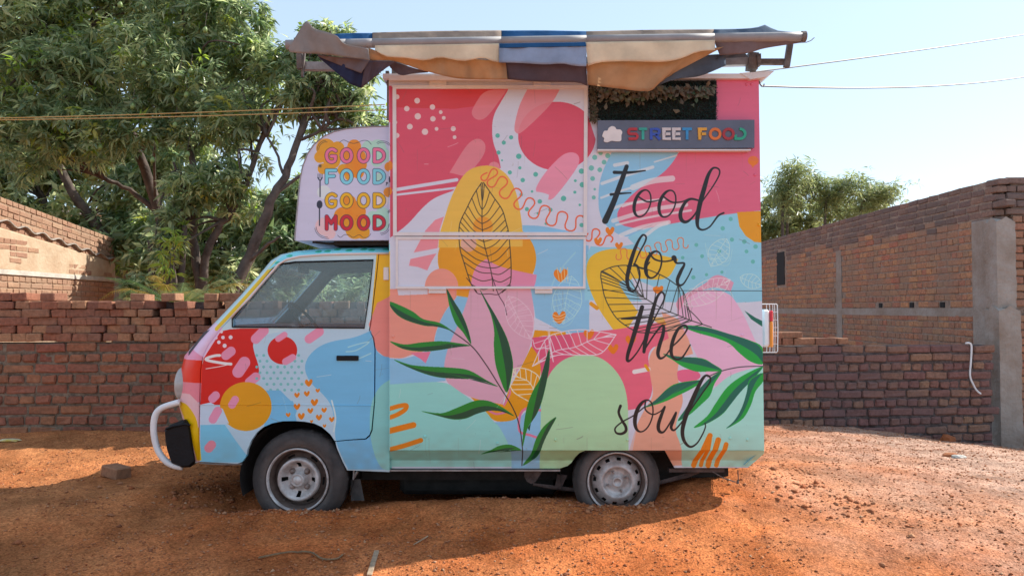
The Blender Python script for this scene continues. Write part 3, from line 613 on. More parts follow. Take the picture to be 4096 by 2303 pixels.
# ---- cab flank
c1s = s1
poly([(150, 60), (1216, 60), (1216, 1200), (150, 1200)], (176, 190, 216), c1)
poly([(560, 500), (1000, 500), (1140, 505), (1216, 500), (1216, 1200), (150, 1200), (150, 960)], (166, 182, 206), c1)
poly([(1155, 60), (1218, 60), (1218, 350), (1150, 380), (1118, 480), (1150, 120)], (206, 156, 46), c1)
poly([(1218, 340), (1150, 375), (1110, 480), (1140, 600), (1190, 640), (1218, 645)], (206, 122, 118), c1)
poly([(1120, 510), (1040, 545), (930, 560), (860, 590), (810, 640), (795, 700), (830, 770), (880, 810), (930, 870), (945, 960), (948, 1060), (1010, 1185), (1218, 1185), (1218, 640), (1180, 635), (1145, 610)], LBC, c1)
poly([(1218, 745), (1160, 780), (1120, 860), (1112, 980), (1130, 1100), (1170, 1185), (1218, 1190)], (128, 178, 180), c1)
poly([(300, 640), (345, 560), (400, 500), (590, 500), (545, 565), (550, 610), (575, 680), (578, 740), (500, 770), (430, 800), (390, 870), (290, 870)], RED, c1)
for x, y, r in [(393, 515, 8), (367, 545, 8), (401, 543, 9), (438, 542, 10), (381, 566, 9), (409, 583, 10)]: ell(x, y, r, r, (214, 190, 205), c1)
for P, w_ in [([(415, 630), (440, 610)], 46), ([(475, 710), (505, 665)], 58), ([(530, 760), (560, 735)], 46), ([(350, 840), (365, 825)], 42), ([(560, 550), (600, 510)], 48)]: stroke(P, w_, (206, 128, 158), c1, c1s)
stroke([(440, 672), (400, 668), (330, 655), (320, 645), (360, 632), (385, 630)], 14, (214, 200, 214), c1, c1s); stroke([(318, 695), (380, 685), (440, 672)], 4, (214, 200, 214), c1, c1s)
stroke([(820, 550), (870, 515)], 44, (206, 128, 158), c1, c1s)
ell(690, 605, 72, 68, RED, c1); stroke([(670, 550), (700, 530)], 30, (206, 128, 158), c1, c1s); stroke([(705, 660), (740, 640)], 34, (206, 128, 158), c1, c1s)
rr = random.Random(3)
for i in range(7):
    for j in range(8):
        x = 565 + 34 * j + (i % 2) * 16; y = 630 + 28 * i
        if x < 800 and not ((x - 690) ** 2 + (y - 605) ** 2 < 80 ** 2) and not ((x - 512) ** 2 + (y - 878) ** 2 < 130 ** 2): ell(x, y, 7, 7, (112, 166, 172), c1)
poly([(610, 800), (680, 800), (740, 860), (760, 950), (720, 1000), (600, 1000)], LBC, c1)
poly([(640, 870), (740, 850), (760, 900), (740, 960), (620, 960)], LBC, c1)
ell(512, 878, 126, 119, AMB, c1); stroke([(445, 870), (460, 845)], 38, (206, 128, 158), c1, c1s)
poly([(290, 870), (340, 858), (400, 890), (430, 960), (290, 970)], (178, 182, 208), c1)
poly([(290, 968), (410, 966), (460, 1040), (520, 1120), (520, 1150), (290, 1150)], (112, 170, 212), c1)
stroke([(352, 940), (375, 900)], 42, (206, 128, 158), c1, c1s); stroke([(332, 1080), (345, 1065)], 44, (206, 120, 140), c1, c1s)
for x, y, r in [(818, 762, 20), (862, 800, 11), (761, 822, 14), (809, 815, 15), (846, 857, 19), (761, 878, 17), (826, 898, 15), (893, 895, 14), (718, 918, 12), (782, 924, 18), (868, 930, 16), (930, 940, 14), (832, 950, 8), (895, 972, 9)]: heart(x, y, r, c1, (214, 112, 20))
stroke([(1000, 612), (1050, 605), (1112, 566), (1060, 575), (1010, 590)], 6, (150, 186, 220), c1, c1s); stroke([(965, 655), (1050, 648), (1120, 620)], 6, (150, 186, 220), c1, c1s)
stroke([(930, 850), (948, 930), (940, 1000)], 8, (190, 196, 220), c1, c1s)
# nose strip, pillar and roof edge
poly([(150, 560), (345, 470), (400, 498), (310, 640), (200, 640)], (222, 172, 200), c1)
poly([(150, 640), (230, 600), (306, 640), (300, 660), (150, 660)], (214, 130, 160), c1)
poly([(150, 652), (302, 655), (297, 765), (150, 765)], (206, 44, 30), c1)
poly([(150, 762), (296, 765), (292, 860), (150, 850)], (214, 118, 136), c1)
poly([(150, 818), (230, 820), (290, 870), (288, 1150), (150, 1150)], (222, 162, 172), c1)
poly([(150, 860), (210, 868), (255, 915), (280, 970), (296, 1140), (268, 1142), (225, 1000), (150, 900)], (222, 160, 14), c1)
stroke([(652, 178), (600, 240), (510, 342), (425, 435), (365, 500)], 22, (226, 165, 20), c1, c1s)
poly([(1218, 90), (900, 98), (780, 112), (690, 130), (610, 215), (640, 205), (700, 158), (780, 145), (900, 134), (1218, 128)], (128, 186, 214), c1)
for x, y in [(905, 122), (950, 112), (1010, 118), (1080, 112), (1120, 116), (1190, 112), (860, 124), (720, 145), (665, 180)]: poly([(x - 18, y + 3), (x - 4, y - 7), (x + 16, y - 3), (x + 8, y + 6)], (60, 150, 130), c1, 3)
# ---- roof box lettering
poly([(190, 100), (1170, 100), (1170, 1330), (190, 1330)], (184, 176, 204), c8)
OR8, MI8 = (222, 120, 40), (160, 190, 180)
for x, y, r, c in [(500, 350, 100, AMB), (440, 440, 60, AMB), (620, 350, 70, AMB), (470, 560, 55, AMB), (560, 470, 90, AMB), (680, 570, 60, AMB), (740, 630, 50, AMB),
                   (790, 330, 70, OR8), (850, 520, 70, OR8), (740, 420, 90, OR8), (780, 560, 90, OR8), (850, 430, 60, OR8), (830, 600, 60, OR8),
                   (1030, 350, 90, MI8), (1080, 420, 80, MI8), (940, 340, 70, MI8), (1020, 480, 60, MI8), (480, 800, 70, (196, 196, 208)), (1060, 650, 50, MI8),
                   (740, 900, 70, OR8), (680, 1050, 100, OR8), (800, 1000, 110, OR8), (850, 1100, 80, OR8), (800, 1180, 100, AMB), (720, 1100, 60, AMB), (880, 1210, 70, AMB),
                   (480, 1150, 90, (222, 168, 176)), (540, 1220, 60, (222, 168, 176)), (1060, 1100, 100, MI8), (980, 1050, 60, MI8), (1080, 1020, 70, MI8), (1070, 880, 70, (222, 190, 196)), (1150, 540, 50, OR8), (1140, 800, 50, OR8)]: ell(x, y, r, r, c, c8, .92)
def bub(ch, x, y, w_, h, col):
    """round sign-painter's capital: dark edge, coloured body"""
    if ch == 'O': P = [[(x + w_ / 2 + math.cos(a) * w_ / 2, y + h / 2 + math.sin(a) * h / 2) for a in np.linspace(0, 2 * math.pi, 21)]]
    elif ch == 'G': P = [[(x + w_, y + h * .12), (x + w_ * .6, y - h * .02), (x + w_ * .15, y + h * .15), (x - w_ * .02, y + h * .5), (x + w_ * .15, y + h * .88), (x + w_ * .55, y + h * 1.02), (x + w_ * .92, y + h * .9), (x + w_ * .98, y + h * .56)], [(x + w_ * .98, y + h * .55), (x + w_ * .52, y + h * .55)]]
    elif ch == 'D': P = [[(x, y), (x, y + h)], [(x, y), (x + w_ * .55, y + h * .03), (x + w_ * .95, y + h * .3), (x + w_ * .95, y + h * .7), (x + w_ * .55, y + h * .97), (x, y + h)]]
    elif ch == 'F': P = [[(x + w_, y), (x, y), ], [(x, y), (x, y + h)], [(x, y + h * .48), (x + w_ * .8, y + h * .46)]]
    elif ch == 'M': P = [[(x, y + h), (x, y)], [(x, y), (x + w_ / 2, y + h * .55)], [(x + w_ / 2, y + h * .55), (x + w_, y)], [(x + w_, y), (x + w_, y + h)]]
    return P
for word, y, col in (('GOOD', 365, (208, 104, 140)), ('FOOD', 580, (120, 180, 216)), ('GOOD', 825, (214, 156, 22)), ('MOOD', 1052, (176, 30, 50))):
    P = []
    for ch, x, w_ in zip(word, (508, 662, 837, 998), (92, 100, 98, 98)): P += bub(ch, x, y - 4, w_, 127, col)
    for q in P: stroke(q, 42, (38, 34, 60), c8, s8, 5)
    for q in P: stroke(q, 32, col, c8, s8, 5)
dk = (36, 36, 56)
stroke([(440, 845), (440, 690)], 12, dk, c8, s8)
for dx in (-22, -8, 8, 22): stroke([(440 + dx, 612), (440 + dx, 655)], 5, dk, c8, s8)
stroke([(418, 650), (440, 680), (462, 650)], 12, dk, c8, s8)
stroke([(434, 1140), (434, 960)], 12, dk, c8, s8); ell(435, 925, 30, 42, dk, c8)
ell(1125, 705, 10, 10, dk, c8); stroke([(1128, 708), (1118, 728)], 7, dk, c8, s8)
stroke([(1156, 660), (1160, 700)], 24, dk, c8, s8); stroke([(1158, 700), (1158, 860)], 8, dk, c8, s8)
for cx, cy, a, b, q0, q1 in [(500, 370, 75, 85, 3.2, 4.9), (500, 370, 90, 100, 3.1, 4.7), (510, 1150, 110, 110, 1.5, 3.1), (510, 1150, 125, 125, 1.4, 3.0), (1080, 350, 90, 75, 4, 6.2), (1080, 350, 75, 60, 4, 6), (1060, 1130, 100, 105, 0, 1.5), (1060, 1130, 85, 90, 0, 1.6)]:
    stroke([(cx + a * math.cos(t), cy + b * math.sin(t)) for t in np.linspace(q0, q1, 8)], 3, dk, c8, s8)
stroke([(640, 290), (680, 265), (730, 285), (780, 300), (830, 290), (880, 270), (930, 275), (965, 310)], 3, dk, c8, s8)
stroke([(620, 1240), (650, 1262), (690, 1235), (740, 1240), (780, 1262), (840, 1235), (880, 1262), (930, 1260), (960, 1225)], 3, dk, c8, s8)
for cx, cy in ((440, 530), (1152, 1002)):
    for a in range(4): stroke([(cx - 20 * math.cos(a * .785), cy - 20 * math.sin(a * .785)), (cx + 20 * math.cos(a * .785), cy + 20 * math.sin(a * .785))], 3, dk, c8, s8)
# brushed unevenness of hand-laid paint, road dust along the bottom edge
gy, gx = np.mgrid[0:CH, 0:CW].astype(np.float32)
br = fbm(gx / 90, gy / 14, 4, 5) * .018 + fbm(gx / 160, gy / 160, 3, 9) * .022
CV *= (1 + br[..., None]).astype(np.float32)
rq = random.Random(17)
for k in range(150):                                  # scuffs and scratches of use
    x, y, L_, a_ = rq.uniform(900, 3050), rq.uniform(330, 1870), rq.uniform(6, 70), rq.choice((rq.gauss(1.57, .25), rq.gauss(0, .3), rq.uniform(0, 3)))
    if x < 1550 and y < 1300: continue
    stroke([(x, y), (x + L_ * .5 * math.cos(a_) + 2, y + L_ * .5 * math.sin(a_)), (x + L_ * math.cos(a_), y + L_ * math.sin(a_))], rq.choice((1.2, 1.8, 3)), rq.choice(((215, 208, 215), (90, 80, 84), (120, 96, 80))), None, 1, 2, rq.uniform(.15, .5))
for k in range(46):                                   # thin runs of dirty water from seams and bolts
    x, y = rq.uniform(1560, 3040), rq.choice((1165, 1165, 330, 945, 600, 1750)); L_ = rq.uniform(20, 130)
    stroke([(x, y), (x + rq.uniform(-1, 1), y + L_ * .5), (x + rq.uniform(-2, 2), y + L_, .6)], rq.uniform(2, 5), (120, 98, 88), None, 1, 2, rq.uniform(.06, .22))
sp = (vnoise(gx / 3.5, gy / 3.5, 31) > .985) & (vnoise(gx / 60, gy / 60, 32) > .55)
CV[sp] *= .72
dst = np.clip((gy - CH * .86) / (CH * .14), 0, 1) * (.35 + .65 * vnoise(gx / 30, gy / 22, 41)) * .38
CV = CV * (1 - dst[..., None]) + np.array([.52, .38, .28], np.float32) * dst[..., None]
img = bpy.data.images.new('mural', CW, CH, alpha=False)
buf = np.ones((CH, CW, 4), np.float32); buf[..., :3] = np.clip(CV[::-1], 0, 1)
img.pixels.foreach_set(buf.ravel()); img.update(); img.pack()
def muralmat():
    m = mat('mural_paint', (.8, .8, .8), .36, 0, 1, .35, 4.5, spec=.5); n = m.node_tree.nodes; l = m.node_tree.links
    t = n.new('ShaderNodeTexImage'); t.image = img; t.interpolation = 'Cubic'; t.extension = 'EXTEND'
    l.new(t.outputs[0], n['Principled BSDF'].inputs['Base Color']); return m
M['mural'] = muralmat(); M['lblue'] = mat('pale_blue_paint', (.3, .52, .66), .45, .05, 6)
# ------------------------------------------------------------------ the food truck
YF = YB + 1.5
truck = empty('food_truck', (0, 5.1, 0), 'small food truck van with colourful painted mural, wheels sunk in the red soil', 'food truck')
TI = Matrix.Translation((0, -5.1, 0))
def T(o):
    """bring a part built in place into its thing's frame"""
    o.parent = truck if o.parent is None else o.parent
    return o
truck_parts = []
def tp(name, me_or_mb, mat_, parent=None, smooth=False, uv=False, **k):
    me_ = me_or_mb.me(name, smooth) if isinstance(me_or_mb, MB) else me_or_mb
    if uv: uvxz(me_)
    me_.transform(TI)
    o = obj(name, me_, parent or truck, mat_, **k); return o
def tplate(name, rings, thick, mat_, parent=None, uv=False, bevel=0, **k):
    o = plate(name, rings, thick, None, None); me_ = o.data; bpy.data.objects.remove(o)
    return tp(name, me_, mat_, parent, uv=uv, **k)
def PW(pts, Y, f=None): return [W(*(f(*p) if f else p), Y) for p in pts]

# box: near flank, roof, ends
tl, tr_, br_, bl = W(1555, 322, YB), W(3035, 308, YB), W(3057, 1800, YB), W(1557, 1800, YB)
tplate('side_panel', [[tl, tr_, br_, bl]], .02, M['mural'], uv=True)
def quadbox(near, y0, y1):
    m = MB(); n = len(near); m.add([Vector((p.x, y0, p.z)) for p in near] + [Vector((p.x, y1, p.z)) for p in near], [tuple(range(n)), tuple(reversed(range(n, 2 * n)))] + [(i, i + n, (i + 1) % n + n, (i + 1) % n) for i in range(n)]); return m
m = quadbox([tl + Vector((.003, 0, -.003)), bl + Vector((.003, 0, .003)), br_ + Vector((-.003, 0, .003)), tr_ + Vector((-.003, 0, -.003))], YB + .021, YF)
bx = tp('box_body', m, M['lblue'])
b_ = bmesh.new(); b_.from_mesh(bx.data); bmesh.ops.recalc_face_normals(b_, faces=b_.faces); b_.to_mesh(bx.data); b_.free()
# roof sheet with turned-up rear flange
roof = MB(); zt = tl.z
roof.box((tl.x - .03, YB - .03, tl.z + .002), (tr_.x + .01, YF + .03, tl.z + .03))
r0 = W(3090, 298, YB); roof.add([(tr_.x - .12, YB - .035, tl.z + .031), (r0.x, YB - .035, tl.z + .045), (r0.x - .05, YB - .035, tl.z + .01), (tr_.x - .06, YB - .035, tl.z - .004),
    (tr_.x - .12, YF, tl.z + .031), (r0.x, YF, tl.z + .045), (r0.x - .05, YF, tl.z + .01), (tr_.x - .06, YF, tl.z - .004)], [(0, 3, 2, 1), (4, 5, 6, 7), (0, 1, 5, 4), (1, 2, 6, 5), (2, 3, 7, 6), (3, 0, 4, 7)])
tp('roof', roof, M['white'])
g = MB(); a, b = W(1556, 312, YB - .03), W(2352, 312, YB - .03); g.box((a.x, YB - .04, a.z - .016), (b.x, YB - .001, a.z + .012)); tp('rain_strip', g, M['white'])
# hatch: proud panel with painted face, white frame, hinges
hz = [W(1572, 345, YB), W(2350, 345, YB), W(2347, 944, YB), W(1574, 944, YB)]
hat = tplate('serving_hatch', [[p + Vector((0, -.012, 0)) for p in hz]], .0115, M['mural'], uv=True)
def fr(name, q, inset, y, parent, t=.006):
    (a, b, c, d) = q; w_ = inset
    inner = [a + Vector((w_, 0, -w_)), b + Vector((-w_, 0, -w_)), c + Vector((-w_, 0, w_)), d + Vector((w_, 0, w_))]
    return tplate(name, [[p + Vector((0, y - YB, 0)) for p in q], [p + Vector((0, y - YB, 0)) for p in inner]], t, M['white'], parent)
fr('frame', hz, .021, YB - .019, hat)
fz = [W(1584, 948, YB), W(2343, 948, YB), W(2341, 1155, YB), W(1584, 1155, YB)]
flp = tplate('counter_flap', [[p + Vector((0, -.010, 0)) for p in fz]], .0095, M['mural'], uv=True)
fr('frame', fz, .014, YB - .016, flp)
for px, py, par in ((1752, 336, hat), (2168, 336, hat), (1750, 1164, flp), (2174, 1164, flp)):
    p = W(px, py, YB); h_ = MB(); h_.box((p.x - .05, YB - .014, p.z - .014), (p.x + .05, YB - .002, p.z + .012), ch=.002)
    h_.tube([(p.x - .05, YB - .018, p.z + (.012 if py > 900 else -.014)), (p.x + .05, YB - .018, p.z + (.012 if py > 900 else -.014))], .005, 8)
    for dx in (-.035, 0, .035): h_.lathe([(0, -.002), (.004, -.002), (.004, .001)], 8, (p.x + dx, YB - .014, p.z))
    tp('hinge', h_, M['white'], par)
p = W(2350, 700, YB)
for px, py in ((1572, 1345), (1700, 1745), (1990, 1772), (2222, 1758), (2510, 1758), (2920, 1752), (2990, 1758), (2986, 338), (3006, 338), (3035, 900), (2968, 1340), (3020, 700)):
    p = W(px, py, YB); k_ = MB(); k_.lathe([(0, -.006), (.006, -.005), (.009, 0)], 10, (p.x, YB, p.z)); tp('bolt', k_, M['mural'], uv=True)
h_ = MB(); p = W(3040, 335, YB); h_.tube([p + Vector((0, .02, .02)), p + Vector((.004, .01, 0)), p + Vector((.008, 0, -.015)), p + Vector((.02, 0, -.018)), p + Vector((.024, 0, -.002))], .004, 6); tp('roof_hook', h_, M['rust'])
# horizontal panel joint
a, b = W(1560, 1161, YB), W(3050, 1163, YB); g = MB(); g.tube([(b.x, YB + .0015, b.z), (W(2350, 1162, YB).x, YB + .0015, a.z)], .0025, 6); tp('panel_seam', g, M['under'])
# skirt below the box, leaning inward, with the wheel arch cut out of it
def skirt(name, pts, **k):
    rr_ = []
    for px, py in pts:
        y = YB + .006 + .062 * max(0, min(1, (py - 1800) / 40)); rr_.append(W(px, py, y))
    me_ = mesh(name, rr_ + [p + Vector((0, .015, 0)) for p in rr_], [])
    tris = tessellate_polygon([rr_]); n = len(rr_); f = []
    for t in tris:
        nn = (rr_[t[1]] - rr_[t[0]]).cross(rr_[t[2]] - rr_[t[0]])
        t = t if nn.y < 0 else (t[0], t[2], t[1]); f += [tuple(t), tuple(n + i for i in reversed(t))]
    f += [(i, (i + 1) % n, n + (i + 1) % n, n + i) for i in range(n)]
    me_ = mesh(name, rr_ + [p + Vector((0, .015, 0)) for p in rr_], f); b_ = bmesh.new(); b_.from_mesh(me_); bmesh.ops.recalc_face_normals(b_, faces=b_.faces); b_.to_mesh(me_); b_.free()
    return tp(name, me_, M['mural'], uv=True, **k)
arc = [(2270, 1862), (2285, 1850), (2300, 1828), (2318, 1810), (2340, 1801)]
skirt('side_skirt', [(1557, 1801), (2340, 1801), (2318, 1810), (2300, 1828), (2292, 1840), (1558, 1840)])
skirt('skirt_lip', [(1558, 1840), (2292, 1840), (2285, 1850), (2270, 1862), (2240, 1872), (1558, 1872)])
skirt('rear_skirt', [(2660, 1801), (3057, 1801), (3056, 1812), (3026, 1840), (2681, 1840)])
skirt('skirt_lip', [(2681, 1840), (3026, 1840), (2990, 1870), (2698, 1870)])
g = MB(); g.box((bl.x, YF - .03, bl.z - .13), (br_.x - .1, YF - .01, bl.z + .02)); tp('far_skirt', g, M['lblue'])
g = MB(); g.box((bl.x + .02, YB + .05, bl.z - .02), (br_.x - .03, YF - .04, bl.z - .004)); tp('box_underside', g, M['under'])
g = MB(); a, b = W(1560, 1878, YB + .07), W(2240, 1876, YB + .07); g.box((a.x, YB + .05, a.z - .004), (b.x, YB + .09, a.z + .004)); tp('sill_trim', g, M['steel'])
# chamfered tail closing
g = MB(); a, b = W(3057, 1801, YB), W(2988, 1868, YB); g.add([(a.x - .004, YB + .02, a.z), (b.x, YB + .06, b.z), (b.x, YF, b.z), (a.x - .004, YF, a.z)], [(0, 1, 2, 3)]); tp('tail_panel', g, M['lblue'])
# turf panel with dried garland, and the sign
q = [c4(88, 70), c4(892, 66), c4(888, 318), c4(96, 318)]
tb = tplate('turf_panel', [[W(*p, YB - .012) for p in q]], .0115, M['dark'])
A_, B_, C_, D_ = [W(*p, YB - .012) for p in q]
n = 9000; u = RS.rand(n); v = RS.rand(n); P = np.stack([A_.x + (B_.x - A_.x) * u, np.full(n, YB - .012), D_.z + (A_.z - D_.z) * v], 1)
d = np.stack([RS.randn(n) * .008, -(.004 + RS.rand(n) * .012), -.004 + RS.randn(n) * .007], 1); s_ = np.stack([np.full(n, .0025), np.zeros(n), RS.randn(n) * .001], 1)
V = np.stack([P - s_, P + s_, P + d], 1).reshape(-1, 3); F = np.arange(3 * n).reshape(-1, 3)
me_ = nmesh('turf_blades', V, F); at = me_.attributes.new('rnd', 'FLOAT', 'FACE'); at.data.foreach_set('value', RS.rand(n).astype(np.float32)); tp('turf_blades', me_, M['turf'], tb, kind='stuff')
def leafbits(n, fP, size, droop, name, mat_, parent, seed=1):
    rs = np.random.RandomState(seed); V = []; F = []
    for i in range(n):
        p = Vector(fP(rs)); L = size * (.6 + .8 * rs.rand()); d_ = Vector((rs.randn() * .6, -.35 - .3 * rs.rand(), -droop + rs.randn() * .4)).normalized()
        s_ = d_.cross(Vector((0, -1, 0))).normalized() if abs(d_.y) < .98 else Vector((1, 0, 0)); wv = L * (.16 + .12 * rs.rand()); nn = d_.cross(s_)
        b = len(V); V += [p, p + d_ * L * .5 + s_ * wv + nn * wv * .7, p + d_ * L * .55, p + d_ * L * .5 - s_ * wv + nn * wv * .7, p + d_ * L + nn * L * .2 * rs.randn()]
        F += [(b, b + 1, b + 2), (b, b + 2, b + 3), (b + 1, b + 4, b + 2), (b + 2, b + 4, b + 3)]
    me_ = nmesh(name, V, F); at = me_.attributes.new('rnd', 'FLOAT', 'FACE'); at.data.foreach_set('value', np.repeat(rs.rand(n), 4).astype(np.float32))
    return me_
def gp(rs):
    u = rs.rand(); w_ = abs(rs.randn()) * .5
    x = A_.x + .05 + (B_.x - A_.x - .07) * u; z = A_.z - .03 - w_ * (.09 - .05 * u) - .05 * (rs.rand() < .2) * rs.rand()
    return (x, YB - .02 - rs.rand() * .03, z)
tp('dried_garland', leafbits(360, gp, .045, .8, 'dried_garland', None, None, 5), M['dead'], tb, kind='stuff')
tp('withered_moss', leafbits(500, lambda rs: (A_.x + .012 + abs(rs.randn()) * .014, YB - .015 - rs.rand() * .02, D_.z + (A_.z - D_.z) * rs.rand() - .01), .018, .4, 'withered_moss', None, None, 8), M['dead'], tb, kind='stuff')
sq = [c4(143, 318), c4(1130, 314), c4(1130, 490), c4(143, 498)]
sign = tplate('sign_board', [[W(*p, YB - .045) for p in sq]], .044, M['signface'])
fr_ = MB(); a, b = W(*c4(140, 506), YB - .03), W(*c4(1100, 500), YB - .03); fr_.box((a.x, YB - .05, a.z - .006), (b.x, YB - .002, a.z + .002)); tp('ledge', fr_, M['white'], sign)
def ribbon(paths, wd, y, t, name, col, close=False, f=c4, sc=s3):
    """raised sign letter: square-section strip along each stroke"""
    mb = MB()
    for path in paths:
        P = [W(*f(*p), y) for p in path]; n_ = len(P); hw = wd / sc / 2 / FPX * y
        L, R_ = [], []
        for i, p in enumerate(P):
            if path[0] == path[-1]: q0, q1 = P[(i - 1) % (n_ - 1)] if i not in (0, n_ - 1) else P[n_ - 2], P[(i + 1) % (n_ - 1)] if i not in (0, n_ - 1) else P[1]
            else: q0, q1 = P[max(i - 1, 0)], P[min(i + 1, n_ - 1)]
            t_ = (q1 - q0).normalized(); nn = Vector((-t_.z, 0, t_.x))
            k_ = 1.0
            if 0 < i < n_ - 1:
                e = (P[i] - P[i - 1]).normalized(); k_ = 1 / max(.5, abs(Vector((-e.z, 0, e.x)).dot(nn)))
            L.append(p + nn * hw * k_); R_.append(p - nn * hw * k_)
        b = len(mb.v); mb.v += L + R_ + [p + Vector((0, t, 0)) for p in L] + [p + Vector((0, t, 0)) for p in R_]
        for i in range(n_ - 1):
            for q in ((b + i, b + i + 1, b + n_ + i + 1, b + n_ + i), (b + 2 * n_ + i, b + 3 * n_ + i, b + 3 * n_ + i + 1, b + 2 * n_ + i + 1), (b + i, b + 2 * n_ + i, b + 2 * n_ + i + 1, b + i + 1), (b + n_ + i, b + n_ + i + 1, b + 3 * n_ + i + 1, b + 3 * n_ + i)): mb.f.append(q); mb.mi.append(0)
        mb.f += [(b, b + n_, b + 3 * n_, b + 2 * n_), (b + n_ - 1, b + 3 * n_ - 1, b + 4 * n_ - 1, b + 2 * n_ - 1)]; mb.mi += [0, 0]
    me_ = mb.me(name); b_ = bmesh.new(); b_.from_mesh(me_); bmesh.ops.recalc_face_normals(b_, faces=b_.faces); b_.to_mesh(me_); b_.free()
    return me_
def arcp(cx, cy, rx, ry, a0, a1, n=14): return [(cx + rx * math.cos(R(a0 + (a1 - a0) * i / n)), cy + ry * math.sin(R(a0 + (a1 - a0) * i / n))) for i in range(n + 1)]
def letter(ch, x, w_, y0=372, y1=433):
    h = y1 - y0; c = x + w_ / 2; m_ = (y0 + y1) / 2
    return {'S': [[(x + w_, y0), (x + w_ * .25, y0)] + arcp(x + w_ * .25, (y0 + m_) / 2, h / 4 - 1, h / 4, -90, -270, 8)[1:] + [(x + w_ * .75, m_)] + arcp(x + w_ * .75, (y1 + m_) / 2, h / 4 - 1, h / 4, -90, 90, 8)[1:] + [(x, y1)]],
            'T': [[(x, y0), (x + w_, y0)], [(c, y0 + 7), (c, y1 + 6)]],
            'R': [[(x, y1 + 6), (x, y0), (x + w_ * .6, y0)] + arcp(x + w_ * .62, y0 + h * .27, h * .27, h * .27, -90, 90, 8)[1:] + [(x + 8, y0 + h * .54)], [(x + w_ * .5, y0 + h * .6), (x + w_, y1 + 6)]],
            'E': [[(x + w_, y0), (x, y0), (x, y1), (x + w_, y1)], [(x + 7, m_), (x + w_ * .92, m_)]],
            'F': [[(x + w_, y0), (x, y0), (x, y1 + 6)], [(x + 7, m_), (x + w_ * .9, m_)]],
            'O': [(lambda q: q + [q[0]])(arcp(c, m_, w_ / 2, h / 2, 0, 342, 19))],
            'D': [[(x + w_ * .42, y0)] + arcp(x + w_ * .45, m_, w_ * .55, h / 2, -90, 90, 12) + [(x, y1), (x, m_ + 6)], ]}[ch]
cols = [(.42, .02, .03), (.03, .36, .3), (.03, .08, .45), (.6, .58, .6), (.6, .58, .6), (.03, .25, .55), (.7, .36, .03), (.65, .16, .02), (.36, .02, .03), (.02, .35, .22)]
for ch, x, w_, c in zip('STREETFOOD', (338, 402, 480, 560, 622, 676, 786, 852, 936, 1012), (54, 52, 56, 44, 44, 60, 44, 62, 62, 60), cols):
    k = 'sign_paint_%d_%d_%d' % tuple(int(q * 99) for q in c); M.setdefault(k, mat(k, c, .4, .08, 12))
    tp('letter', ribbon(letter(ch, x, w_), 17, YB - .052, .0065, 'letter', None), M[k], sign)
ht = [(176, 400), (185, 384), (204, 382), (212, 366), (232, 354), (252, 360), (262, 374), (285, 376), (298, 392), (292, 412), (290, 445), (262, 450), (230, 446), (205, 456), (182, 450), (184, 430), (172, 418)]
tplate('chef_hat_logo', [[W(*c4(*p[:2]), YB - .05) for p in catmull(ht, 3, True)]], .004, M['white'], sign)
# ---------------- tail lamp in its wire guard, on the rear face
gd = MB()
def LW(x, y, Y): return W(*cl(x, y), Y)
G0, G1 = YB + .10, YB + .32
for Y in (G0, G1):
    gd.tube([LW(470, 318, Y), LW(750, 318, Y), LW(770, 340, Y), LW(780, 780, Y), LW(775, 1225, Y), LW(750, 1250, Y), LW(470, 1250, Y)], .0032, 6)
for x in (560, 620, 680, 715): gd.tube([LW(x, 320, G1), LW(x + 15, 780, G1), LW(x + 5, 1248, G1)], .0018, 5)
for y in (470, 625, 770, 930, 1085): gd.tube([LW(775, y, G0), LW(775, y, G1), LW(470, y, G1)], .0018, 5)
for y in (318, 1250): 
    for Y in (G0 + .07, G0 + .14): gd.tube([LW(470, y, Y), LW(765, y, Y)], .0016, 5)
tp('lamp_guard', gd, M['white'])
lm = MB(); a, b = LW(452, 420, YB + .16), LW(598, 1140, YB + .16); lm.box((a.x, YB + .13, b.z), (b.x, YB + .27, a.z), ch=.012)
lamp = tp('tail_lamp', lm, M['bar'])
for y0_, y1_, mm, nm in ((440, 650, 'red_lens', 'red_lens'), (652, 1150, 'orange_lens', 'orange_lens')):
    g = MB(); a, b = LW(600, y0_, YB + .16), LW(668, y1_, YB + .16); g.box((a.x, YB + .135, b.z), (b.x, YB + .265, a.z), ch=.006); tp(nm, g, M[mm], lamp)
# ---------------- cab
E1 = [(1216, 133), (1000, 136), (900, 139), (780, 148), (720, 162), (680, 186), (630, 243), (540, 348), (450, 444), (398, 500), (340, 577), (310, 640), (300, 705), (295, 860), (292, 1000), (297, 1142)]
C1 = [(1216, 104), (1000, 108), (900, 113), (780, 126), (706, 142), (655, 172), (602, 236), (510, 338), (425, 428), (372, 482), (306, 548), (236, 625), (216, 700), (206, 860), (243, 968), (286, 1138)]
prof = [0, .02, .055, .11, .2, .3]; bl_ = [0, .32, .62, .84, .97, 1]
YCF = YC + 1.4
rows = [(YC + a, b) for a, b in zip(prof, bl_)] + [(YCF - a, b) for a, b in reversed(list(zip(prof, bl_)))]
vs = []; 
for i, (e, c) in enumerate(zip(E1, C1)):
    pe, pc = W(*c1(*e), YC), W(*c1(*c), YC + .2)
    for y, b in rows: vs.append(Vector((pe.x + (pc.x - pe.x) * b, y, pe.z + (pc.z - pe.z) * b)))
nr = len(rows); body_f, win_f = [], []
for i in range(len(E1) - 1):
    for j in range(nr - 1):
        f = (i * nr + j, (i + 1) * nr + j, (i + 1) * nr + j + 1, i * nr + j + 1)
        (win_f if 5 <= i <= 8 and 3 <= j <= nr - 5 else body_f).append(f)
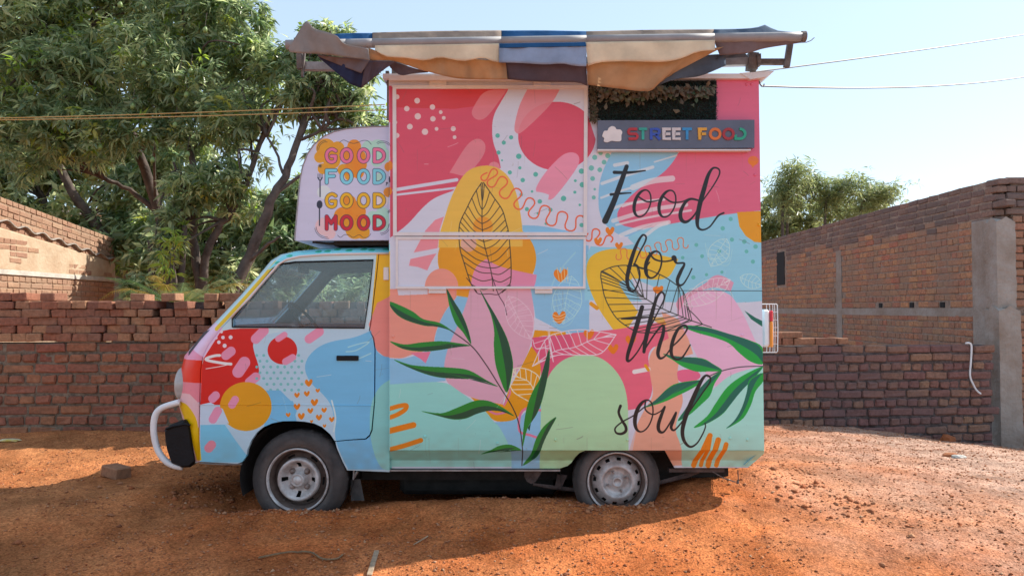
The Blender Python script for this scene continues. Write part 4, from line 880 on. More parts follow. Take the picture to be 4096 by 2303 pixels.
def shell(name, v, f, mats, thick, parent=None, uv=False, smooth=True):
    me_ = mesh(name, v, f, smooth)
    b_ = bmesh.new(); b_.from_mesh(me_); bmesh.ops.delete(b_, geom=[q for q in b_.verts if not q.link_faces], context='VERTS')
    cen = Vector((-.9, 5.1, .9)); bmesh.ops.recalc_face_normals(b_, faces=b_.faces); b_.faces.ensure_lookup_table()
    sc_ = sum(((q.calc_center_median() - cen).dot(q.normal)) * q.calc_area() for q in b_.faces)
    if sc_ < 0: bmesh.ops.reverse_faces(b_, faces=b_.faces)
    b_.to_mesh(me_); b_.free(); me_.polygons.foreach_set('use_smooth', [smooth] * len(me_.polygons))
    o = tp(name, me_, mats, parent, uv=uv)
    md = o.modifiers.new('thickness', 'SOLIDIFY'); md.thickness = thick; md.offset = -1; md.material_offset = 1 if len(mats) > 1 else 0
    return o
cab = shell('cab_body', vs, body_f, [M['mural'], M['interior']], .012, uv=True)
ws = shell('windscreen', vs, win_f, [M['glass']], .004)
# gutter above the door
g = MB(); g.tube([W(*c1(x, y + 3), YC - .008) for x, y in E1[:9]], .0065, 8); tp('rain_gutter', g, M['white'], cab, smooth=True)
# near flank: door with window, sill, pillar
win = [(458, 492), (457, 455), (520, 376), (600, 276), (655, 208), (690, 188), (760, 178), (1138, 168), (1118, 330), (1095, 496)]
win_s = catmull(win[:7], 3)[:-1] + win[6:] if False else win
door = [(318, 630), (345, 577), (402, 503), (455, 447), (545, 350), (635, 246), (684, 192), (722, 168), (782, 154), (900, 145), (1000, 142), (1162, 140), (1150, 250), (1122, 480), (1116, 506), (1136, 545), (1143, 600), (1141, 850), (1128, 985), (1118, 1012), (1100, 1028), (1040, 1032), (952, 1040), (930, 1008), (890, 973), (850, 955), (805, 947), (760, 944), (700, 945), (650, 955), (605, 975), (575, 1000), (548, 1040), (530, 1085), (524, 1115), (505, 1142), (480, 1150), (300, 1140), (299, 1000), (303, 860), (306, 705)]
dr = tplate('cab_door', [PW(door, YC - .004, c1), PW(win, YC - .004, c1)], .03, M['mural'], uv=True)
for P, nm, mt, wd in ((win, 'window_seal', 'black', .0042),):
    g = MB(); q = PW(win, YC - .006, c1); g.tube(q + [q[0]], wd, 6, cap=False); tp(nm, g, M[mt], dr)
tplate('door_window', [PW(win, YC + .012, c1)], .004, M['glass'], dr)
g = MB(); a, b = W(*c1(962, 629), YC), W(*c1(1068, 653), YC); g.box((a.x, YC - .014, b.z), (b.x, YC - .002, a.z), ch=.003); tp('door_handle', g, M['black'], dr)
g = MB(); g.tube(PW([(300, 866), (700, 866), (1136, 870)], YC - .004, c1), .003, 6); tp('body_crease', g, M['mural'], dr, uv=True)
g = MB(); a, b = W(*c1(1188, 204), YC), W(*c1(1214, 266), YC); g.box((a.x, YC - .01, b.z), (b.x, YC + .002, a.z), ch=.003); tp('latch_cover', g, M['bar'])
pil = [(1166, 136), (1216, 135), (1216, 1190), (1012, 1182), (990, 1140), (962, 1075), (955, 1044), (1040, 1037), (1102, 1034), (1122, 1018), (1134, 990), (1147, 850), (1149, 600), (1142, 545), (1121, 508), (1127, 480), (1155, 250)]
tplate('cab_pillar', [PW(pil, YC, c1)], .026, M['mural'], uv=True)
g = MB(); g.tube(PW([(300, 1146), (400, 1152), (505, 1152)], YC + .01, c1), .006, 6); tp('lower_lip', g, M['steel'])
# far flank: same pieces without paint detail
def mirror(pts): return [Vector((p.x, YC + YCF - p.y, p.z)) for p in pts]
tplate('far_door', [[p + Vector((0, 1.39 - .02, 0)) for p in PW(door, YC, c1)], [p + Vector((0, 1.39 - .02, 0)) for p in PW(win, YC, c1)]], .03, M['interior'])
tplate('far_window', [[p + Vector((0, 1.385, 0)) for p in PW(win, YC, c1)]], .004, M['glass'])
# wheel arch linings, floor, bulkhead, dash, wheel
fl = W(*c1(600, 1100), YC)
g = MB(); a, b = W(*c1(1214, 135), YC), W(*c1(1216, 1160), YC); g.box((a.x - .02, YC + .03, b.z), (a.x - .002, YCF - .03, a.z)); tp('bulkhead', g, M['interior'])
g = MB(); a, b = W(*c1(300, 860), YC), W(*c1(1210, 900), YC); g.box((a.x + .02, YC + .035, b.z), (b.x, YCF - .035, b.z + .03)); tp('cab_floor', g, M['under'])
ds = [(330, 600), (400, 510), (450, 488), (520, 492), (560, 520), (600, 640), (420, 760), (320, 760)]
g = quadbox([W(*c1(*p), YC + .3) for p in ds], YC + .05, YCF - .05); o = tp('dashboard', g, M['dash'])
b_ = bmesh.new(); b_.from_mesh(o.data); bmesh.ops.recalc_face_normals(b_, faces=b_.faces); b_.to_mesh(o.data); b_.free()
ctr = W(1228, 1292, YCF - .38); nrm = Vector((.75, 0, .62)).normalized(); sd2 = Vector((0, 1, 0)); up2 = nrm.cross(sd2)
g = MB(); ring = [ctr + (sd2 * math.cos(a) + up2 * math.sin(a)) * .18 for a in np.linspace(0, 2 * math.pi, 25)]; g.tube(ring, .012, 8, cap=False)
for a in (0, math.pi, 1.5 * math.pi): g.tube([ctr - nrm * .03, ctr + (sd2 * math.cos(a) + up2 * math.sin(a)) * .175], .009, 6)
g.tube([ctr - nrm * .02, ctr - nrm * .4], .018, 8); tp('steering_wheel', g, M['black'], smooth=True)
g = MB(); mr_ = W(*c1(800, 200), YC + .7); g.box((mr_.x - .01, mr_.y - .09, mr_.z - .045), (mr_.x + .015, mr_.y + .09, mr_.z + .01), ch=.004); tp('rear_view_mirror', g, M['black'])
for dy in (.2, .78):                                   # seats
    g = MB(); a = W(*c1(900, 640), YC); g.box((a.x, YC + dy, a.z - .28), (a.x + .3, YC + dy + .42, a.z - .12), ch=.03); g.box((a.x + .2, YC + dy, a.z - .14), (a.x + .3, YC + dy + .42, a.z + .02), ch=.03); tp('seat', g, M['dash'])
# headlamps
for y0_ in (YC + .06, YCF - .06 - .2):
    a, b = W(*c1(190, 682), YC + .15), W(*c1(228, 850), YC + .15)
    zz = (a.z + b.z) / 2; rz = (a.z - b.z) / 2; g = MB(); g.lathe([(0, -.02), (rz * .7, -.018), (rz * .93, -.012), (rz, .0), (rz, .06)], 28, (a.x + .035, y0_ + .1, zz), 'X')
    tp('headlamp', g, M['lens'], smooth=True)
# bumper: moulded black cap wrapping round the nose
bp_ = [(190, 705), (262, 640), (450, 572), (512, 636), (556, 900), (600, 1112), (520, 1185), (420, 1190), (280, 1132), (222, 962), (200, 850)]
BX = [W(*cb(*p), YC + .02) for p in bp_]; cx_ = sum(p.x for p in BX) / len(BX)
g = MB(); secs = [(-.005, .9), (.015, 1), (.7, 1.0), (1.385, 1), (1.405, .9)]
cz_ = sum(p.z for p in BX) / len(BX); n = len(BX)
for dy, s_ in secs:
    bow = -.07 * (1 - ((dy - .7) / .7) ** 2)
    g.v += [Vector((cx_ + (p.x - cx_) * s_ + bow, YC + .01 + dy, cz_ + (p.z - cz_) * s_)) for p in BX]
for i in range(len(secs) - 1):
    for k in range(n): g.f.append((i * n + k, i * n + (k + 1) % n, (i + 1) * n + (k + 1) % n, (i + 1) * n + k)); g.mi.append(0)
g.f += [tuple(reversed(range(n))), tuple(range((len(secs) - 1) * n, len(secs) * n))]; g.mi += [0, 0]
o = tp('bumper', g, M['black']); b_ = bmesh.new(); b_.from_mesh(o.data); bmesh.ops.recalc_face_normals(b_, faces=b_.faces); b_.to_mesh(o.data); b_.free()
g = MB(); g.tube([W(*cb(205, 690), YC), W(*cb(300, 655), YC), W(*cb(455, 628), YC), W(*cb(515, 645), YC)], .008, 6); tp('bumper_edge', g, M['black'], o, smooth=True)
# bull bar
g = MB(); pth = catmull([(380, 345), (300, 368), (210, 395), (130, 435), (75, 500), (48, 610), (50, 750), (82, 910), (140, 1030), (225, 1120), (320, 1165), (420, 1182)], 3)
for Y in (YC + .05, YCF - .05): g.tube([W(*cb(*p), Y) for p in pth] if Y < YC + 1 else [W(*cb(*p), YC + .05) + Vector((0, YCF - YC - .1, 0)) for p in pth], .0185, 12)
for p in (W(*cb(340, 1000), YC + .05),): g.tube([p, p + Vector((-.02, .3, 0)), p + Vector((-.02, 1.0, 0)), p + Vector((0, 1.3, 0))], .0175, 10)
tp('bull_bar', g, M['bar'], smooth=True)
# roof box with lettering
rb = [(200, 1300), (210, 1160), (225, 1000), (240, 820), (255, 680), (280, 550), (330, 420), (400, 320), (500, 240), (600, 195), (720, 167), (860, 152), (1000, 144), (1172, 140), (1172, 1296)]
q = PW(rb, YB + .04, c8); me_ = quadbox(list(reversed(q)), YB + .04, YB + 1.3).me('roof_box')
b_ = bmesh.new(); b_.from_mesh(me_); bmesh.ops.recalc_face_normals(b_, faces=b_.faces); b_.to_mesh(me_); b_.free(); rbx = tp('roof_box', me_, M['mural'], uv=True)
g = MB(); g.tube([p + Vector((0, -.001, 0)) for p in q[:14]], .004, 6); tp('edge_trim', g, M['steel'], rbx)
a, b = W(*c8(330, 1302), YB + .06), W(*c8(1170, 1345), YB + .06)
g = MB(); g.box((W(*c8(560, 1300), YB).x, YB + .09, b.z), (b.x, YB + 1.25, a.z - .002)); g.tube([(a.x + .02, YB + .1, a.z - .004), (a.x + .12, YB + .1, b.z + .01), (b.x, YB + .1, b.z + .012)], .007, 6); tp('roof_rack', g, M['under'])
# underbody
g = MB(); a = W(1440, 1845, YC + .2); g.box((a.x, YC + .25, a.z - .12), (W(2950, 1845, YB + .1).x, YCF - .1, a.z + .08)); tp('chassis', g, M['under'])
g = MB(); a, b = W(*c1(330, 960), YC + .2), W(*c1(900, 1100), YC + .2); g.box((a.x, YC + .34, b.z), (b.x, YCF - .05, a.z + .1)); tp('front_underbody', g, M['under'])
def archlip(cx, cy, r, a0, a1, Y0, Y1):
    g_ = MB(); n_ = 20; 
    for i in range(n_ + 1):
        t = R(a0 + (a1 - a0) * i / n_); p = W(cx, cy, Y0); rr_ = r / FPX * Y0
        g_.v += [Vector((p.x + rr_ * math.cos(t), Y0, p.z + rr_ * math.sin(t))), Vector((p.x + rr_ * math.cos(t), Y1, p.z + rr_ * math.sin(t)))]
    for i in range(n_): g_.f.append((2 * i, 2 * i + 1, 2 * i + 3, 2 * i + 2)); g_.mi.append(0)
    b = len(g_.v); p = W(cx, cy, Y0); g_.v += [Vector((p.x, Y1, p.z))]
    for i in range(n_): g_.f.append((2 * i + 1, b, 2 * i + 3)); g_.mi.append(0)
    return g_
tp('arch_lining', archlip(1185, 1905, 225, -20, 200, YC + .026, YC + .33), M['under'], smooth=True)
tp('arch_lining', archlip(2480, 1915, 235, 25, 200, YB + .085, YB + .34), M['under'], smooth=True)
g = MB()                                                # spring hanger, spring, shackle
hq = [(55, 372), (262, 372), (180, 500), (130, 528), (80, 500), (48, 440)]
tplate('spring_hanger', [PW(hq, YB + .12, cu)], .01, M['frame'])
sh = [(430, 420), (540, 430), (470, 585), (400, 570)]; tplate('shackle', [PW(sh, YB + .13, cu)], .02, M['frame'])
for k_ in range(3): g.tube([W(*cu(150 + 60 * k_, 530 + 12 * k_), YB + .16), W(*cu(480, 570 + 8 * k_), YB + .16), W(*cu(1100, 640), YB + .18), W(*cu(1900, 420 + 12 * k_), YB + .16), W(*cu(2050, 385), YB + .16)], .009, 5)
tp('leaf_spring', g, M['frame'])
g = MB(); a, b = W(*cu(1700, 345), YB + .12), W(*cu(2330, 385), YB + .12); g.box((a.x, YB + .1, b.z), (b.x, YB + .14, a.z)); tp('rear_crossbar', g, M['frame'])
g = MB(); g.tube([W(*cu(2200, 385), YB + .1), W(*cu(2330, 460), YB + .1), W(*cu(2450, 500), YB + .1), W(*cu(2500, 505), YB + .1), W(*cu(2495, 370), YB + .1)], .0035, 5); g.lathe([(0, -.01), (.008, -.008), (.006, .01)], 8, W(*cu(2495, 505), YB + .1), 'Z'); tp('hanging_cable', g, M['rust'])
g = MB(); a, b = W(1600, 1880, YB + .45), W(2230, 1975, YB + .45); g.box((a.x, YB + .42, b.z), (b.x, YB + .95, a.z), ch=.03); tp('underbody_blocker', g, M['under'])  # unseen box added to keep daylight out from under the truck
# mud flap
q = [cf(1600, 860), cf(1740, 850), cf(1800, 1160), cf(1610, 1160)]
fl_ = tplate('mud_flap', [[W(*p, YC + .06) for p in q]], .006, M['rubber'])
g = MB(); g.tube([W(*cf(1655, 670), YC + .03), W(*cf(1640, 860), YC + .03)], .005, 6); g.tube([W(*cf(1700, 740), YC + .04), W(*cf(1640, 840), YC + .04)], .008, 6); tp('bracket', g, M['steel'], fl_)
# ---------------- wheels
def make_wheel(cx, cy, r, rim, Y, kind, steer):
    p = W(cx, cy, Y); t = r - rim
    tyre = MB(); prf = [(rim - .004, .035), (rim - .002, .004), (rim + .006, -.004), (rim + t * .12, -.012), (rim + t * .35, -.018), (rim + t * .62, -.014), (rim + t * .8, -.004), (r - .014, .008), (r - .004, .018), (r, .034), (r, .115), (r - .006, .13), (r - .02, .142), (rim, .15)]
    tyre.lathe(prf, 56, (0, 0, 0))
    for i in range(56):                                # tread blocks on the shoulder
        a = 2 * math.pi * i / 56; c_, s_ = math.cos(a), math.sin(a); d_ = .011
        if i % 2 == 0:
            q = [Vector((c_ * (r - .001) + dx * -s_, yy, s_ * (r - .001) + dx * c_)) for yy in (.036, .11) for dx in (-d_, d_)]; q2 = [v_ + Vector((c_, 0, s_)) * .002 for v_ in q]
            tyre.add(q + q2, [(0, 1, 5, 4), (1, 3, 7, 5), (3, 2, 6, 7), (2, 0, 4, 6), (4, 5, 7, 6)])
    wm = tyre.me('wheel', True)
    b_ = bmesh.new(); b_.from_mesh(wm); bmesh.ops.recalc_face_normals(b_, faces=b_.faces); b_.to_mesh(wm); b_.free()
    wl = obj('wheel', wm, truck, M['tyre'], loc=p + Vector((0, -5.1, 0)), rot=(0, 0, steer))
    g = MB(); k = rim / .174
    g.lathe([(rim * .93, .002), (rim * .9, .02), (rim * .86, .03), (rim * .84, .055), (rim * .835, .1)], 64, (0, 0, 0))
    g0 = MB(); g0.lathe([(rim * 1.0, -.006), (rim * .985, -.018), (rim * .95, -.016), (rim * .93, .002)], 64, (0, 0, 0)); obj('rim_lip', g0.me('rim_lip', True), wl, M['cap'])
    if kind == 'rear':
        def sk(rad, a): return abs(rad - rim * .735) < rim * .045 and (a * 12 / (2 * math.pi) + .02) % 1.0 > .68
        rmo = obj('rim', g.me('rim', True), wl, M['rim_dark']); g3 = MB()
        g3.lathe([(rim * .835, .05), (rim * .82, .045), (rim * .78, .03), (rim * .69, .02), (rim * .64, .008), (rim * .56, -.004), (rim * .5, -.01), (rim * .46, .004), (rim * .43, .02), (rim * .3, .022), (rim * .24, .014), (rim * .2, .006), (rim * .17, .006)], 96, (0, 0, 0), skip=sk); obj('wheel_disc', g3.me('wheel_disc', True), wl, M['cap'])
        g2 = MB(); g2.lathe([(rim * .19, .012), (rim * .17, -.008), (rim * .12, -.012), (rim * .11, .0), (0, -.002)], 28, (0, 0, 0)); obj('hub_cap', g2.me('hub_cap', True), wl, M['cap'])
        for i in range(4):
            a = .4 + i * math.pi / 2; g2 = MB(); g2.lathe([(0, -.012), (.006, -.011), (.008, .012)], 6, (math.cos(a) * rim * .33, .004, math.sin(a) * rim * .33)); obj('wheel_nut', g2.me('wheel_nut'), wl, M['rim'])
    else:
        def sk(rad, a):
            u = (a / (2 * math.pi) * 6 + .25) % 1.0
            return (abs(rad - rim * .745) < rim * .03 and u < .34)
        g.lathe([(rim * .835, .06), (rim * .8, .055), (rim * .775, .052), (rim * .715, .046), (rim * .68, .034)], 96, (0, 0, 0), skip=sk)
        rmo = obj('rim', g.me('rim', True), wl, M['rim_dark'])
        def sk2(rad, a):
            u = (a / (2 * math.pi) * 4 + .065) % 1.0
            return (rim * .38 < rad < rim * .53 and u < .13)
        g2 = MB(); g2.lathe([(rim * .68, .03), (rim * .67, .004), (rim * .64, -.006), (rim * .58, -.004), (rim * .54, .004), (rim * .49, .014), (rim * .44, .03), (rim * .38, .034), (rim * .28, .03), (rim * .235, .012), (rim * .2, .006)], 96, (0, 0, 0), skip=sk2); obj('wheel_cover', g2.me('wheel_cover', True), wl, M['cap'])
        g2 = MB(); g2.lathe([(rim * .22, .01), (rim * .21, -.012), (rim * .17, -.018), (rim * .15, -.012), (rim * .12, -.02), (0, -.022)], 28, (0, 0, 0)); obj('hub_cap', g2.me('hub_cap', True), wl, M['cap'])
        for i in range(4):
            a = math.pi / 4 + i * math.pi / 2; g2 = MB(); g2.lathe([(0, .006), (.009, .007), (.014, .016), (.02, .03)], 14, (math.cos(a) * rim * .33, .004, math.sin(a) * rim * .33)); obj('wheel_nut', g2.me('wheel_nut', True), wl, M['rim'])
    g2 = MB(); g2.lathe([(0, .07), (rim * .83, .071)], 24, (0, 0, 0)); obj('brake_drum', g2.me('brake_drum'), wl, M['under'])
    g2 = MB(); a = 4.1 if kind == 'front' else 2.9; g2.tube([(math.cos(a) * rim * .8, .03, math.sin(a) * rim * .8), (math.cos(a) * rim * .76, -.008, math.sin(a) * rim * .76)], .004, 6); obj('valve', g2.me('valve'), wl, M['rubber'])
    return wl
wf = make_wheel(1192, 1918, .281, .184, YC + .01, 'front', R(-4)); wr = make_wheel(2469, 1926, .252, .174, YC + .015, 'rear', 0)
for wsrc, dy in ((wf, 1.37), (wr, 1.37)):               # far side wheels, seen dimly under the body
    c = wsrc.copy(); COL.objects.link(c); c.location = wsrc.location + Vector((0, dy, 0)); c.rotation_euler = (0, 0, math.pi)
    for ch in list(wsrc.children): d_ = ch.copy(); COL.objects.link(d_); d_.parent = c
# ---------------- awning on the roof
aw = empty('awning', (0, YB, tl.z), 'rolled up cream and blue striped canvas awning on the truck roof', 'awning')
AI = Matrix.Translation((0, -YB, -tl.z))
def ap(name, mb, mat_, smooth=False, **k):
    me_ = mb.me(name, smooth) if isinstance(mb, MB) else mb; me_.transform(AI); return obj(name, me_, aw, mat_, **k)
YA = YB - .22
p0, p1 = a1(20, 320), a2(2395, 184)
def cloth(name, top, bot, Y0, Y1, mat_, f, nx=None, ny=8, fold=.012, seed=0, wav=14):
    """hanging piece of canvas between an upper and a lower line, with folds"""
    top = catmull(top, 6); bot = catmull(bot, 6); 
    def rs_(P, n_):
        d_ = [0]
        for a_, b_ in zip(P[:-1], P[1:]): d_.append(d_[-1] + math.hypot(b_[0] - a_[0], b_[1] - a_[1]))
        out = []; 
        for i in range(n_):
            s_ = d_[-1] * i / (n_ - 1); j = max(0, min(len(P) - 2, np.searchsorted(d_, s_) - 1)); u = (s_ - d_[j]) / max(1e-6, d_[j + 1] - d_[j]); out.append(tuple(a_ + (b_ - a_) * u for a_, b_ in zip(P[j], P[j + 1])))
        return out
    nx = nx or max(8, int(abs(top[-1][0] - top[0][0]) / 26)); T_, B_2 = rs_(top, nx), rs_(bot, nx); V = []; rs = random.Random(seed); ph = [rs.random() * 6 for _ in range(4)]
    for j in range(ny + 1):
        v = j / ny
        for i in range(nx):
            px = T_[i][0] + (B_2[i][0] - T_[i][0]) * v; py = T_[i][1] + (B_2[i][1] - T_[i][1]) * v
            s_ = i / nx * wav; y = Y0 + (Y1 - Y0) * v + fold * v ** .6 * (math.sin(s_ + ph[0] + v) + .5 * math.sin(2.3 * s_ + ph[1] - 2 * v) + .4 * math.sin(5.1 * s_ + ph[2]))
            V.append(W(*f(px, py), y))
    F = [(j * nx + i, (j + 1) * nx + i, (j + 1) * nx + i + 1, j * nx + i + 1) for j in range(ny) for i in range(nx - 1)]
    me_ = mesh(name, V, F, True); me_.transform(AI); o = obj(name, me_, aw, mat_); md = o.modifiers.new('thickness', 'SOLIDIFY'); md.thickness = .003; return o
ID = lambda x, y: (x, y)
# roller tube in a sleeve of canvas: coloured stripe by stripe
def yt(x, o): return 176 + (147 - 176) * (x - 1371) / (3220 - 1371) + o
for x0_, x1_, k in ((1145, 1385, 'grey'), (1385, 1490, 'slate'), (1490, 2005, 'grey'), (2005, 2345, 'grey'), (2345, 2855, 'grey'), (2855, 3215, 'slate')):
    g = MB(); g.tube([W(x, yt(x, 0), YA) for x in np.linspace(x0_, x1_, 5)], .026, 14); ap('roller_tube', g, M['tube_grey'] if 'tube_grey' in M else M.setdefault('tube_grey', mat('tube_grey', (.27, .27, .28), .6, .1, 8)), True)
g = MB(); g.tube([W(3205, yt(3205, 0), YA), W(3222, yt(3222, 0), YA)], .029, 16); ap('tube_cap', g, M['rust'])
# upper strips behind the tube
for x0_, x1_, k, s_, T0, T1 in ((1335, 1490, 'blue', 1, 137, 133), (1490, 2005, 'tan2', 2, 131, 122), (2005, 2345, 'blue', 3, 123, 126), (2345, 2855, 'tan2', 4, 126, 118)):
    m_ = M['blue'] if k == 'blue' else M.setdefault('tan2', clothmat('faded_canvas', (.36, .29, .24)))
    cloth('canvas_stripe', [(x0_, T0), ((x0_ + x1_) / 2, (T0 + T1) / 2 - 2), (x1_, T1)], [(x0_, yt(x0_, -6)), (x1_, yt(x1_, -6))], YA + .05, YA + .015, m_, ID, seed=s_, fold=.006)
cloth('canvas_stripe', [(2855, 118), (2960, 116), (3015, 112), (3040, 107), (3066, 100), (3105, 122), (3200, 130)], [(2855, yt(2855, -6)), (3000, yt(3000, -6)), (3205, yt(3205, -6))], YA + .06, YA + .015, M.setdefault('dkslate', clothmat('dark_slate_canvas', (.1, .14, .2))), ID, seed=5)
# scalloped valance in front
for x0_, x1_, k, bot in ((1500, 1998, 'cream', [(1500, 200), (1545, 226), (1620, 232), (1700, 242), (1760, 230), (1850, 244), (1930, 232), (1965, 244), (1998, 250)]),
                         (1996, 2347, 'slate', [(1996, 250), (2080, 252), (2180, 258), (2250, 254), (2300, 264), (2345, 265)]),
                         (2342, 2860, 'cream', [(2352, 264), (2400, 250), (2500, 245), (2640, 248), (2720, 236), (2790, 208), (2860, 200)])):
    cloth('valance', [(x0_, yt(x0_, 8)), (x1_, yt(x1_, 8))], bot, YA - .026, YA - .045, M[k], ID, seed=x0_, fold=.007, wav=20)
cloth('valance', [(1998, yt(1998, 9)), (2342, yt(2342, 9))], [(1998, yt(1998, 26)), (2345, yt(2342, 24))], YA - .029, YA - .036, M['blue'], ID, seed=8, fold=.002)
# hanging flaps behind the valance
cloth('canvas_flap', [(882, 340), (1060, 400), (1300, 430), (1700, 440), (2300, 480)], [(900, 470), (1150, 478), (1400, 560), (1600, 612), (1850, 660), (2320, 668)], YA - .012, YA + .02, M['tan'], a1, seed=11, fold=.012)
cloth('canvas_flap', [(2000, 240), (2345, 250)], [(2030, 318), (2150, 328), (2300, 330), (2350, 345)], YA - .01, YA + .03, M['plum'], ID, seed=12, fold=.01, wav=6)
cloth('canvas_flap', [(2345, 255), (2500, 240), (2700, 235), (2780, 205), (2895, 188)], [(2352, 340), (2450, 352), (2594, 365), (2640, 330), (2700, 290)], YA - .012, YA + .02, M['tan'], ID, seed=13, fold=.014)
cloth('canvas_flap', [(2640, 330), (2720, 262), (2790, 226), (2900, 216)], [(2630, 345), (2700, 318), (2800, 305), (2905, 262)], YA + .05, YA + .07, M['slate'] if False else M['dkslate'], ID, seed=14, fold=.008)
cloth('canvas_flap', [(2855, yt(2855, 8)), (3000, yt(3000, 8)), (3200, yt(3200, 8))], [(2880, 222), (2990, 214), (3060, 194), (3205, 172)], YA - .01, YA + .02, M['slate'] if False else M.setdefault('dusk', clothmat('dusky_canvas', (.2, .17, .19))), ID, seed=15, fold=.01)
cloth('canvas_flap', [(2900, 216), (2980, 214)], [(2850, 236), (2995, 228)], YA + .04, YA + .06, M['dkslate'], ID, seed=16)
cloth('corner_flap', [(60, 350), (150, 200), (248, 62), (330, 140), (540, 205), (640, 300), (880, 345)], [(70, 385), (180, 395), (350, 402), (600, 430), (750, 448), (900, 470)], YA - .075, YA - .06, M['grey'], a1, seed=17, fold=.01, nx=40, wav=6)
cloth('canvas_flap', [(350, 420), (500, 440), (700, 450), (880, 460)], [(430, 490), (560, 600), (700, 712), (818, 756)], YA, YA + .03, M['navy'], a1, seed=18, fold=.014, nx=24, wav=6)
cloth('canvas_flap', [(360, 405), (500, 428), (700, 446), (900, 465)], [(370, 430), (520, 492), (700, 560), (812, 602)], YA - .02, YA - .005, M['dusk'], a1, seed=19, fold=.01, nx=24, wav=6)
cloth('canvas_flap', [(850, 468), (980, 475), (1110, 480), (1180, 485)], [(815, 752), (880, 700), (1000, 600), (1082, 540)], YA + .0, YA + .02, M['plum'], a1, seed=20, fold=.014, nx=20, wav=6)
cloth('canvas_flap', [(1080, 482), (1200, 500), (1400, 562), (1500, 590)], [(1110, 545), (1215, 620), (1350, 606), (1500, 595)], YA + .05, YA + .06, M['plum'], a1, seed=21, fold=.008, nx=20, wav=6)
# arms, brackets, posts
def bar(name, a, b, w_, d_, m_='rust'):
    g_ = MB(); a, b = Vector(a), Vector(b); t = (b - a).normalized(); n_ = Vector((-t.z, 0, t.x))
    g_.add([a + n_ * w_ / 2 + Vector((0, -d_ / 2, 0)), a - n_ * w_ / 2 + Vector((0, -d_ / 2, 0)), b - n_ * w_ / 2 + Vector((0, -d_ / 2, 0)), b + n_ * w_ / 2 + Vector((0, -d_ / 2, 0)), a + n_ * w_ / 2 + Vector((0, d_ / 2, 0)), a - n_ * w_ / 2 + Vector((0, d_ / 2, 0)), b - n_ * w_ / 2 + Vector((0, d_ / 2, 0)), b + n_ * w_ / 2 + Vector((0, d_ / 2, 0))],
           [(0, 1, 2, 3), (7, 6, 5, 4), (0, 4, 5, 1), (1, 5, 6, 2), (2, 6, 7, 3), (3, 7, 4, 0)])
    ap(name, g_, M[m_])
bar('folding_arm', W(*a2(1300, 410), YB + .0), W(*a2(1925, 395), YB + .0), .055, .04, 'steel')
bar('folding_arm', W(*a1(190, 532), YB + .0), W(*a1(560, 535), YB + .0), .045, .04, 'steel')
bar('arm_bracket', W(*a2(1955, 335), YB), W(*a2(1945, 475), YB), .055, .06); bar('arm_bracket', W(*a2(2000, 345), YB - .02), W(*a2(2005, 440), YB - .02), .02, .05)
bar('roof_post', W(*a2(1957, 440), YB + .03), W(*a2(1957, 525), YB + .03), .028, .03); bar('roof_post', W(*a1(1155, 545), YB + .03), W(*a1(1155, 655), YB + .03), .03, .03); bar('roof_post', W(*a1(1083, 585), YB + .05), W(*a1(1083, 700), YB + .05), .02, .03)
bar('folding_arm', W(*a2(2015, 405), YB - .02), W(*a2(2250, 405), YB - .06), .032, .03); bar('arm_link', W(*a2(2275, 255), YB - .08), W(*a2(2245, 450), YB - .08), .03, .03)
bar('arm_link', W(*a1(175, 395), YB - .03), W(*a1(180, 560), YB - .03), .03, .03); bar('arm_link', W(*a1(225, 395), YB - .03), W(*a1(205, 640), YB - .03), .012, .02)
bar('cross_tube', W(*a2(-1700, 400), YB + .3), W(*a2(1925, 395), YB + .3), .04, .04)
g = MB(); g.tube([W(*a2(2350, 240), YA - .02), W(*a2(2420, 236), YA - .02), W(*a2(2455, 222), YA - .02), W(*a2(2485, 196), YA - .02)], .0022, 5); ap('loose_thread', g, M['dusk'])
g = MB(); g.box((W(1556, 0, YB).x - .01, YB + .0, W(0, 480, YB).z), (W(1556, 0, YB).x + .0, YB + .02, tl.z)); tp('corner_strip', g, M['rust'])
# ------------------------------------------------------------------ ground of red laterite soil
def gz(x, y):
    x = np.asarray(x, float); y = np.asarray(y, float)
    G = lambda cx, cy, sx, sy, h: h * np.exp(-((x - cx) / sx) ** 2 - ((y - cy) / sy) ** 2)
    z = -.10 * np.clip((4.3 - y) / 1.2, 0, 1.6)                        # falls towards the viewer
    z = z - .34 * np.clip((x - 2.6) / 2.8, 0, 1) ** 1.4 * np.clip((y - 5) / 3, 0, 1) - .06 * np.clip((y - 6) / 3, 0, 1) * (x > 0)
    z = z + .10 * np.clip((y - 5.2) / 1.0, 0, 1) * np.clip((-x - .5) / 1.2, 0, 1)
    z = z + G(1.42, 4.82, .42, .36, .15) + G(1.0, 4.6, .2, .25, .05) + G(2.2, 5.2, .7, .5, .05)
    z = z + G(0, 4.42, .95, .2, .05) + G(-1.28, 4.22, .32, .1, .03) + G(.62, 4.2, .35, .11, .012)
    z = z - G(-1.26, 4.46, .3, .13, .07) - G(.62, 4.44, .28, .12, .05) - G(-1.62, 4.5, .14, .16, .05)
    z = z - G(-.1, 5.05, 1.1, .42, .14) + G(-2.1, 4.7, .4, .3, .03) + G(-3.2, 6.25, 1.2, .2, .03)
    z = z + fbm(x * 1.1, y * 1.1, 4, 3) * .03 + fbm(x * 4.5, y * 6, 4, 13) * .014
    near = np.clip((10 - y) / 2, 0, 1)
    z = z + near * (fbm(x * 36, y * 36, 3, 23) * .006 + np.clip(vnoise(x * 24, y * 24, 51) - .72, 0, 1) * .022)
    return z
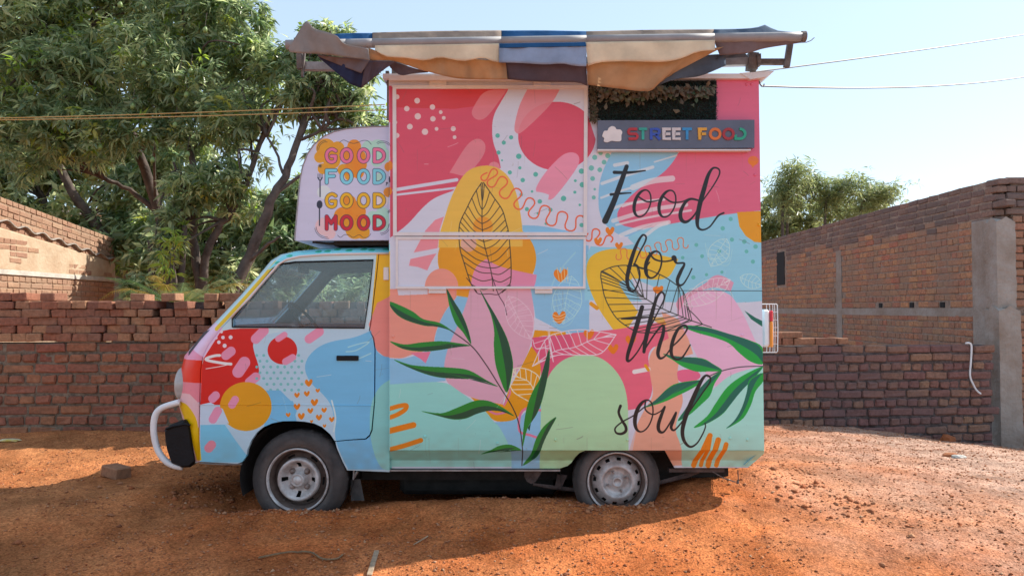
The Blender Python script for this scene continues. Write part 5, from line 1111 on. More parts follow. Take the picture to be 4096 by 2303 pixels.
xs = np.concatenate([np.linspace(-320, -14, 16)[:-1], np.linspace(-14, -4.6, 40)[:-1], np.arange(-4.6, 6.6, .0185), np.linspace(6.6, 16, 36)[1:], np.linspace(16, 320, 16)[1:]])
ys = np.concatenate([np.linspace(-60, 0, 10)[:-1], np.linspace(0, 2.7, 24)[:-1], np.arange(2.7, 5.4, .016), np.arange(5.4, 9.2, .028), np.linspace(9.2, 24, 50)[1:], np.linspace(24, 420, 18)[1:]])
GX, GY = np.meshgrid(xs, ys); GZ = gz(GX, GY); ny_, nx_ = GX.shape
ii = np.arange(ny_ * nx_).reshape(ny_, nx_)
F = np.stack([ii[:-1, :-1], ii[:-1, 1:], ii[1:, 1:], ii[1:, :-1]], -1).reshape(-1, 4)
gm = nmesh('ground', np.stack([GX, GY, GZ], -1).reshape(-1, 3), F, True)
def soil():
    m = bpy.data.materials.new('laterite_soil'); m.use_nodes = True; n = m.node_tree.nodes; l = m.node_tree.links
    b = n['Principled BSDF']; b.inputs['Roughness'].default_value = .95; b.inputs['Specular IOR Level'].default_value = .04
    g_ = n.new('ShaderNodeNewGeometry')
    def noise(sc_, d=6, r_=.6):
        t = n.new('ShaderNodeTexNoise'); t.inputs['Scale'].default_value = sc_; t.inputs['Detail'].default_value = d; t.inputs['Roughness'].default_value = r_; l.new(g_.outputs['Position'], t.inputs['Vector']); return t
    def ramp(t, p0_, p1_, c0, c1_):
        r = n.new('ShaderNodeValToRGB'); r.color_ramp.elements[0].position = p0_; r.color_ramp.elements[1].position = p1_; r.color_ramp.elements[0].color = (*c0, 1); r.color_ramp.elements[1].color = (*c1_, 1); l.new(t.outputs[0], r.inputs[0]); return r
    def mix(f, a_, b__, mode='MIX', fac=None):
        x = n.new('ShaderNodeMix'); x.data_type = 'RGBA'; x.blend_type = mode
        if f is None: x.inputs[0].default_value = fac
        else: l.new(f, x.inputs[0])
        l.new(a_, x.inputs[6]); l.new(b__, x.inputs[7]); return x.outputs[2]
    A_ = ramp(noise(1.1, 5), .35, .65, (.47, .13, .04), (.56, .24, .105))        # orange sand against pinkish gravel
    B_ = ramp(noise(9, 7, .7), .3, .72, (.35, .078, .022), (.58, .2, .065))
    c = mix(None, A_.outputs[0], B_.outputs[0], fac=.5)
    # greyer gravel to the right of the yard
    sx_ = n.new('ShaderNodeSeparateXYZ'); l.new(g_.outputs['Position'], sx_.inputs[0])
    nz = noise(1.6, 5); ad = n.new('ShaderNodeMath'); ad.operation = 'MULTIPLY_ADD'; ad.inputs[1].default_value = 3.0; l.new(nz.outputs[0], ad.inputs[0]); l.new(sx_.outputs[0], ad.inputs[2])
    mr = n.new('ShaderNodeMapRange'); mr.inputs[1].default_value = 2.7; mr.inputs[2].default_value = 5.0; l.new(ad.outputs[0], mr.inputs[0])
    gcol = ramp(noise(14, 7, .75), .3, .7, (.32, .18, .13), (.6, .4, .3))
    c = mix(mr.outputs[0], c, gcol.outputs[0])
    # same greyer grit on the far left
    mr2 = n.new('ShaderNodeMapRange'); mr2.inputs[1].default_value = .1; mr2.inputs[2].default_value = -1.3; mr2.inputs[3].default_value = 0; mr2.inputs[4].default_value = .5; l.new(ad.outputs[0], mr2.inputs[0])
    c = mix(mr2.outputs[0], c, ramp(noise(12, 7, .75), .3, .7, (.3, .12, .05), (.5, .25, .11)).outputs[0])
    v = n.new('ShaderNodeTexVoronoi'); v.inputs['Scale'].default_value = 120; l.new(g_.outputs['Position'], v.inputs['Vector'])
    sp_ = n.new('ShaderNodeSeparateColor'); l.new(v.outputs['Color'], sp_.inputs[0])
    r3 = n.new('ShaderNodeMapRange'); r3.inputs[1].default_value = 0; r3.inputs[2].default_value = 1; r3.inputs[3].default_value = .62; r3.inputs[4].default_value = 1.3; l.new(sp_.outputs[0], r3.inputs[0])
    c = mix(None, c, r3.outputs[0], 'MULTIPLY', 1)
    pt = n.new('ShaderNodeMapRange'); pt.inputs[1].default_value = .36; pt.inputs[2].default_value = .62; pt.inputs[3].default_value = .66; pt.inputs[4].default_value = 1.12; l.new(noise(2.3, 6, .62).outputs[0], pt.inputs[0])
    c = mix(None, c, pt.outputs[0], 'MULTIPLY', 1)
    l.new(c, b.inputs['Base Color'])
    h1 = noise(55, 8, .75); bp = n.new('ShaderNodeBump'); bp.inputs['Strength'].default_value = 1; bp.inputs['Distance'].default_value = .005; l.new(h1.outputs[0], bp.inputs['Height'])
    b2 = n.new('ShaderNodeBump'); b2.inputs['Strength'].default_value = .8; b2.inputs['Distance'].default_value = .003; l.new(v.outputs['Distance'], b2.inputs['Height']); l.new(bp.outputs[0], b2.inputs['Normal']); l.new(b2.outputs[0], b.inputs['Normal'])
    return m
M['soil'] = soil()
obj('ground', gm, None, M['soil'], kind='structure')
# loose stones: one sheet of grit
def stones(name, n, box, size, mat_, seed, kind='stuff', label=None, cat=None, dens=None):
    rs = np.random.RandomState(seed); X = box[0] + (box[1] - box[0]) * rs.rand(n); Y = box[2] + (box[3] - box[2]) * rs.rand(n) ** 1.25
    if dens is not None:
        k = rs.rand(n) < dens(X, Y); X, Y = X[k], Y[k]; n = len(X)
    Z = gz(X, Y); base = np.array([(1, 0, 0), (-1, 0, 0), (0, 1, 0), (0, -1, 0), (0, 0, 1), (0, 0, -1)], float)
    f = np.array([(0, 2, 4), (2, 1, 4), (1, 3, 4), (3, 0, 4), (2, 0, 5), (1, 2, 5), (3, 1, 5), (0, 3, 5)])
    r = size * np.clip(np.exp(rs.randn(n) * .45), .4, 2.1); a = rs.rand(n) * 6.28; c_, s_ = np.cos(a), np.sin(a)
    V = base[None] * (1 + .35 * rs.randn(n, 6, 1)) * r[:, None, None] * np.array([1.2, .9, .65]) + rs.randn(n, 6, 3) * r[:, None, None] * .18
    V = np.stack([V[..., 0] * c_[:, None] - V[..., 1] * s_[:, None], V[..., 0] * s_[:, None] + V[..., 1] * c_[:, None], V[..., 2]], -1)
    V += np.stack([X, Y, Z + r * .25], -1)[:, None]
    F_ = (f[None] + 6 * np.arange(n)[:, None, None]).reshape(-1, 3)
    me_ = nmesh(name, V.reshape(-1, 3), F_); at = me_.attributes.new('rnd', 'FLOAT', 'FACE'); at.data.foreach_set('value', np.repeat(rs.rand(n), 8).astype(np.float32))
    return obj(name, me_, None, mat_, kind=kind, label=label, cat=cat)
M['grit'] = brickmat('grit_stone', [(.38, .12, .045), (.3, .09, .035), (.48, .21, .1), (.22, .08, .04), (.42, .16, .07), (.5, .3, .18)], .8, (.3, .14, .08), .3)
stones('gravel', 52000, (-3.6, 5.4, 2.8, 8.4), .0042, M['grit'], 3, label='loose red grit strewn over the soil of the yard', cat='gravel', dens=lambda x, y: np.clip(.25 + .75 * (vnoise(x * 1.6, y * 1.6, 77) > .45) + .3 * (x > 1.8), 0, 1))
stones('pebbles', 700, (-3.4, 5.4, 2.9, 8.2), .0085, M['grit'], 4, label='scattered small stones lying on the soil', cat='pebbles')
stones('rubble', 420, (1.15, 2.4, 4.1, 5.0), .0095, M['grit'], 6, label='crumbled clods on the soil mound behind the rear wheel', cat='rubble', dens=lambda x, y: np.exp(-((x - 1.75) / .3) ** 2 - ((y - 4.45) / .28) ** 2) * 1.6)
stones('rubble', 300, (-2.1, -1.5, 4.2, 5.0), .009, M['grit'], 9, label='dark crumbled clods under the front bumper', cat='rubble', dens=lambda x, y: np.exp(-((x + 1.85) / .25) ** 2 - ((y - 4.6) / .2) ** 2) * 1.4)

stones('rubble', 500, (-1.75, -.75, 4.18, 4.42), .007, M['grit'], 12, label='small clods pushed up against the front wheel', cat='rubble', dens=lambda x, y: np.exp(-((x + 1.25) / .34) ** 2))
stones('rubble', 500, (.2, 1.15, 4.18, 4.42), .007, M['grit'], 13, label='small clods pushed up against the rear wheel', cat='rubble', dens=lambda x, y: np.exp(-((x - .65) / .34) ** 2))
# ------------------------------------------------------------------ bricks
def brickmesh(a, b, c, seed, ch=.0055, j=.0028):
    rs = random.Random(seed); v, f = chbox(a, b, c, ch)
    v = [(x + rs.uniform(-j, j) + .004 * rs.random() * (1 if z > 0 else 0) * rs.choice((-1, 1)), y + rs.uniform(-j, j), z + rs.uniform(-j, j)) for x, y, z in v]
    return v, f
VAR = {}
def variants(kind, a, b, c, mt, n=5, j=.0028, ch=.0055):
    L = []
    for i in range(n):
        v, f = brickmesh(a, b, c, hash((kind, i)) % 1000 if False else i * 17 + len(kind), ch, j); me_ = mesh('brick', v, f); me_.materials.append(M[mt]); L.append((me_, np.array(v), f))
    VAR[kind] = L
class Wall:
    """bricks laid in a wall's own frame: u along the wall, z up, y out of its face"""
    def __init__(s, parent): s.p = parent; s.rest = []; s.n = 0; s.cand = []
    def put(s, kind, u, y, z, rz=0, rx=0, ry=0, sc=1, pri=0): s.cand.append((pri, kind, (u, y, z), (rx, ry, rz), sc))
    def finish(s, mt, limit=300, single=None):
        s.cand.sort(key=lambda c: c[0]); G_ = {}
        for i, (pri, kind, loc, rot, sc) in enumerate(s.cand):
            me_, v, f = VAR[kind][(i * 7 + int(loc[0] * 97)) % len(VAR[kind])]
            if i < limit and pri < 1e5:
                o = bpy.data.objects.new('brick', me_); COL.objects.link(o); o.parent = s.p; o.location = loc; o.rotation_euler = rot; o.scale = (sc, 1, 1)
            else:
                mt_ = Matrix.LocRotScale(Vector(loc), Euler(rot), Vector((sc, 1, 1))); A4 = np.array(mt_); q = v @ A4[:3, :3].T + A4[:3, 3]
                rv, rf, rr_ = G_.setdefault(me_.materials[0], ([], [], [])); off = sum(map(len, rv))
                rv.append(q); rf += [tuple(k + off for k in g_) for g_ in f]; rr_ += [random.random()] * len(f)
        for mk, (rv, rf, rr_) in G_.items():
            me_ = mesh('far_bricks', np.concatenate(rv), rf); at = me_.attributes.new('rnd', 'FLOAT', 'FACE'); at.data.foreach_set('value', np.array(rr_, np.float32))
            obj('far_bricks', me_, s.p, mk, kind='stuff')
def roughslab(name, u0, u1, z0, z1, y, t, parent, mt, seed=1, step=.02, amp=.006):
    """mortar bed: a wall body whose face is uneven"""
    U = np.arange(u0, u1 + step, step); Z = np.arange(z0, z1 + step * .5, step); A_, B_ = np.meshgrid(U, Z)
    Y = y + fbm(A_ * 14, B_ * 14, 3, seed) * amp; ny__, nx__ = A_.shape; i_ = np.arange(ny__ * nx__).reshape(ny__, nx__)
    V = np.stack([A_, Y, B_], -1).reshape(-1, 3); F_ = np.stack([i_[:-1, :-1], i_[:-1, 1:], i_[1:, 1:], i_[1:, :-1]], -1).reshape(-1, 4)
    b = len(V); x0, x1_, zz0, zz1 = U[0], U[-1], Z[0], Z[-1]
    V2 = np.array([(x0, y + .012, zz0), (x1_, y + .012, zz0), (x1_, y + t, zz0), (x0, y + t, zz0), (x0, y + .012, zz1), (x1_, y + .012, zz1), (x1_, y + t, zz1), (x0, y + t, zz1)])
    F2 = np.array([(0, 3, 2, 1), (4, 5, 6, 7), (1, 2, 6, 5), (2, 3, 7, 6), (3, 0, 4, 7)]) + b
    me_ = nmesh(name, np.concatenate([V, V2]), np.concatenate([F_, F2])); return obj(name, me_, parent, M[mt])
# --- left wall
variants('lo_s', .236, .11, .067, 'brick_old', 8, .006, .009); variants('lo_h', .110, .11, .067, 'brick_old', 8, .006, .009)
variants('dry_h', .116, .225, .0645, 'brick_dry', 6, .0035, .007); variants('dry_s', .232, .11, .0645, 'brick_dry', 4, .0035, .007)
lw = empty('brick_wall', (-5.4, 6.17, 0), 'low brick wall on the left with rows of loose bricks stacked dry on its top', 'wall', rot=(0, 0, math.atan(.06)))
L = Wall(lw); rs = random.Random(5); LEN = 6.2; zc = .862
vis = lambda u: abs(u - 2.6) if u < 3.75 else 2e5
vis2 = lambda u: abs(u - 2.6) if u < 4.55 else 2e5
for r in range(10):
    z = zc - .0855 * (r + .5); u = rs.uniform(-.1, 0); st = r % 2 == 0
    while u < LEN:
        w_ = (.238 if st else .112); sc = rs.uniform(.95, 1.05); ww = w_ * sc
        L.put('lo_s' if st else 'lo_h', u + ww / 2, .055 + rs.uniform(-.013, .009), z - .006 + rs.uniform(-.003, .003), rs.uniform(-.02, .02), rs.uniform(-.02, .02), rs.uniform(-.012, .012), sc, vis(u))
        u += ww + rs.uniform(.009, .021)
tops = [(1.15, 1.38, .12), (1.5, 1.62, .1), (2.32, 2.55, .11), (2.95, 3.22, .12)]
for r in range(6):
    z = zc + .0665 * (r + .5) + .002; u = rs.uniform(-.05, 0)
    while u < LEN:
        st = rs.random() < .05 or (r in (2, 3) and u < 1.9 and rs.random() < .4)
        w_ = .228 if st else .112; sc = rs.uniform(.94, 1.06); ww = w_ * sc
        c = u + ww / 2; ok = True
        if r == 5: ok = (c < 1.4) or 1.47 < c < 1.6 or 2.2 < c < 2.36 or 2.86 < c < 3.08 or rs.random() < .05
        if r == 3 and c > 2.6: ok = rs.random() > .12
        if r == 4: ok = (c < 3.0 and rs.random() > .13) or 3.12 < c < 3.4 or 3.75 < c < 4.0 or 4.25 < c < 4.4
        if r == 3: ok = not (3.0 < c < 3.1) and rs.random() > .02
        if r == 0: ok = rs.random() > .03
        if ok:
            L.put('dry_s' if st else 'dry_h', c, (.055 if st else .112) + rs.uniform(-.022, .016), z + rs.uniform(-.002, .002), rs.uniform(-.11, .11), rs.uniform(-.015, .015), rs.uniform(-.02, .02), sc, vis2(u))
            if st and rs.random() < .8: L.put('dry_s', c, .17, z, rs.uniform(-.05, .05), 0, 0, sc, 2e5)
        u += ww + rs.uniform(.002, .012) + (.05 if rs.random() < .025 else 0)
L.put('dry_h', 3.02, .1, zc + .0665 * 4.15, .2, 0, 1.5, 1, 1); L.put('dry_h', 3.6, .1, zc + .0665 * 4.1, -.1, 0, 1.52, 1, 1); L.put('dry_h', 4.12, .09, zc + .0665 * 4.1, .15, 0, 1.5, 1, 1)
L.finish('brick_old')
roughslab('mortar', -.1, LEN, -.15, zc - .003, .012, .2, lw, 'mortar_dark', 5)
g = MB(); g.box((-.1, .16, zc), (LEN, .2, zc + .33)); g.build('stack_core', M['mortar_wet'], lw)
# --- right low wall
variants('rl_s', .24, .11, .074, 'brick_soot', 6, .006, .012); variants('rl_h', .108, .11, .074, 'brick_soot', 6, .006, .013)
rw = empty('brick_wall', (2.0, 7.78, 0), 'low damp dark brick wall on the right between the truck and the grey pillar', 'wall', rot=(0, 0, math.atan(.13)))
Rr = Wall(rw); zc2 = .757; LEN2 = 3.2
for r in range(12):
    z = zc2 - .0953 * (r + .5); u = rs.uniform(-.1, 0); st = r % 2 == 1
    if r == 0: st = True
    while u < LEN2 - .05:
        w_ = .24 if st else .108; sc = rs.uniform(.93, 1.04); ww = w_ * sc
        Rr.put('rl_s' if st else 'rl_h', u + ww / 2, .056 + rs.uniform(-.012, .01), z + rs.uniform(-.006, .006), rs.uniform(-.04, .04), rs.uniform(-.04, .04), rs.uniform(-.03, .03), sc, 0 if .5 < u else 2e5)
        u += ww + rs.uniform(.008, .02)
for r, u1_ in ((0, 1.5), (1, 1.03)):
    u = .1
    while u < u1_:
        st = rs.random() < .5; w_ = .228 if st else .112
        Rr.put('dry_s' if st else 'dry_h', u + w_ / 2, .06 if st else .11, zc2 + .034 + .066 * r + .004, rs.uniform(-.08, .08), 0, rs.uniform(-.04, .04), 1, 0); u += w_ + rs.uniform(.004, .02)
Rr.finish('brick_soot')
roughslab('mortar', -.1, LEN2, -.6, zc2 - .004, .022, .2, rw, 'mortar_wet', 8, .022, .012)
for r in range(2):
    pass
# --- tall wall running away from the viewer on the right; its frame: u = towards the viewer
XT, YT0, YT1 = 5.42, 8.5, 19.0
variants('t_s', .232, .11, .07, 'brick_tall', 6, .003, .006); variants('t_h', .11, .11, .07, 'brick_tall', 5, .003, .006)
variants('k_s', .232, .11, .07, 'brick_top', 5, .005, .009); variants('k_h', .11, .11, .07, 'brick_top', 5, .005, .009)
tw = empty('brick_wall', (XT, YT1, 0), 'tall orange brick wall with concrete band, receding behind the low dark wall', 'wall', rot=(0, 0, -math.pi / 2))
TW = Wall(tw); LT = YT1 - YT0; pitch = .0855
vents = [5.42 * 3036 / (x - 2048) for x in (3418, 3521, 3645, 3768)]; slit = (5.42 * 3036 / (3144 - 2048), 5.42 * 3036 / (3108 - 2048)); postY = 5.42 * 3036 / (3357 - 2048)
ktop = int((2.6 + .45) / pitch)
bandz = 1.14
for r in range(ktop + 1):
    z = 2.6 - pitch * (r + .5)
    if bandz - .11 < z < bandz + .01: continue
    u = rs.uniform(-.1, 0); st = r % 2 == 0 or rs.random() < .3
    while u < LT - .02:
        w_ = .232 if st else .11; sc = rs.uniform(.96, 1.04); ww = w_ * sc; c = u + ww / 2; yy = YT1 - c
        ok = not (slit[0] < yy < slit[1] and 1.55 < z < 2.35) and not (abs(yy - postY) < .11 and z < 2.12) and not (r == 0 and 8.62 < yy < 8.86)
        if bandz + .0 < z < bandz + .1 and any(abs(yy - v_) < .07 for v_ in vents): ok = False
        if ok: TW.put(('k_s' if st else 'k_h') if r < 5 + rs.choice((-1, 0, 0, 1)) else ('t_s' if st else 't_h'), c, .056 + rs.uniform(-.005, .004), z + rs.uniform(-.002, .002), rs.uniform(-.01, .01), 0, rs.uniform(-.01, .01), sc, (yy - 8.5) if z > .62 else 30 + yy)
        u += ww + rs.uniform(.006, .012)
TW.finish('brick_tall')
roughslab('mortar', -.05, LT - .08, -.6, 2.585, .009, .2, tw, 'mortar_pale', 12, .035, .006)
g = MB(); g.box((0, -.004, bandz - .1), (LT - .02, .03, bandz + .003)); g.build('concrete_band', M['concrete'], tw)
g = MB(); u_ = YT1 - postY; g.box((u_ - .1, -.006, -.5), (u_ + .1, .05, 2.1)); g.build('concrete_post', M['concrete'], tw)
for v_ in vents:
    g = MB(); u_ = YT1 - v_; g.box((u_ - .045, -.002, bandz + .012), (u_ + .045, .06, bandz + .08)); g.build('vent_dark_block', M['dark'], tw)  # solid near-black block paints the shade inside the vent opening
g = MB(); g.box((YT1 - slit[1], -.002, 1.62), (YT1 - slit[0] - .08, .05, 2.28)); g.build('slot_dark_block', M['dark'], tw)  # black block flush with the wall: darkness of the recess put into colour
# corner pillar and the wall that turns to the right
pc = empty('concrete_pillar', (5.62, 8.55, 0), 'rough grey cement pillar at the corner of the tall brick wall', 'pillar')
def roughcol(name, x0, x1_, y0, y1_, z0, z1_, mt, parent, n=36, top=.05):
    g_ = MB(); nz_ = n; ring = 16; cx, cy = (x0 + x1_) / 2, (y0 + y1_) / 2; hx, hy = (x1_ - x0) / 2, (y1_ - y0) / 2
    for k in range(nz_ + 1):
        z = z0 + (z1_ - z0) * k / nz_
        for i in range(ring):
            a = 2 * math.pi * i / ring; c_, s_ = math.cos(a), math.sin(a); m_ = max(abs(c_), abs(s_)); px, py = c_ / m_ * hx, s_ / m_ * hy
            q = 1 + .02 * math.sin(k * 1.3 + i) + .02 * math.sin(k * .37 + i * 2.1); g_.v.append(Vector((cx + px * q, cy + py * q, z + (.03 * math.sin(i * 1.7) if k == nz_ else 0))))
    for k in range(nz_):
        for i in range(ring): i2 = (i + 1) % ring; g_.f.append((k * ring + i, k * ring + i2, (k + 1) * ring + i2, (k + 1) * ring + i)); g_.mi.append(0)
    g_.f.append(tuple(range(nz_ * ring, nz_ * ring + ring))); g_.mi.append(0)
    o = g_.build(name, M[mt], parent); o.location = -Vector(parent.location); return o
roughcol('column', 5.31, 5.55, 8.28, 8.54, -.7, 1.14, 'concrete', pc); roughcol('upper_column', 5.33, 5.54, 8.33, 8.54, 1.14, 2.12, 'concrete', pc)
g = MB(); g.box((5.395, 8.545, -.6), (5.45, 8.9, 2.15), ch=.01); o = g.build('plaster_patch', M['concrete'], pc); o.location = -Vector(pc.location)
fw = empty('brick_wall', (5.545, 8.5, 0), 'end of the tall brick wall to the right of the cement pillar', 'wall')
FW = Wall(fw)
for r in range(ktop + 1):
    z = 2.6 - pitch * (r + .5) + (.01 if r else .012); u = rs.uniform(-.1, 0) if z > 2.16 else .06 + rs.uniform(0, .01); st = r % 2 == 0
    if bandz - .11 < z < bandz + .01: continue
    u = max(u, .0)
    while u < 2.2:
        w_ = .232 if st else .11; ww = w_
        if not (r == 0 and .0 < u < .12): FW.put(('k_s' if st else 'k_h') if r < 5 else ('t_s' if st else 't_h'), u + ww / 2, .03 + rs.uniform(-.006, .004), z, rs.uniform(-.01, .01), 0, rs.uniform(-.012, .012), 1, u if u < .9 else 2e5)
        u += ww + rs.uniform(.006, .012)
FW.finish('brick_tall'); g = MB(); g.box((0.07, .01, -.7), (2.2, .2, 2.57)); g.build('mortar', M['mortar_pale'], fw); g = MB(); g.box((.2, -.03, bandz - .1), (2.2, .0, bandz)); g.build('concrete_band', M['concrete'], fw)
# --- left building with sunlit side
XL, YL1 = -6.45, 12.3; LB_ = 5.6
hb = empty('plastered_building', (XL, YL1, 0), 'sunlit plastered wall with brick parapet and wavy cement sheet edge at left', 'building', rot=(0, 0, -math.pi / 2))
# frame: u = towards the viewer (-Y), y = -X ... its face looks to +X, so bricks sit at negative y here
hb.rotation_euler = (0, 0, -math.pi / 2)
# local +x -> world -Y ; local +y -> world +X : face at local y = 0, outwards +y
variants('p_s', .228, .11, .066, 'brick_lit', 5, .003, .006); variants('p_h', .11, .11, .066, 'brick_lit', 5, .003, .006)
HB = Wall(hb); slope = .1
ztop = lambda u: 2.28 + slope * u
for r in range(5):
    u = .0 + rs.uniform(0, .03); st = r % 2 == 1
    while u < LB_ - .4:
        w_ = .228 if st else .11; z = ztop(u) - .08 * (r + .5); c = u + w_ / 2
        HB.put('p_s' if st else 'p_h', c, -.05 + rs.uniform(-.004, .004), z, 0, 0, -math.atan(slope) + rs.uniform(-.01, .01), 1, -c); u += w_ + rs.uniform(.006, .012)
for r in range(4):
    u = 0; z = 1.52 - .08 * r; st = r % 2 == 1
    while u < LB_ - .3:
        w_ = .228 if st else .11; HB.put('p_s' if st else 'p_h', u + w_ / 2, -.05 + rs.uniform(-.004, .004), z, 0, 0, rs.uniform(-.008, .008), 1, 10 - u); u += w_ + .009
for r in range(7):
    z = 1.68 + .08 * r; u = .1
    while u < LB_ - .3:
        w_ = .228 if rs.random() < .4 else .11
        if z < ztop(u) - .5 and float(vnoise(np.array(u * 2.3), np.array(z * 3.1), 91)) + rs.uniform(-.15, .15) > .58: HB.put('p_s' if w_ > .2 else 'p_h', u + w_ / 2, -.041 + rs.uniform(-.003, .004), z, 0, 0, rs.uniform(-.01, .01), 1, 20 - u)
        u += w_ + .009
HB.finish('brick_lit')
g = MB(); g.add([(0, -.3, -.2), (LB_, -.3, -.2), (LB_, -.3, ztop(LB_) - .02), (0, -.3, ztop(0) - .02), (0, -.006, -.2), (LB_, -.006, -.2), (LB_, -.006, ztop(LB_) - .02), (0, -.006, ztop(0) - .02)], [(0, 1, 2, 3), (7, 6, 5, 4), (0, 4, 5, 1), (1, 5, 6, 2), (2, 6, 7, 3), (3, 7, 4, 0)])
g.build('wall_body', M['mortar_lit'], hb)
U_ = np.linspace(0, LB_, 120); Zb = np.linspace(0, 1, 26); A_, B_ = np.meshgrid(U_, Zb); zlo = 1.625; ZZ = zlo + (ztop(A_) - .4 - zlo) * B_
Yp = .012 + fbm(A_ * 3, ZZ * 3, 4, 66) * .012; i_ = np.arange(A_.size).reshape(A_.shape)
V = np.stack([A_, Yp, ZZ], -1).reshape(-1, 3); F_ = np.stack([i_[:-1, :-1], i_[1:, :-1], i_[1:, 1:], i_[:-1, 1:]], -1).reshape(-1, 4)
o = obj('plaster_face', nmesh('plaster_face', V, F_, True), hb, M['plaster']); md = o.modifiers.new('t', 'SOLIDIFY'); md.thickness = .02; md.offset = -1
g = MB(); g.box((0, .0, 1.57), (LB_, .02, 1.635), ch=.004); g.build('cement_band', M['band'], hb)
g = MB(); n = 110; T_ = .012                           # corrugated sheet let into the wall
for i in range(n):
    u = -.25 + (LB_ - .3 + .25) * i / (n - 1); z = 1.915 + .116 * u + .028 * math.sin(2 * math.pi * u / .37) + (.01 if u < .1 else 0)
    for y in (-.02, .05 + (.02 if u < 0 else 0)): g.v += [Vector((u, y, z)), Vector((u, y, z + T_))]
for i in range(n - 1):
    b = 4 * i; g.f += [(b, b + 2, b + 6, b + 4), (b + 1, b + 5, b + 7, b + 3), (b + 2, b + 3, b + 7, b + 6), (b, b + 4, b + 5, b + 1)]; g.mi += [0] * 4
g.build('corrugated_sheet', M['sheet'], hb)
# small shed behind it
sh_ = empty('shed', (-5.9, 13.2, 0), 'small dark lean-to with tiled eave behind the plastered wall', 'shed')
g = MB(); g.box((-1.1, 0, -.2), (1.0, 1.6, 1.75)); g.build('shed_wall', M['mortar_pale'], sh_); g = MB(); g.box((-1.2, -.35, 1.78), (1.15, 1.7, 1.84)); g.build('eave', M['sheet'], sh_)
for k in range(9): g = MB(); g.box((-1.18 + .255 * k, -.38, 1.845 + .005 * (k % 2)), (-.94 + .255 * k, .3, 1.875 + .005 * (k % 2)), ch=.006); g.build('roof_tile', M['brick_tall'], sh_)
g = MB(); g.box((.35, -.3, -.2), (.45, -.2, 1.77)); g.build('shed_post', M['concrete'], sh_)
# far white house behind the trees
wh = empty('house', (-15, 24, 0), 'white house glimpsed through the trees at upper left', 'house')
g = MB(); g.box((-4.5, 0, -.5), (4.2, 6, 4.1)); g.build('wall', M['house'], wh); g = MB(); g.box((-4.8, -.3, 4.1), (4.5, 6.3, 4.3)); g.build('roof_slab', M['band'], wh)
for x in (-3.2, .6, 2.9):
    g = MB(); g.box((x - .6, -.03, 2.2), (x + .6, .05, 3.4)); w_ = g.build('window', M['steel'], wh); g = MB(); g.box((x - .52, -.045, 2.28), (x - .03, -.031, 3.32)); g.box((x + .03, -.045, 2.28), (x + .52, -.031, 3.32)); g.build('pane', M['dash'], w_)
# ------------------------------------------------------------------ loose things on the ground
def onground(x, y, dz=0): return Vector((x, y, float(gz(x, y)) + dz))
p = W(466, 1862, 5.12); p.z = float(gz(p.x, p.y)) + .036
v, f = brickmesh(.21, .105, .075, 77, .006, .003); o = obj('brick', mesh('brick', v, f), None, M['brick_old'], 'single dark brick lying on the ground left of the truck', 'brick', loc=p, rot=(0, 0, R(-38)))
g = MB(); a, b = W(1499, 2268, 3.42), W(1490, 2192, 3.7); a = onground(a.x, 3.42, .012); b = onground(b.x, 3.68, .012); m_ = (a + b) / 2
g.box((-.012, -(a - b).length / 2, -.004), (.012, (a - b).length / 2, .004), ch=.0015); g.build('wooden_slat', M['wood'], None, label='short pale wooden slat lying on the soil in front', cat='slat', loc=m_, rot=(math.atan2(b.z - a.z, b.y - a.y), 0, R(3)))
def gline(pts, r, mt, name, label, cat, n=5, dz=.004):
    P = []
    for px, py in catmull(pts, 5):
        d_ = W(px, py, 1.0) - Vector((0, 0, CAMZ)); t = 3.0
        for _ in range(40):
            q = Vector((0, 0, CAMZ)) + d_ * t; t += (q.z - float(gz(q.x, q.y))) / abs(d_.z) * .7
        q = Vector((0, 0, CAMZ)) + d_ * t; P.append(Vector((q.x, q.y, float(gz(q.x, q.y)) + r + dz)))
    c = P[0].copy(); g_ = MB(); g_.tube([p_ - c for p_ in P], r, n); return g_.build(name, mt, None, label=label, cat=cat, loc=c)
gline([(1035, 2236), (1150, 2214), (1240, 2214), (1290, 2240), (1345, 2240), (1372, 2222)], .0045, M['twig'], 'twig', 'long bent dry twig lying on the soil below the front wheel', 'twig')
gline([(1655, 2182), (1712, 2148)], .003, M['wood'], 'twig', 'thin straight straw near the shadow edge under the truck side', 'twig')
gline([(3590, 1712), (3650, 1722), (3725, 1727)], .012, M['wood'], 'stick', 'pale stick lying nearest the base of the dark wall', 'stick')
gline([(3575, 1695), (3660, 1708), (3740, 1718)], .009, M['wood'], 'stick', 'thin stick leaning behind the pale stick by the dark wall', 'stick')
gline([(3780, 1730), (3850, 1740), (3890, 1750)], .007, M['wood'], 'twig', 'short twig at the foot of the dark wall near the pillar', 'twig')
def rock(px, py, Y, r, name, mt, label, cat, sq=(1, 1, .6), seed=0):
    rs_ = random.Random(seed); b_ = bmesh.new(); bmesh.ops.create_icosphere(b_, subdivisions=2, radius=r)
    for v_ in b_.verts: v_.co = Vector((v_.co.x * sq[0], v_.co.y * sq[1], v_.co.z * sq[2])) * rs_.uniform(.82, 1.15)
    me_ = bpy.data.meshes.new(name); b_.to_mesh(me_); b_.free(); q = W(px, py, Y); return obj(name, me_, None, mt, label, cat, loc=(q.x, Y, float(gz(q.x, Y)) + r * .2))
rock(3790, 1720, 8.0, .07, 'stone', M['grit'], 'dark brown boulder at the foot of the dark wall', 'stone', (1.1, .8, .9), 3)
rock(3835, 1862, 5.9, .035, 'stone', M['band'], 'small white stone on the gravel at right', 'stone', (1.6, 1, .5), 5)
rock(3800, 1850, 5.95, .04, 'stone', M['grit'], 'brown clod beside the small white stone', 'stone', (1.6, 1, .5), 6)
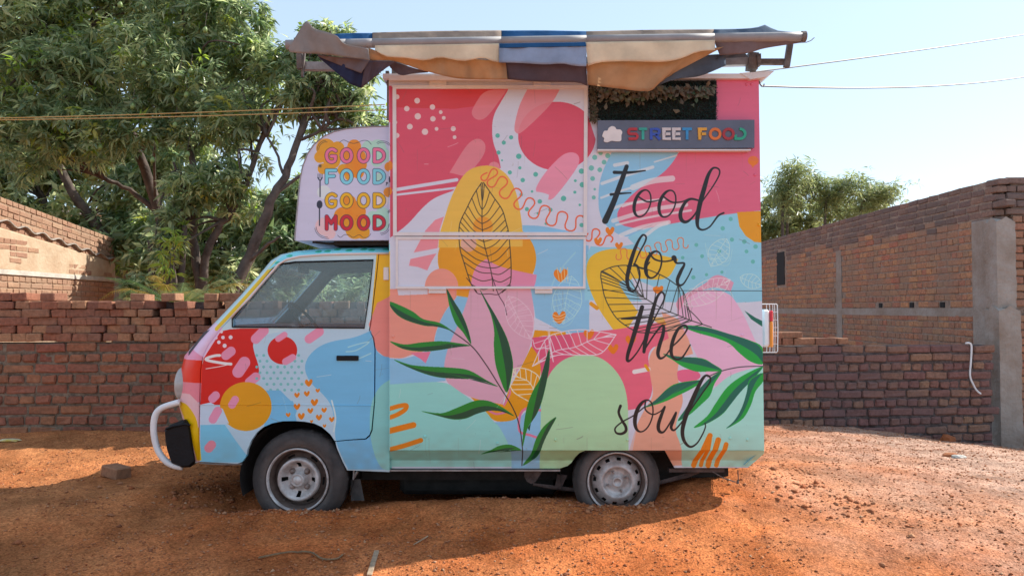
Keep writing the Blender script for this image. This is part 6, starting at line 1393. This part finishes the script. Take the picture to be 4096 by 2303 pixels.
rock(35, 1762, 6.0, .04, 'rubbish', M['rubbish'], 'crumpled yellow and white litter at the foot of the left wall', 'litter', (2.2, 1, .35), 8)
rock(480, 1895, 4.9, .02, 'stone', M['grit'], 'small stone in front of the single brick', 'stone', seed=9)
g = MB(); base = W(3885, 1375, 8.15); P = [W(x, y, 8.14 - .0 * y) for x, y in catmull([(3862, 1372), (3878, 1372), (3886, 1385), (3884, 1440), (3880, 1500), (3892, 1535), (3908, 1562), (3925, 1575)], 4)]
g.tube([q - base for q in P], [.010] * (len(P) - 1) + [.004], 6); g.build('cable', M['bar'], None, label='white cable hanging down the dark wall beside the pillar', cat='cable', loc=base)
# ------------------------------------------------------------------ overhead wires
def wire(a, b, sag, r, mt, label):
    P = [a.lerp(b, t) + Vector((0, 0, -sag * 4 * t * (1 - t))) for t in np.linspace(0, 1, 24)]; c = a.copy(); g_ = MB(); g_.tube([p_ - c for p_ in P], r, 5); g_.build('wire', mt, None, label=label, cat='wire', loc=c)
wire(W(-500, 481, 7.0), W(1540, 419, 6.2), .02, .0042, M['wire'], 'upper of two tan wires crossing in front of the trees to the truck')
wire(W(-500, 484, 7.02), W(1545, 440, 6.15), .02, .0042, M['wire'], 'lower of two tan wires crossing in front of the trees to the truck')
wire(W(2960, 296, 5.4), W(4400, 90, 9.0), .02, .0055, M['wire_grey'], 'upper thin wire from the truck roof across the sky at right')
wire(W(3046, 345, 4.5), W(4400, 240, 9.0), .12, .0055, M['wire_grey'], 'lower thin wire from the roof hook across the sky at right')
# ------------------------------------------------------------------ trees
def cluster_templates(k, L, wd, nl, seed):
    rs = np.random.RandomState(seed); out = []
    for _ in range(k):
        V, F = [], []
        for i in range(nl):
            a = 2 * math.pi * i / nl + rs.rand() * .8; el = -.25 + rs.randn() * .45; l_ = L * (.7 + .5 * rs.rand())
            d = np.array([math.cos(a) * math.cos(el), math.sin(a) * math.cos(el), math.sin(el)]); s_ = np.cross(d, [0, 0, 1.]); s_ /= np.linalg.norm(s_) + 1e-6; up = np.cross(s_, d)
            s_ = s_ * math.cos(.0) + up * rs.randn() * .5; s_ /= np.linalg.norm(s_); up = np.cross(s_, d); w_ = wd * (.8 + .4 * rs.rand()); dr = np.array([0, 0, -1.]) * l_
            p = d * .012; b = len(V)
            V += [p, p + d * l_ * .38 + s_ * w_ + up * w_ * .5 + dr * .04, p + d * l_ * .4 + dr * .05, p + d * l_ * .38 - s_ * w_ + up * w_ * .5 + dr * .04, p + d * l_ * .92 + dr * (.18 + .12 * rs.rand())]
            F += [(b, b + 1, b + 2), (b, b + 2, b + 3), (b + 1, b + 4, b + 2), (b + 2, b + 4, b + 3)]
        out.append((np.array(V), np.array(F)))
    return out
def rotmats(n, rs, tilt):
    a = rs.rand(n) * 6.283; t = np.abs(rs.randn(n)) * tilt; b = rs.rand(n) * 6.283
    ca, sa = np.cos(a), np.sin(a); ct, st_ = np.cos(t), np.sin(t); cb_, sb = np.cos(b), np.sin(b)
    Rz = np.zeros((n, 3, 3)); Rz[:, 0, 0] = ca; Rz[:, 0, 1] = -sa; Rz[:, 1, 0] = sa; Rz[:, 1, 1] = ca; Rz[:, 2, 2] = 1
    Rx = np.zeros((n, 3, 3)); Rx[:, 0, 0] = 1; Rx[:, 1, 1] = ct; Rx[:, 1, 2] = -st_; Rx[:, 2, 1] = st_; Rx[:, 2, 2] = ct
    Rb = np.zeros((n, 3, 3)); Rb[:, 0, 0] = cb_; Rb[:, 0, 1] = -sb; Rb[:, 1, 0] = sb; Rb[:, 1, 1] = cb_; Rb[:, 2, 2] = 1
    return Rb @ Rx @ Rz
def foliage(name, P, tmpl, rs, mat_, parent, tilt=.6, scale=(.6, 1.35), org=(0, 0, 0), kind='stuff', tint=None):
    n = len(P); which = rs.randint(len(tmpl), size=n); Rm = rotmats(n, rs, tilt); sc = scale[0] + (scale[1] - scale[0]) * rs.rand(n); V, F, A_ = [], [], []; off = 0; tint = rs.rand(n) if tint is None else tint
    for k, (v, f) in enumerate(tmpl):
        m_ = which == k; q = np.einsum('nij,vj->nvi', Rm[m_], v) * sc[m_][:, None, None] + P[m_][:, None]; c = len(q)
        if not c: continue
        V.append(q.reshape(-1, 3)); F.append((f[None] + (np.arange(c) * len(v))[:, None, None]).reshape(-1, 3) + off); off += c * len(v)
        nl = len(f) // 4; t_ = np.clip(tint[m_][:, None] + rs.randn(c, nl) * .16, 0, 1); A_.append(np.repeat(t_.reshape(-1), 4))
    me_ = nmesh(name, np.concatenate(V) - np.array(org), np.concatenate(F)); at = me_.attributes.new('rnd', 'FLOAT', 'FACE'); at.data.foreach_set('value', np.concatenate(A_).astype(np.float32))
    return obj(name, me_, parent, mat_, kind=kind)
def blob(rs, n, px, py, Y, rpx, rpy=None, ry=None, hollow=.55):
    """points in a lumpy ellipsoid of crown: centre as seen, radii in photo pixels there"""
    c = W(px, py, Y); k = Y / FPX; rpy = rpy or rpx; ry = ry or rpx * k * .8
    d = rs.randn(n, 3); d /= np.linalg.norm(d, axis=1)[:, None]; r = (hollow + (1 - hollow) * rs.rand(n)) ** .8
    q = d * r[:, None] * np.array([rpx * k, ry, rpy * k]); q *= (1 + .22 * fbm(d[:, 0] * 2.5 + px, d[:, 2] * 2.5 + d[:, 1] * 2 + py, 3, 5))[:, None]
    return q + np.array(c)
TM = cluster_templates(7, .135, .0155, 9, 3); TY = cluster_templates(4, .12, .017, 7, 5); TF = cluster_templates(4, .34, .05, 8, 9); TB = cluster_templates(4, .2, .03, 8, 12)
def limb(g, pts, r0, r1, n=8, wob=.0, seed=0):
    P = catmull(pts, 4); m_ = len(P); rs_ = random.Random(seed); P = [Vector(p) + Vector((rs_.uniform(-wob, wob), rs_.uniform(-wob, wob), rs_.uniform(-wob, wob))) for p in P]
    g.tube(P, [r0 + (r1 - r0) * (i / (m_ - 1)) ** .8 for i in range(m_)], n); return P
def tree(name, label, cat, base, trunks, blobs, dens, seed, mat_='leaf', tm=None, twigs=60, young=.1, group=None, bark='bark', fruit=0, kill=None, tilt=.7, sc=(.6, 1.35)):
    rs = np.random.RandomState(seed); t = empty(name, base, label, cat, group); B0 = Vector(base)
    g = MB(); ends = []
    for path, r0, r1 in trunks:
        P = limb(g, [tuple(W(*p) - B0) for p in path], r0, r1, wob=.012, seed=seed); ends += P[len(P) // 2:]
    o = obj('trunk', g.me('trunk', True), t, M[bark])
    P = np.concatenate([blob(rs, max(10, int(dens * b[3] * (b[4] if len(b) > 4 and b[4] else b[3]) / 10000)), *b) for b in blobs])
    # gather into sprays so that the crown has gaps and dark hollows
    nz = fbm(P[:, 0] * 3.1 + seed, P[:, 2] * 3.1 + P[:, 1] * 1.7, 3, seed); P = P[nz > -.22 + .12 * rs.randn(len(P))]
    if kill is not None: P = P[~kill(P)]
    g = MB()
    for i in range(twigs):
        q = Vector(P[rs.randint(len(P))]) - B0
        if not ends: break
        e = min(rs.randint(len(ends), size=8), key=lambda k: (ends[k] - q).length); e = ends[e]; m_ = e.lerp(q, .5) + Vector((rs.randn() * .08, rs.randn() * .08, .1))
        limb(g, [tuple(e), tuple(m_), tuple(q)], .02 + .012 * rs.rand(), .005, 5)
    obj('branches', g.me('branches', True), t, M['bark'])
    ym = rs.rand(len(P)) < young; tint = np.clip(.5 + .45 * fbm(P[:, 0] * 1.4, P[:, 2] * 1.4, 3, seed + 3) + rs.randn(len(P)) * .18, 0, 1)
    foliage('crown', P[~ym], tm or TM, rs, M[mat_], t, tilt, sc, base, tint=tint[~ym])
    if ym.any(): foliage('young_shoots', P[ym], TY if tm is None else tm, rs, M['leaf_young'] if mat_ != 'leaf_far' else M['leaf_far'], t, tilt, sc, base)
    return t, P
MB1 = [(100, 60, 9.4, 250), (420, 20, 9.8, 260), (760, 60, 9.6, 230), (930, 130, 9.5, 160, 190), (1010, 260, 9.3, 120, 130), (250, 330, 9.2, 260, 200), (560, 260, 9.3, 250, 200), (800, 330, 9.2, 230, 170), (60, 560, 9.1, 210, 170), (330, 540, 9.0, 200, 130), (560, 500, 9.0, 130, 110), (760, 520, 9.0, 90, 80), (900, 470, 9.1, 160, 110), (-250, 250, 9.4, 300), (640, -180, 10, 330), (150, -220, 10, 340)]
t1, P1 = tree('mango_tree', 'large leafy mango tree with hanging green fruit filling the upper left', 'tree', (-4.3, 10.0, .1),
    [([(690, 1240, 10.0), (668, 1000, 10.0), (640, 860, 9.9), (560, 620, 9.7), (500, 480, 9.6)], .1, .05), ([(640, 860, 9.9), (520, 760, 9.8), (420, 720, 9.6)], .045, .02), ([(560, 600, 9.7), (700, 400, 9.6), (800, 250, 9.6)], .05, .02), ([(500, 480, 9.6), (330, 300, 9.6), (200, 160, 9.6)], .05, .02)],
    MB1, 120, 21, twigs=90)
MG = [(575, 258), (720, 300), (762, 285), (530, 425), (400, 590), (750, 618), (745, 380), (820, 120), (610, 640), (480, 20), (700, 500), (690, 860), (672, 830)]
for i, (x, y) in enumerate(MG):
    b_ = bmesh.new(); bmesh.ops.create_icosphere(b_, subdivisions=2, radius=.033)
    for v_ in b_.verts: v_.co = Vector((v_.co.x * .85, v_.co.y * .8, v_.co.z * 1.15 + .004 * math.sin(v_.co.x * 90)))
    me_ = bpy.data.meshes.new('mango'); b_.to_mesh(me_); b_.free(); me_.polygons.foreach_set('use_smooth', [True] * len(me_.polygons))
    o = obj('mango', me_, t1, M['mango'], loc=W(x, y, 8.75) - Vector(t1.location))
    g = MB(); g.tube([(0, 0, .045), (.005, .01, .12), (.0, .05, .22)], .003, 4); g.build('stalk', M['bark'], o)
tree('mango_tree', 'mango tree with V-shaped fork behind the stacked bricks', 'tree', (-3.75, 9.2, .1),
    [([(806, 1260, 9.2), (800, 1130, 9.2), (775, 990, 9.2), (776, 860, 9.1), (790, 775, 9.1), (760, 600, 9.2), (700, 450, 9.3)], .075, .03), ([(812, 1190, 9.2), (820, 1040, 9.15), (870, 920, 9.1), (925, 850, 9.1), (1000, 700, 9.1), (1050, 540, 9.2)], .06, .028), ([(776, 860, 9.1), (740, 760, 9.1), (690, 650, 9.1)], .03, .015)],
    [(760, 760, 8.9, 110, 90), (880, 720, 8.9, 130, 90), (690, 900, 8.8, 70, 110), (660, 1000, 8.7, 60, 80), (980, 620, 9.2, 110, 90), (1060, 480, 9.3, 120, 110), (960, 820, 9.2, 90, 60), (1030, 360, 9.5, 90, 100)], 100, 33, twigs=40, young=.1)
def kill3(P):
    # thin window of sky between the bare branches
    px = 2048 + FPX * P[:, 0] / P[:, 1]; py = 1236 - FPX * (P[:, 2] - CAMZ) / P[:, 1]
    return (((px - 1130) / 110) ** 2 + ((py - 560) / 90) ** 2 < 1) | ((px > 1080) & (py < 100) & (px < 1180)) | (((px - 640) / 46) ** 2 + ((py - 405) / 46) ** 2 < 1) | ((px > 1090 + .18 * (400 - py)) & (px < 1190) & (py < 150))
tree('mango_tree', 'slender mango tree with leaning trunk just behind the cab', 'tree', (-3.1, 8.8, .1),
    [([(900, 1290, 8.8), (935, 1160, 8.8), (1000, 1020, 8.8), (1060, 880, 8.8), (1085, 790, 8.8), (1140, 704, 8.9), (1195, 560, 9.0), (1260, 400, 9.1), (1330, 260, 9.2)], .085, .03), ([(1000, 1040, 8.8), (1060, 990, 8.75), (1120, 940, 8.7)], .03, .012), ([(1085, 790, 8.8), (1180, 720, 8.9), (1330, 640, 9.0)], .03, .012), ([(1140, 704, 8.9), (1100, 600, 9), (1040, 500, 9.1)], .02, .01), ([(1195, 560, 9.), (1290, 520, 9), (1400, 430, 9.1)], .025, .012)],
    [(1240, 170, 9.2, 110, 80), (1340, 160, 9.2, 90, 70), (1400, 300, 9.2, 110, 110), (1260, 330, 9.1, 130, 110), (1170, 320, 9.1, 100, 100), (1470, 430, 9.1, 90, 100), (1300, 450, 9.1, 120, 80), (1200, 400, 9, 90, 60), (1520, 540, 9.2, 60, 110), (1230, 640, 9.1, 60, 60), (1350, 560, 9.3, 90, 60), (1060, 260, 9.4, 80, 80), (1420, 480, 9.4, 100, 90), (1330, 380, 9.4, 130, 90), (1180, 230, 9.2, 80, 70), (1280, 560, 9.5, 80, 60), (1440, 600, 9.6, 90, 80)], 95, 44, twigs=70, young=.09, kill=kill3)
# undergrowth and darker trees further back
for i, (lab, bl__, s_, Y) in enumerate([
    ('shaded evergreen tree behind the plastered wall', [(120, 800, 13, 200, 170), (330, 880, 13, 190, 140), (-60, 700, 13, 190, 190), (250, 650, 13.5, 200, 120), (430, 980, 12.6, 130, 110), (520, 800, 13, 130, 150)], 51, 13),
    ('dark leafy tree between the forked trunk and the leaning trunk', [(700, 1050, 12, 190, 150), (900, 1000, 12, 170, 170), (1080, 900, 12, 150, 160), (1050, 1090, 11.5, 170, 120), (860, 820, 12.5, 150, 120), (640, 920, 12.5, 120, 120), (720, 640, 13, 150, 120)], 52, 12),
    ('dark leafy tree hidden partly by the cab and roof box', [(1220, 860, 12, 140, 160), (1300, 1050, 11.5, 200, 130), (1450, 900, 12, 180, 190), (1180, 1000, 11.5, 130, 120), (1470, 660, 12.5, 130, 110), (1560, 1080, 11.5, 160, 150), (1330, 1180, 11, 200, 80)], 53, 12),
    ('dense tree filling the back of the grove at upper left', [(60, 300, 14, 260, 260), (400, 280, 14, 260, 260), (760, 260, 14, 200, 220), (300, 560, 14, 260, 160), (930, 450, 14, 130, 150), (560, 620, 14.5, 160, 110), (-150, 500, 14, 260, 300)], 54, 14)]):
    c = W(bl__[0][0], 1240, Y); tree('evergreen_tree', lab, 'tree', (c.x, Y, 0), [([(bl__[0][0], 1240, Y), (bl__[0][0] + 20, 1000, Y), (bl__[0][0] + 60, bl__[0][1], Y)], .1, .04), ([(bl__[0][0] + 20, 1000, Y), (bl__[1][0], bl__[1][1], Y)], .05, .02)], bl__, 120, s_, twigs=30, tm=TB, kill=kill3 if i in (2, 3) else None, young=.04)
def shrub(label, blobs, seed, mt='leaf', tm=None, dens=60):
    rs = np.random.RandomState(seed); P = np.concatenate([blob(rs, int(dens * b[3] * b[4] / 10000), *b, hollow=.3) for b in blobs]); c = W(blobs[0][0], 1240, blobs[0][2]); base = (c.x, c.y, .1)
    t = empty('shrub', base, label, 'shrub'); g = MB(); 
    for k in range(7): q = P[rs.randint(len(P))] - np.array(base); limb(g, [(0, 0, 0), (q[0] * .5, q[1] * .5, q[2] * .6), tuple(q)], .012, .004, 5)
    obj('stem', g.me('stem', True), t, M['bark']); foliage('foliage', P, tm or TM, rs, M[mt], t, .6, (.7, 1.2), base)
shrub('bright green bush between the plastered wall and the palm', [(560, 1110, 8.4, 60, 60), (520, 1150, 8.3, 50, 40), (600, 1180, 8.2, 60, 40)], 61, 'leaf')
shrub('yellow green bush at the foot of the forked mango trunk', [(690, 980, 8.4, 50, 90), (670, 1100, 8.3, 40, 50)], 62, 'leaf_young', TM, 26)
shrub('leafy bush right of the forked trunk above the wall', [(880, 1130, 8.6, 60, 60), (960, 1090, 9.4, 60, 60)], 63, 'leaf')
shrub('leafy bush behind the cab window', [(1300, 1180, 9, 160, 60), (1480, 1150, 9, 120, 90), (1150, 1200, 9, 100, 50)], 64, 'leaf', None, 40)
for x, top, r, k in ((613, 1130, .05, 0), (705, 1010, .035, 1), (725, 930, .03, 2), (385, 780, .05, 3)):
    pass
def sapling(label, path, r0, r1):
    c = W(*path[0]); t = empty('bare_tree', tuple(c), label, 'tree'); g = MB(); limb(g, [tuple(W(*p) - c) for p in path], r0, r1, wob=.006, seed=3); obj('trunk', g.me('trunk', True), t, M['bark'])
sapling('thin bare trunk left of the palm fronds', [(616, 1240, 8.9), (614, 1150, 8.9), (608, 1060, 8.9), (600, 960, 8.9)], .05, .035)
sapling('slim trunk behind the palm fronds', [(712, 1240, 8.8), (722, 1130, 8.8), (735, 1000, 8.8), (738, 900, 8.8)], .045, .03)
sapling('slim leaning stem crossing behind the palm fronds', [(712, 1200, 8.75), (695, 1110, 8.7), (672, 1010, 8.7)], .022, .014)
sapling('leaning grey trunk rising over the plastered wall', [(430, 960, 12.6), (370, 880, 12.6), (290, 770, 12.5), (230, 650, 12.4)], .11, .06)
shrub('low belt of bushes beyond the far end of the right yard', [(2700, 1150, 22, 260, 120), (2350, 1170, 22, 200, 110), (2980, 1130, 22.5, 170, 130)], 65, 'leaf_far', TB, 160)
# palm-like plant behind the wall
pl = empty('palm_plant', W(712, 1255, 7.3), 'spiky palm plant with arching fronds just behind the left wall', 'palm'); PB = Vector(pl.location)
rs = np.random.RandomState(8)
for k in range(26):
    a = 2 * math.pi * k / 26 + rs.rand() * .3; L_ = .38 + .3 * rs.rand(); up_ = .55 + .5 * rs.rand(); V, F = [], []; g = MB(); path = []
    for i in range(11):
        t_ = i / 10; h_ = L_ * t_; path.append(Vector((math.cos(a) * h_ * 1.25, math.sin(a) * h_ * .8, up_ * h_ * 1.3 - 1.1 * h_ * h_ * (1.1 + .3 * rs.rand()))))
    g.tube(path, [.005 * (1 - .8 * i / 10) + .0008 for i in range(11)], 4)
    for i in range(2, 40):
        t_ = i / 40 * 10; j = min(9, int(t_)); p = path[j].lerp(path[j + 1], t_ - j); d_ = (path[j + 1] - path[j]).normalized(); s_ = d_.cross(Vector((0, 0, 1))).normalized()
        for sg in (-1, 1):
            ll = .15 * math.sin(math.pi * (.12 + .8 * i / 40)) ; tip = p + (s_ * sg * .85 + d_ * .6 + Vector((0, 0, -.25))).normalized() * ll; g.add([p, p + d_ * .006, tip], [(0, 1, 2)])
    me_ = g.me('frond'); at = me_.attributes.new('rnd', 'FLOAT', 'FACE'); at.data.foreach_set('value', np.full(len(me_.polygons), rs.rand() * .75 if k % 6 else .98, np.float32)); obj('frond', me_, pl, M['frond'])
# right background
def wisp(label, pts, seed):
    rs = np.random.RandomState(seed); b0 = W(*pts[0]); t = empty('bamboo', (b0.x, b0.y, 0), label, 'bamboo'); B0 = Vector(t.location); g = MB(); P = limb(g, [tuple(Vector((b0.x, b0.y, 0)) - B0)] + [tuple(W(*p) - B0) for p in pts], .05, .012, 6)
    obj('cane', g.me('cane', True), t, M['bark']); Q = []
    for p in P[4:]:
        for _ in range(26): Q.append(np.array(p) + np.array(B0) + rs.randn(3) * np.array([.22, .25, .14]))
    foliage('foliage', np.array(Q), cluster_templates(4, .2, .014, 7, 4), rs, M['leaf_far'], t, .7, (.7, 1.3), tuple(B0))
c = W(3200, 1240, 23)
tree('tree', 'broad sunlit tree beyond the tall brick wall at right', 'tree', (c.x, 23, 0), [([(3200, 1240, 23), (3210, 1000, 23), (3240, 860, 23)], .16, .06), ([(3210, 1000, 23), (3380, 850, 23)], .08, .03)],
    [(3120, 840, 22, 90, 90), (3230, 860, 22, 100, 70), (3330, 840, 22, 100, 80), (3420, 830, 22, 90, 60), (3480, 830, 22, 70, 50), (3100, 940, 22, 110, 60), (3250, 930, 21.5, 120, 60), (3000, 900, 22, 110, 110), (2860, 880, 22, 130, 130)], 200, 71, 'leaf_far', tm=cluster_templates(5, .24, .035, 9, 19), twigs=20, young=0, sc=(.6, 1.1))
wisp('feathery bamboo cane rising beside the food truck at right', [(3130, 860, 20), (3140, 780, 20), (3160, 715, 20), (3185, 672, 20)], 81)
wisp('arching bamboo cane curving over the brick wall tree', [(3150, 840, 20.5), (3190, 760, 20.5), (3240, 732, 20.5), (3275, 752, 20.5)], 82)
wisp('bamboo spray above the middle of the tall wall', [(3300, 850, 20.4), (3340, 780, 20.4), (3385, 745, 20.4), (3410, 728, 20.4)], 83)
wisp('bamboo spray nearest the high end of the tall wall', [(3440, 860, 20.6), (3490, 800, 20.6), (3525, 770, 20.6), (3540, 765, 20.6)], 84)
for o in list(bpy.data.objects):
    if o.type == 'MESH' and len(o.data.materials) == 0: print('nomat', o.name)
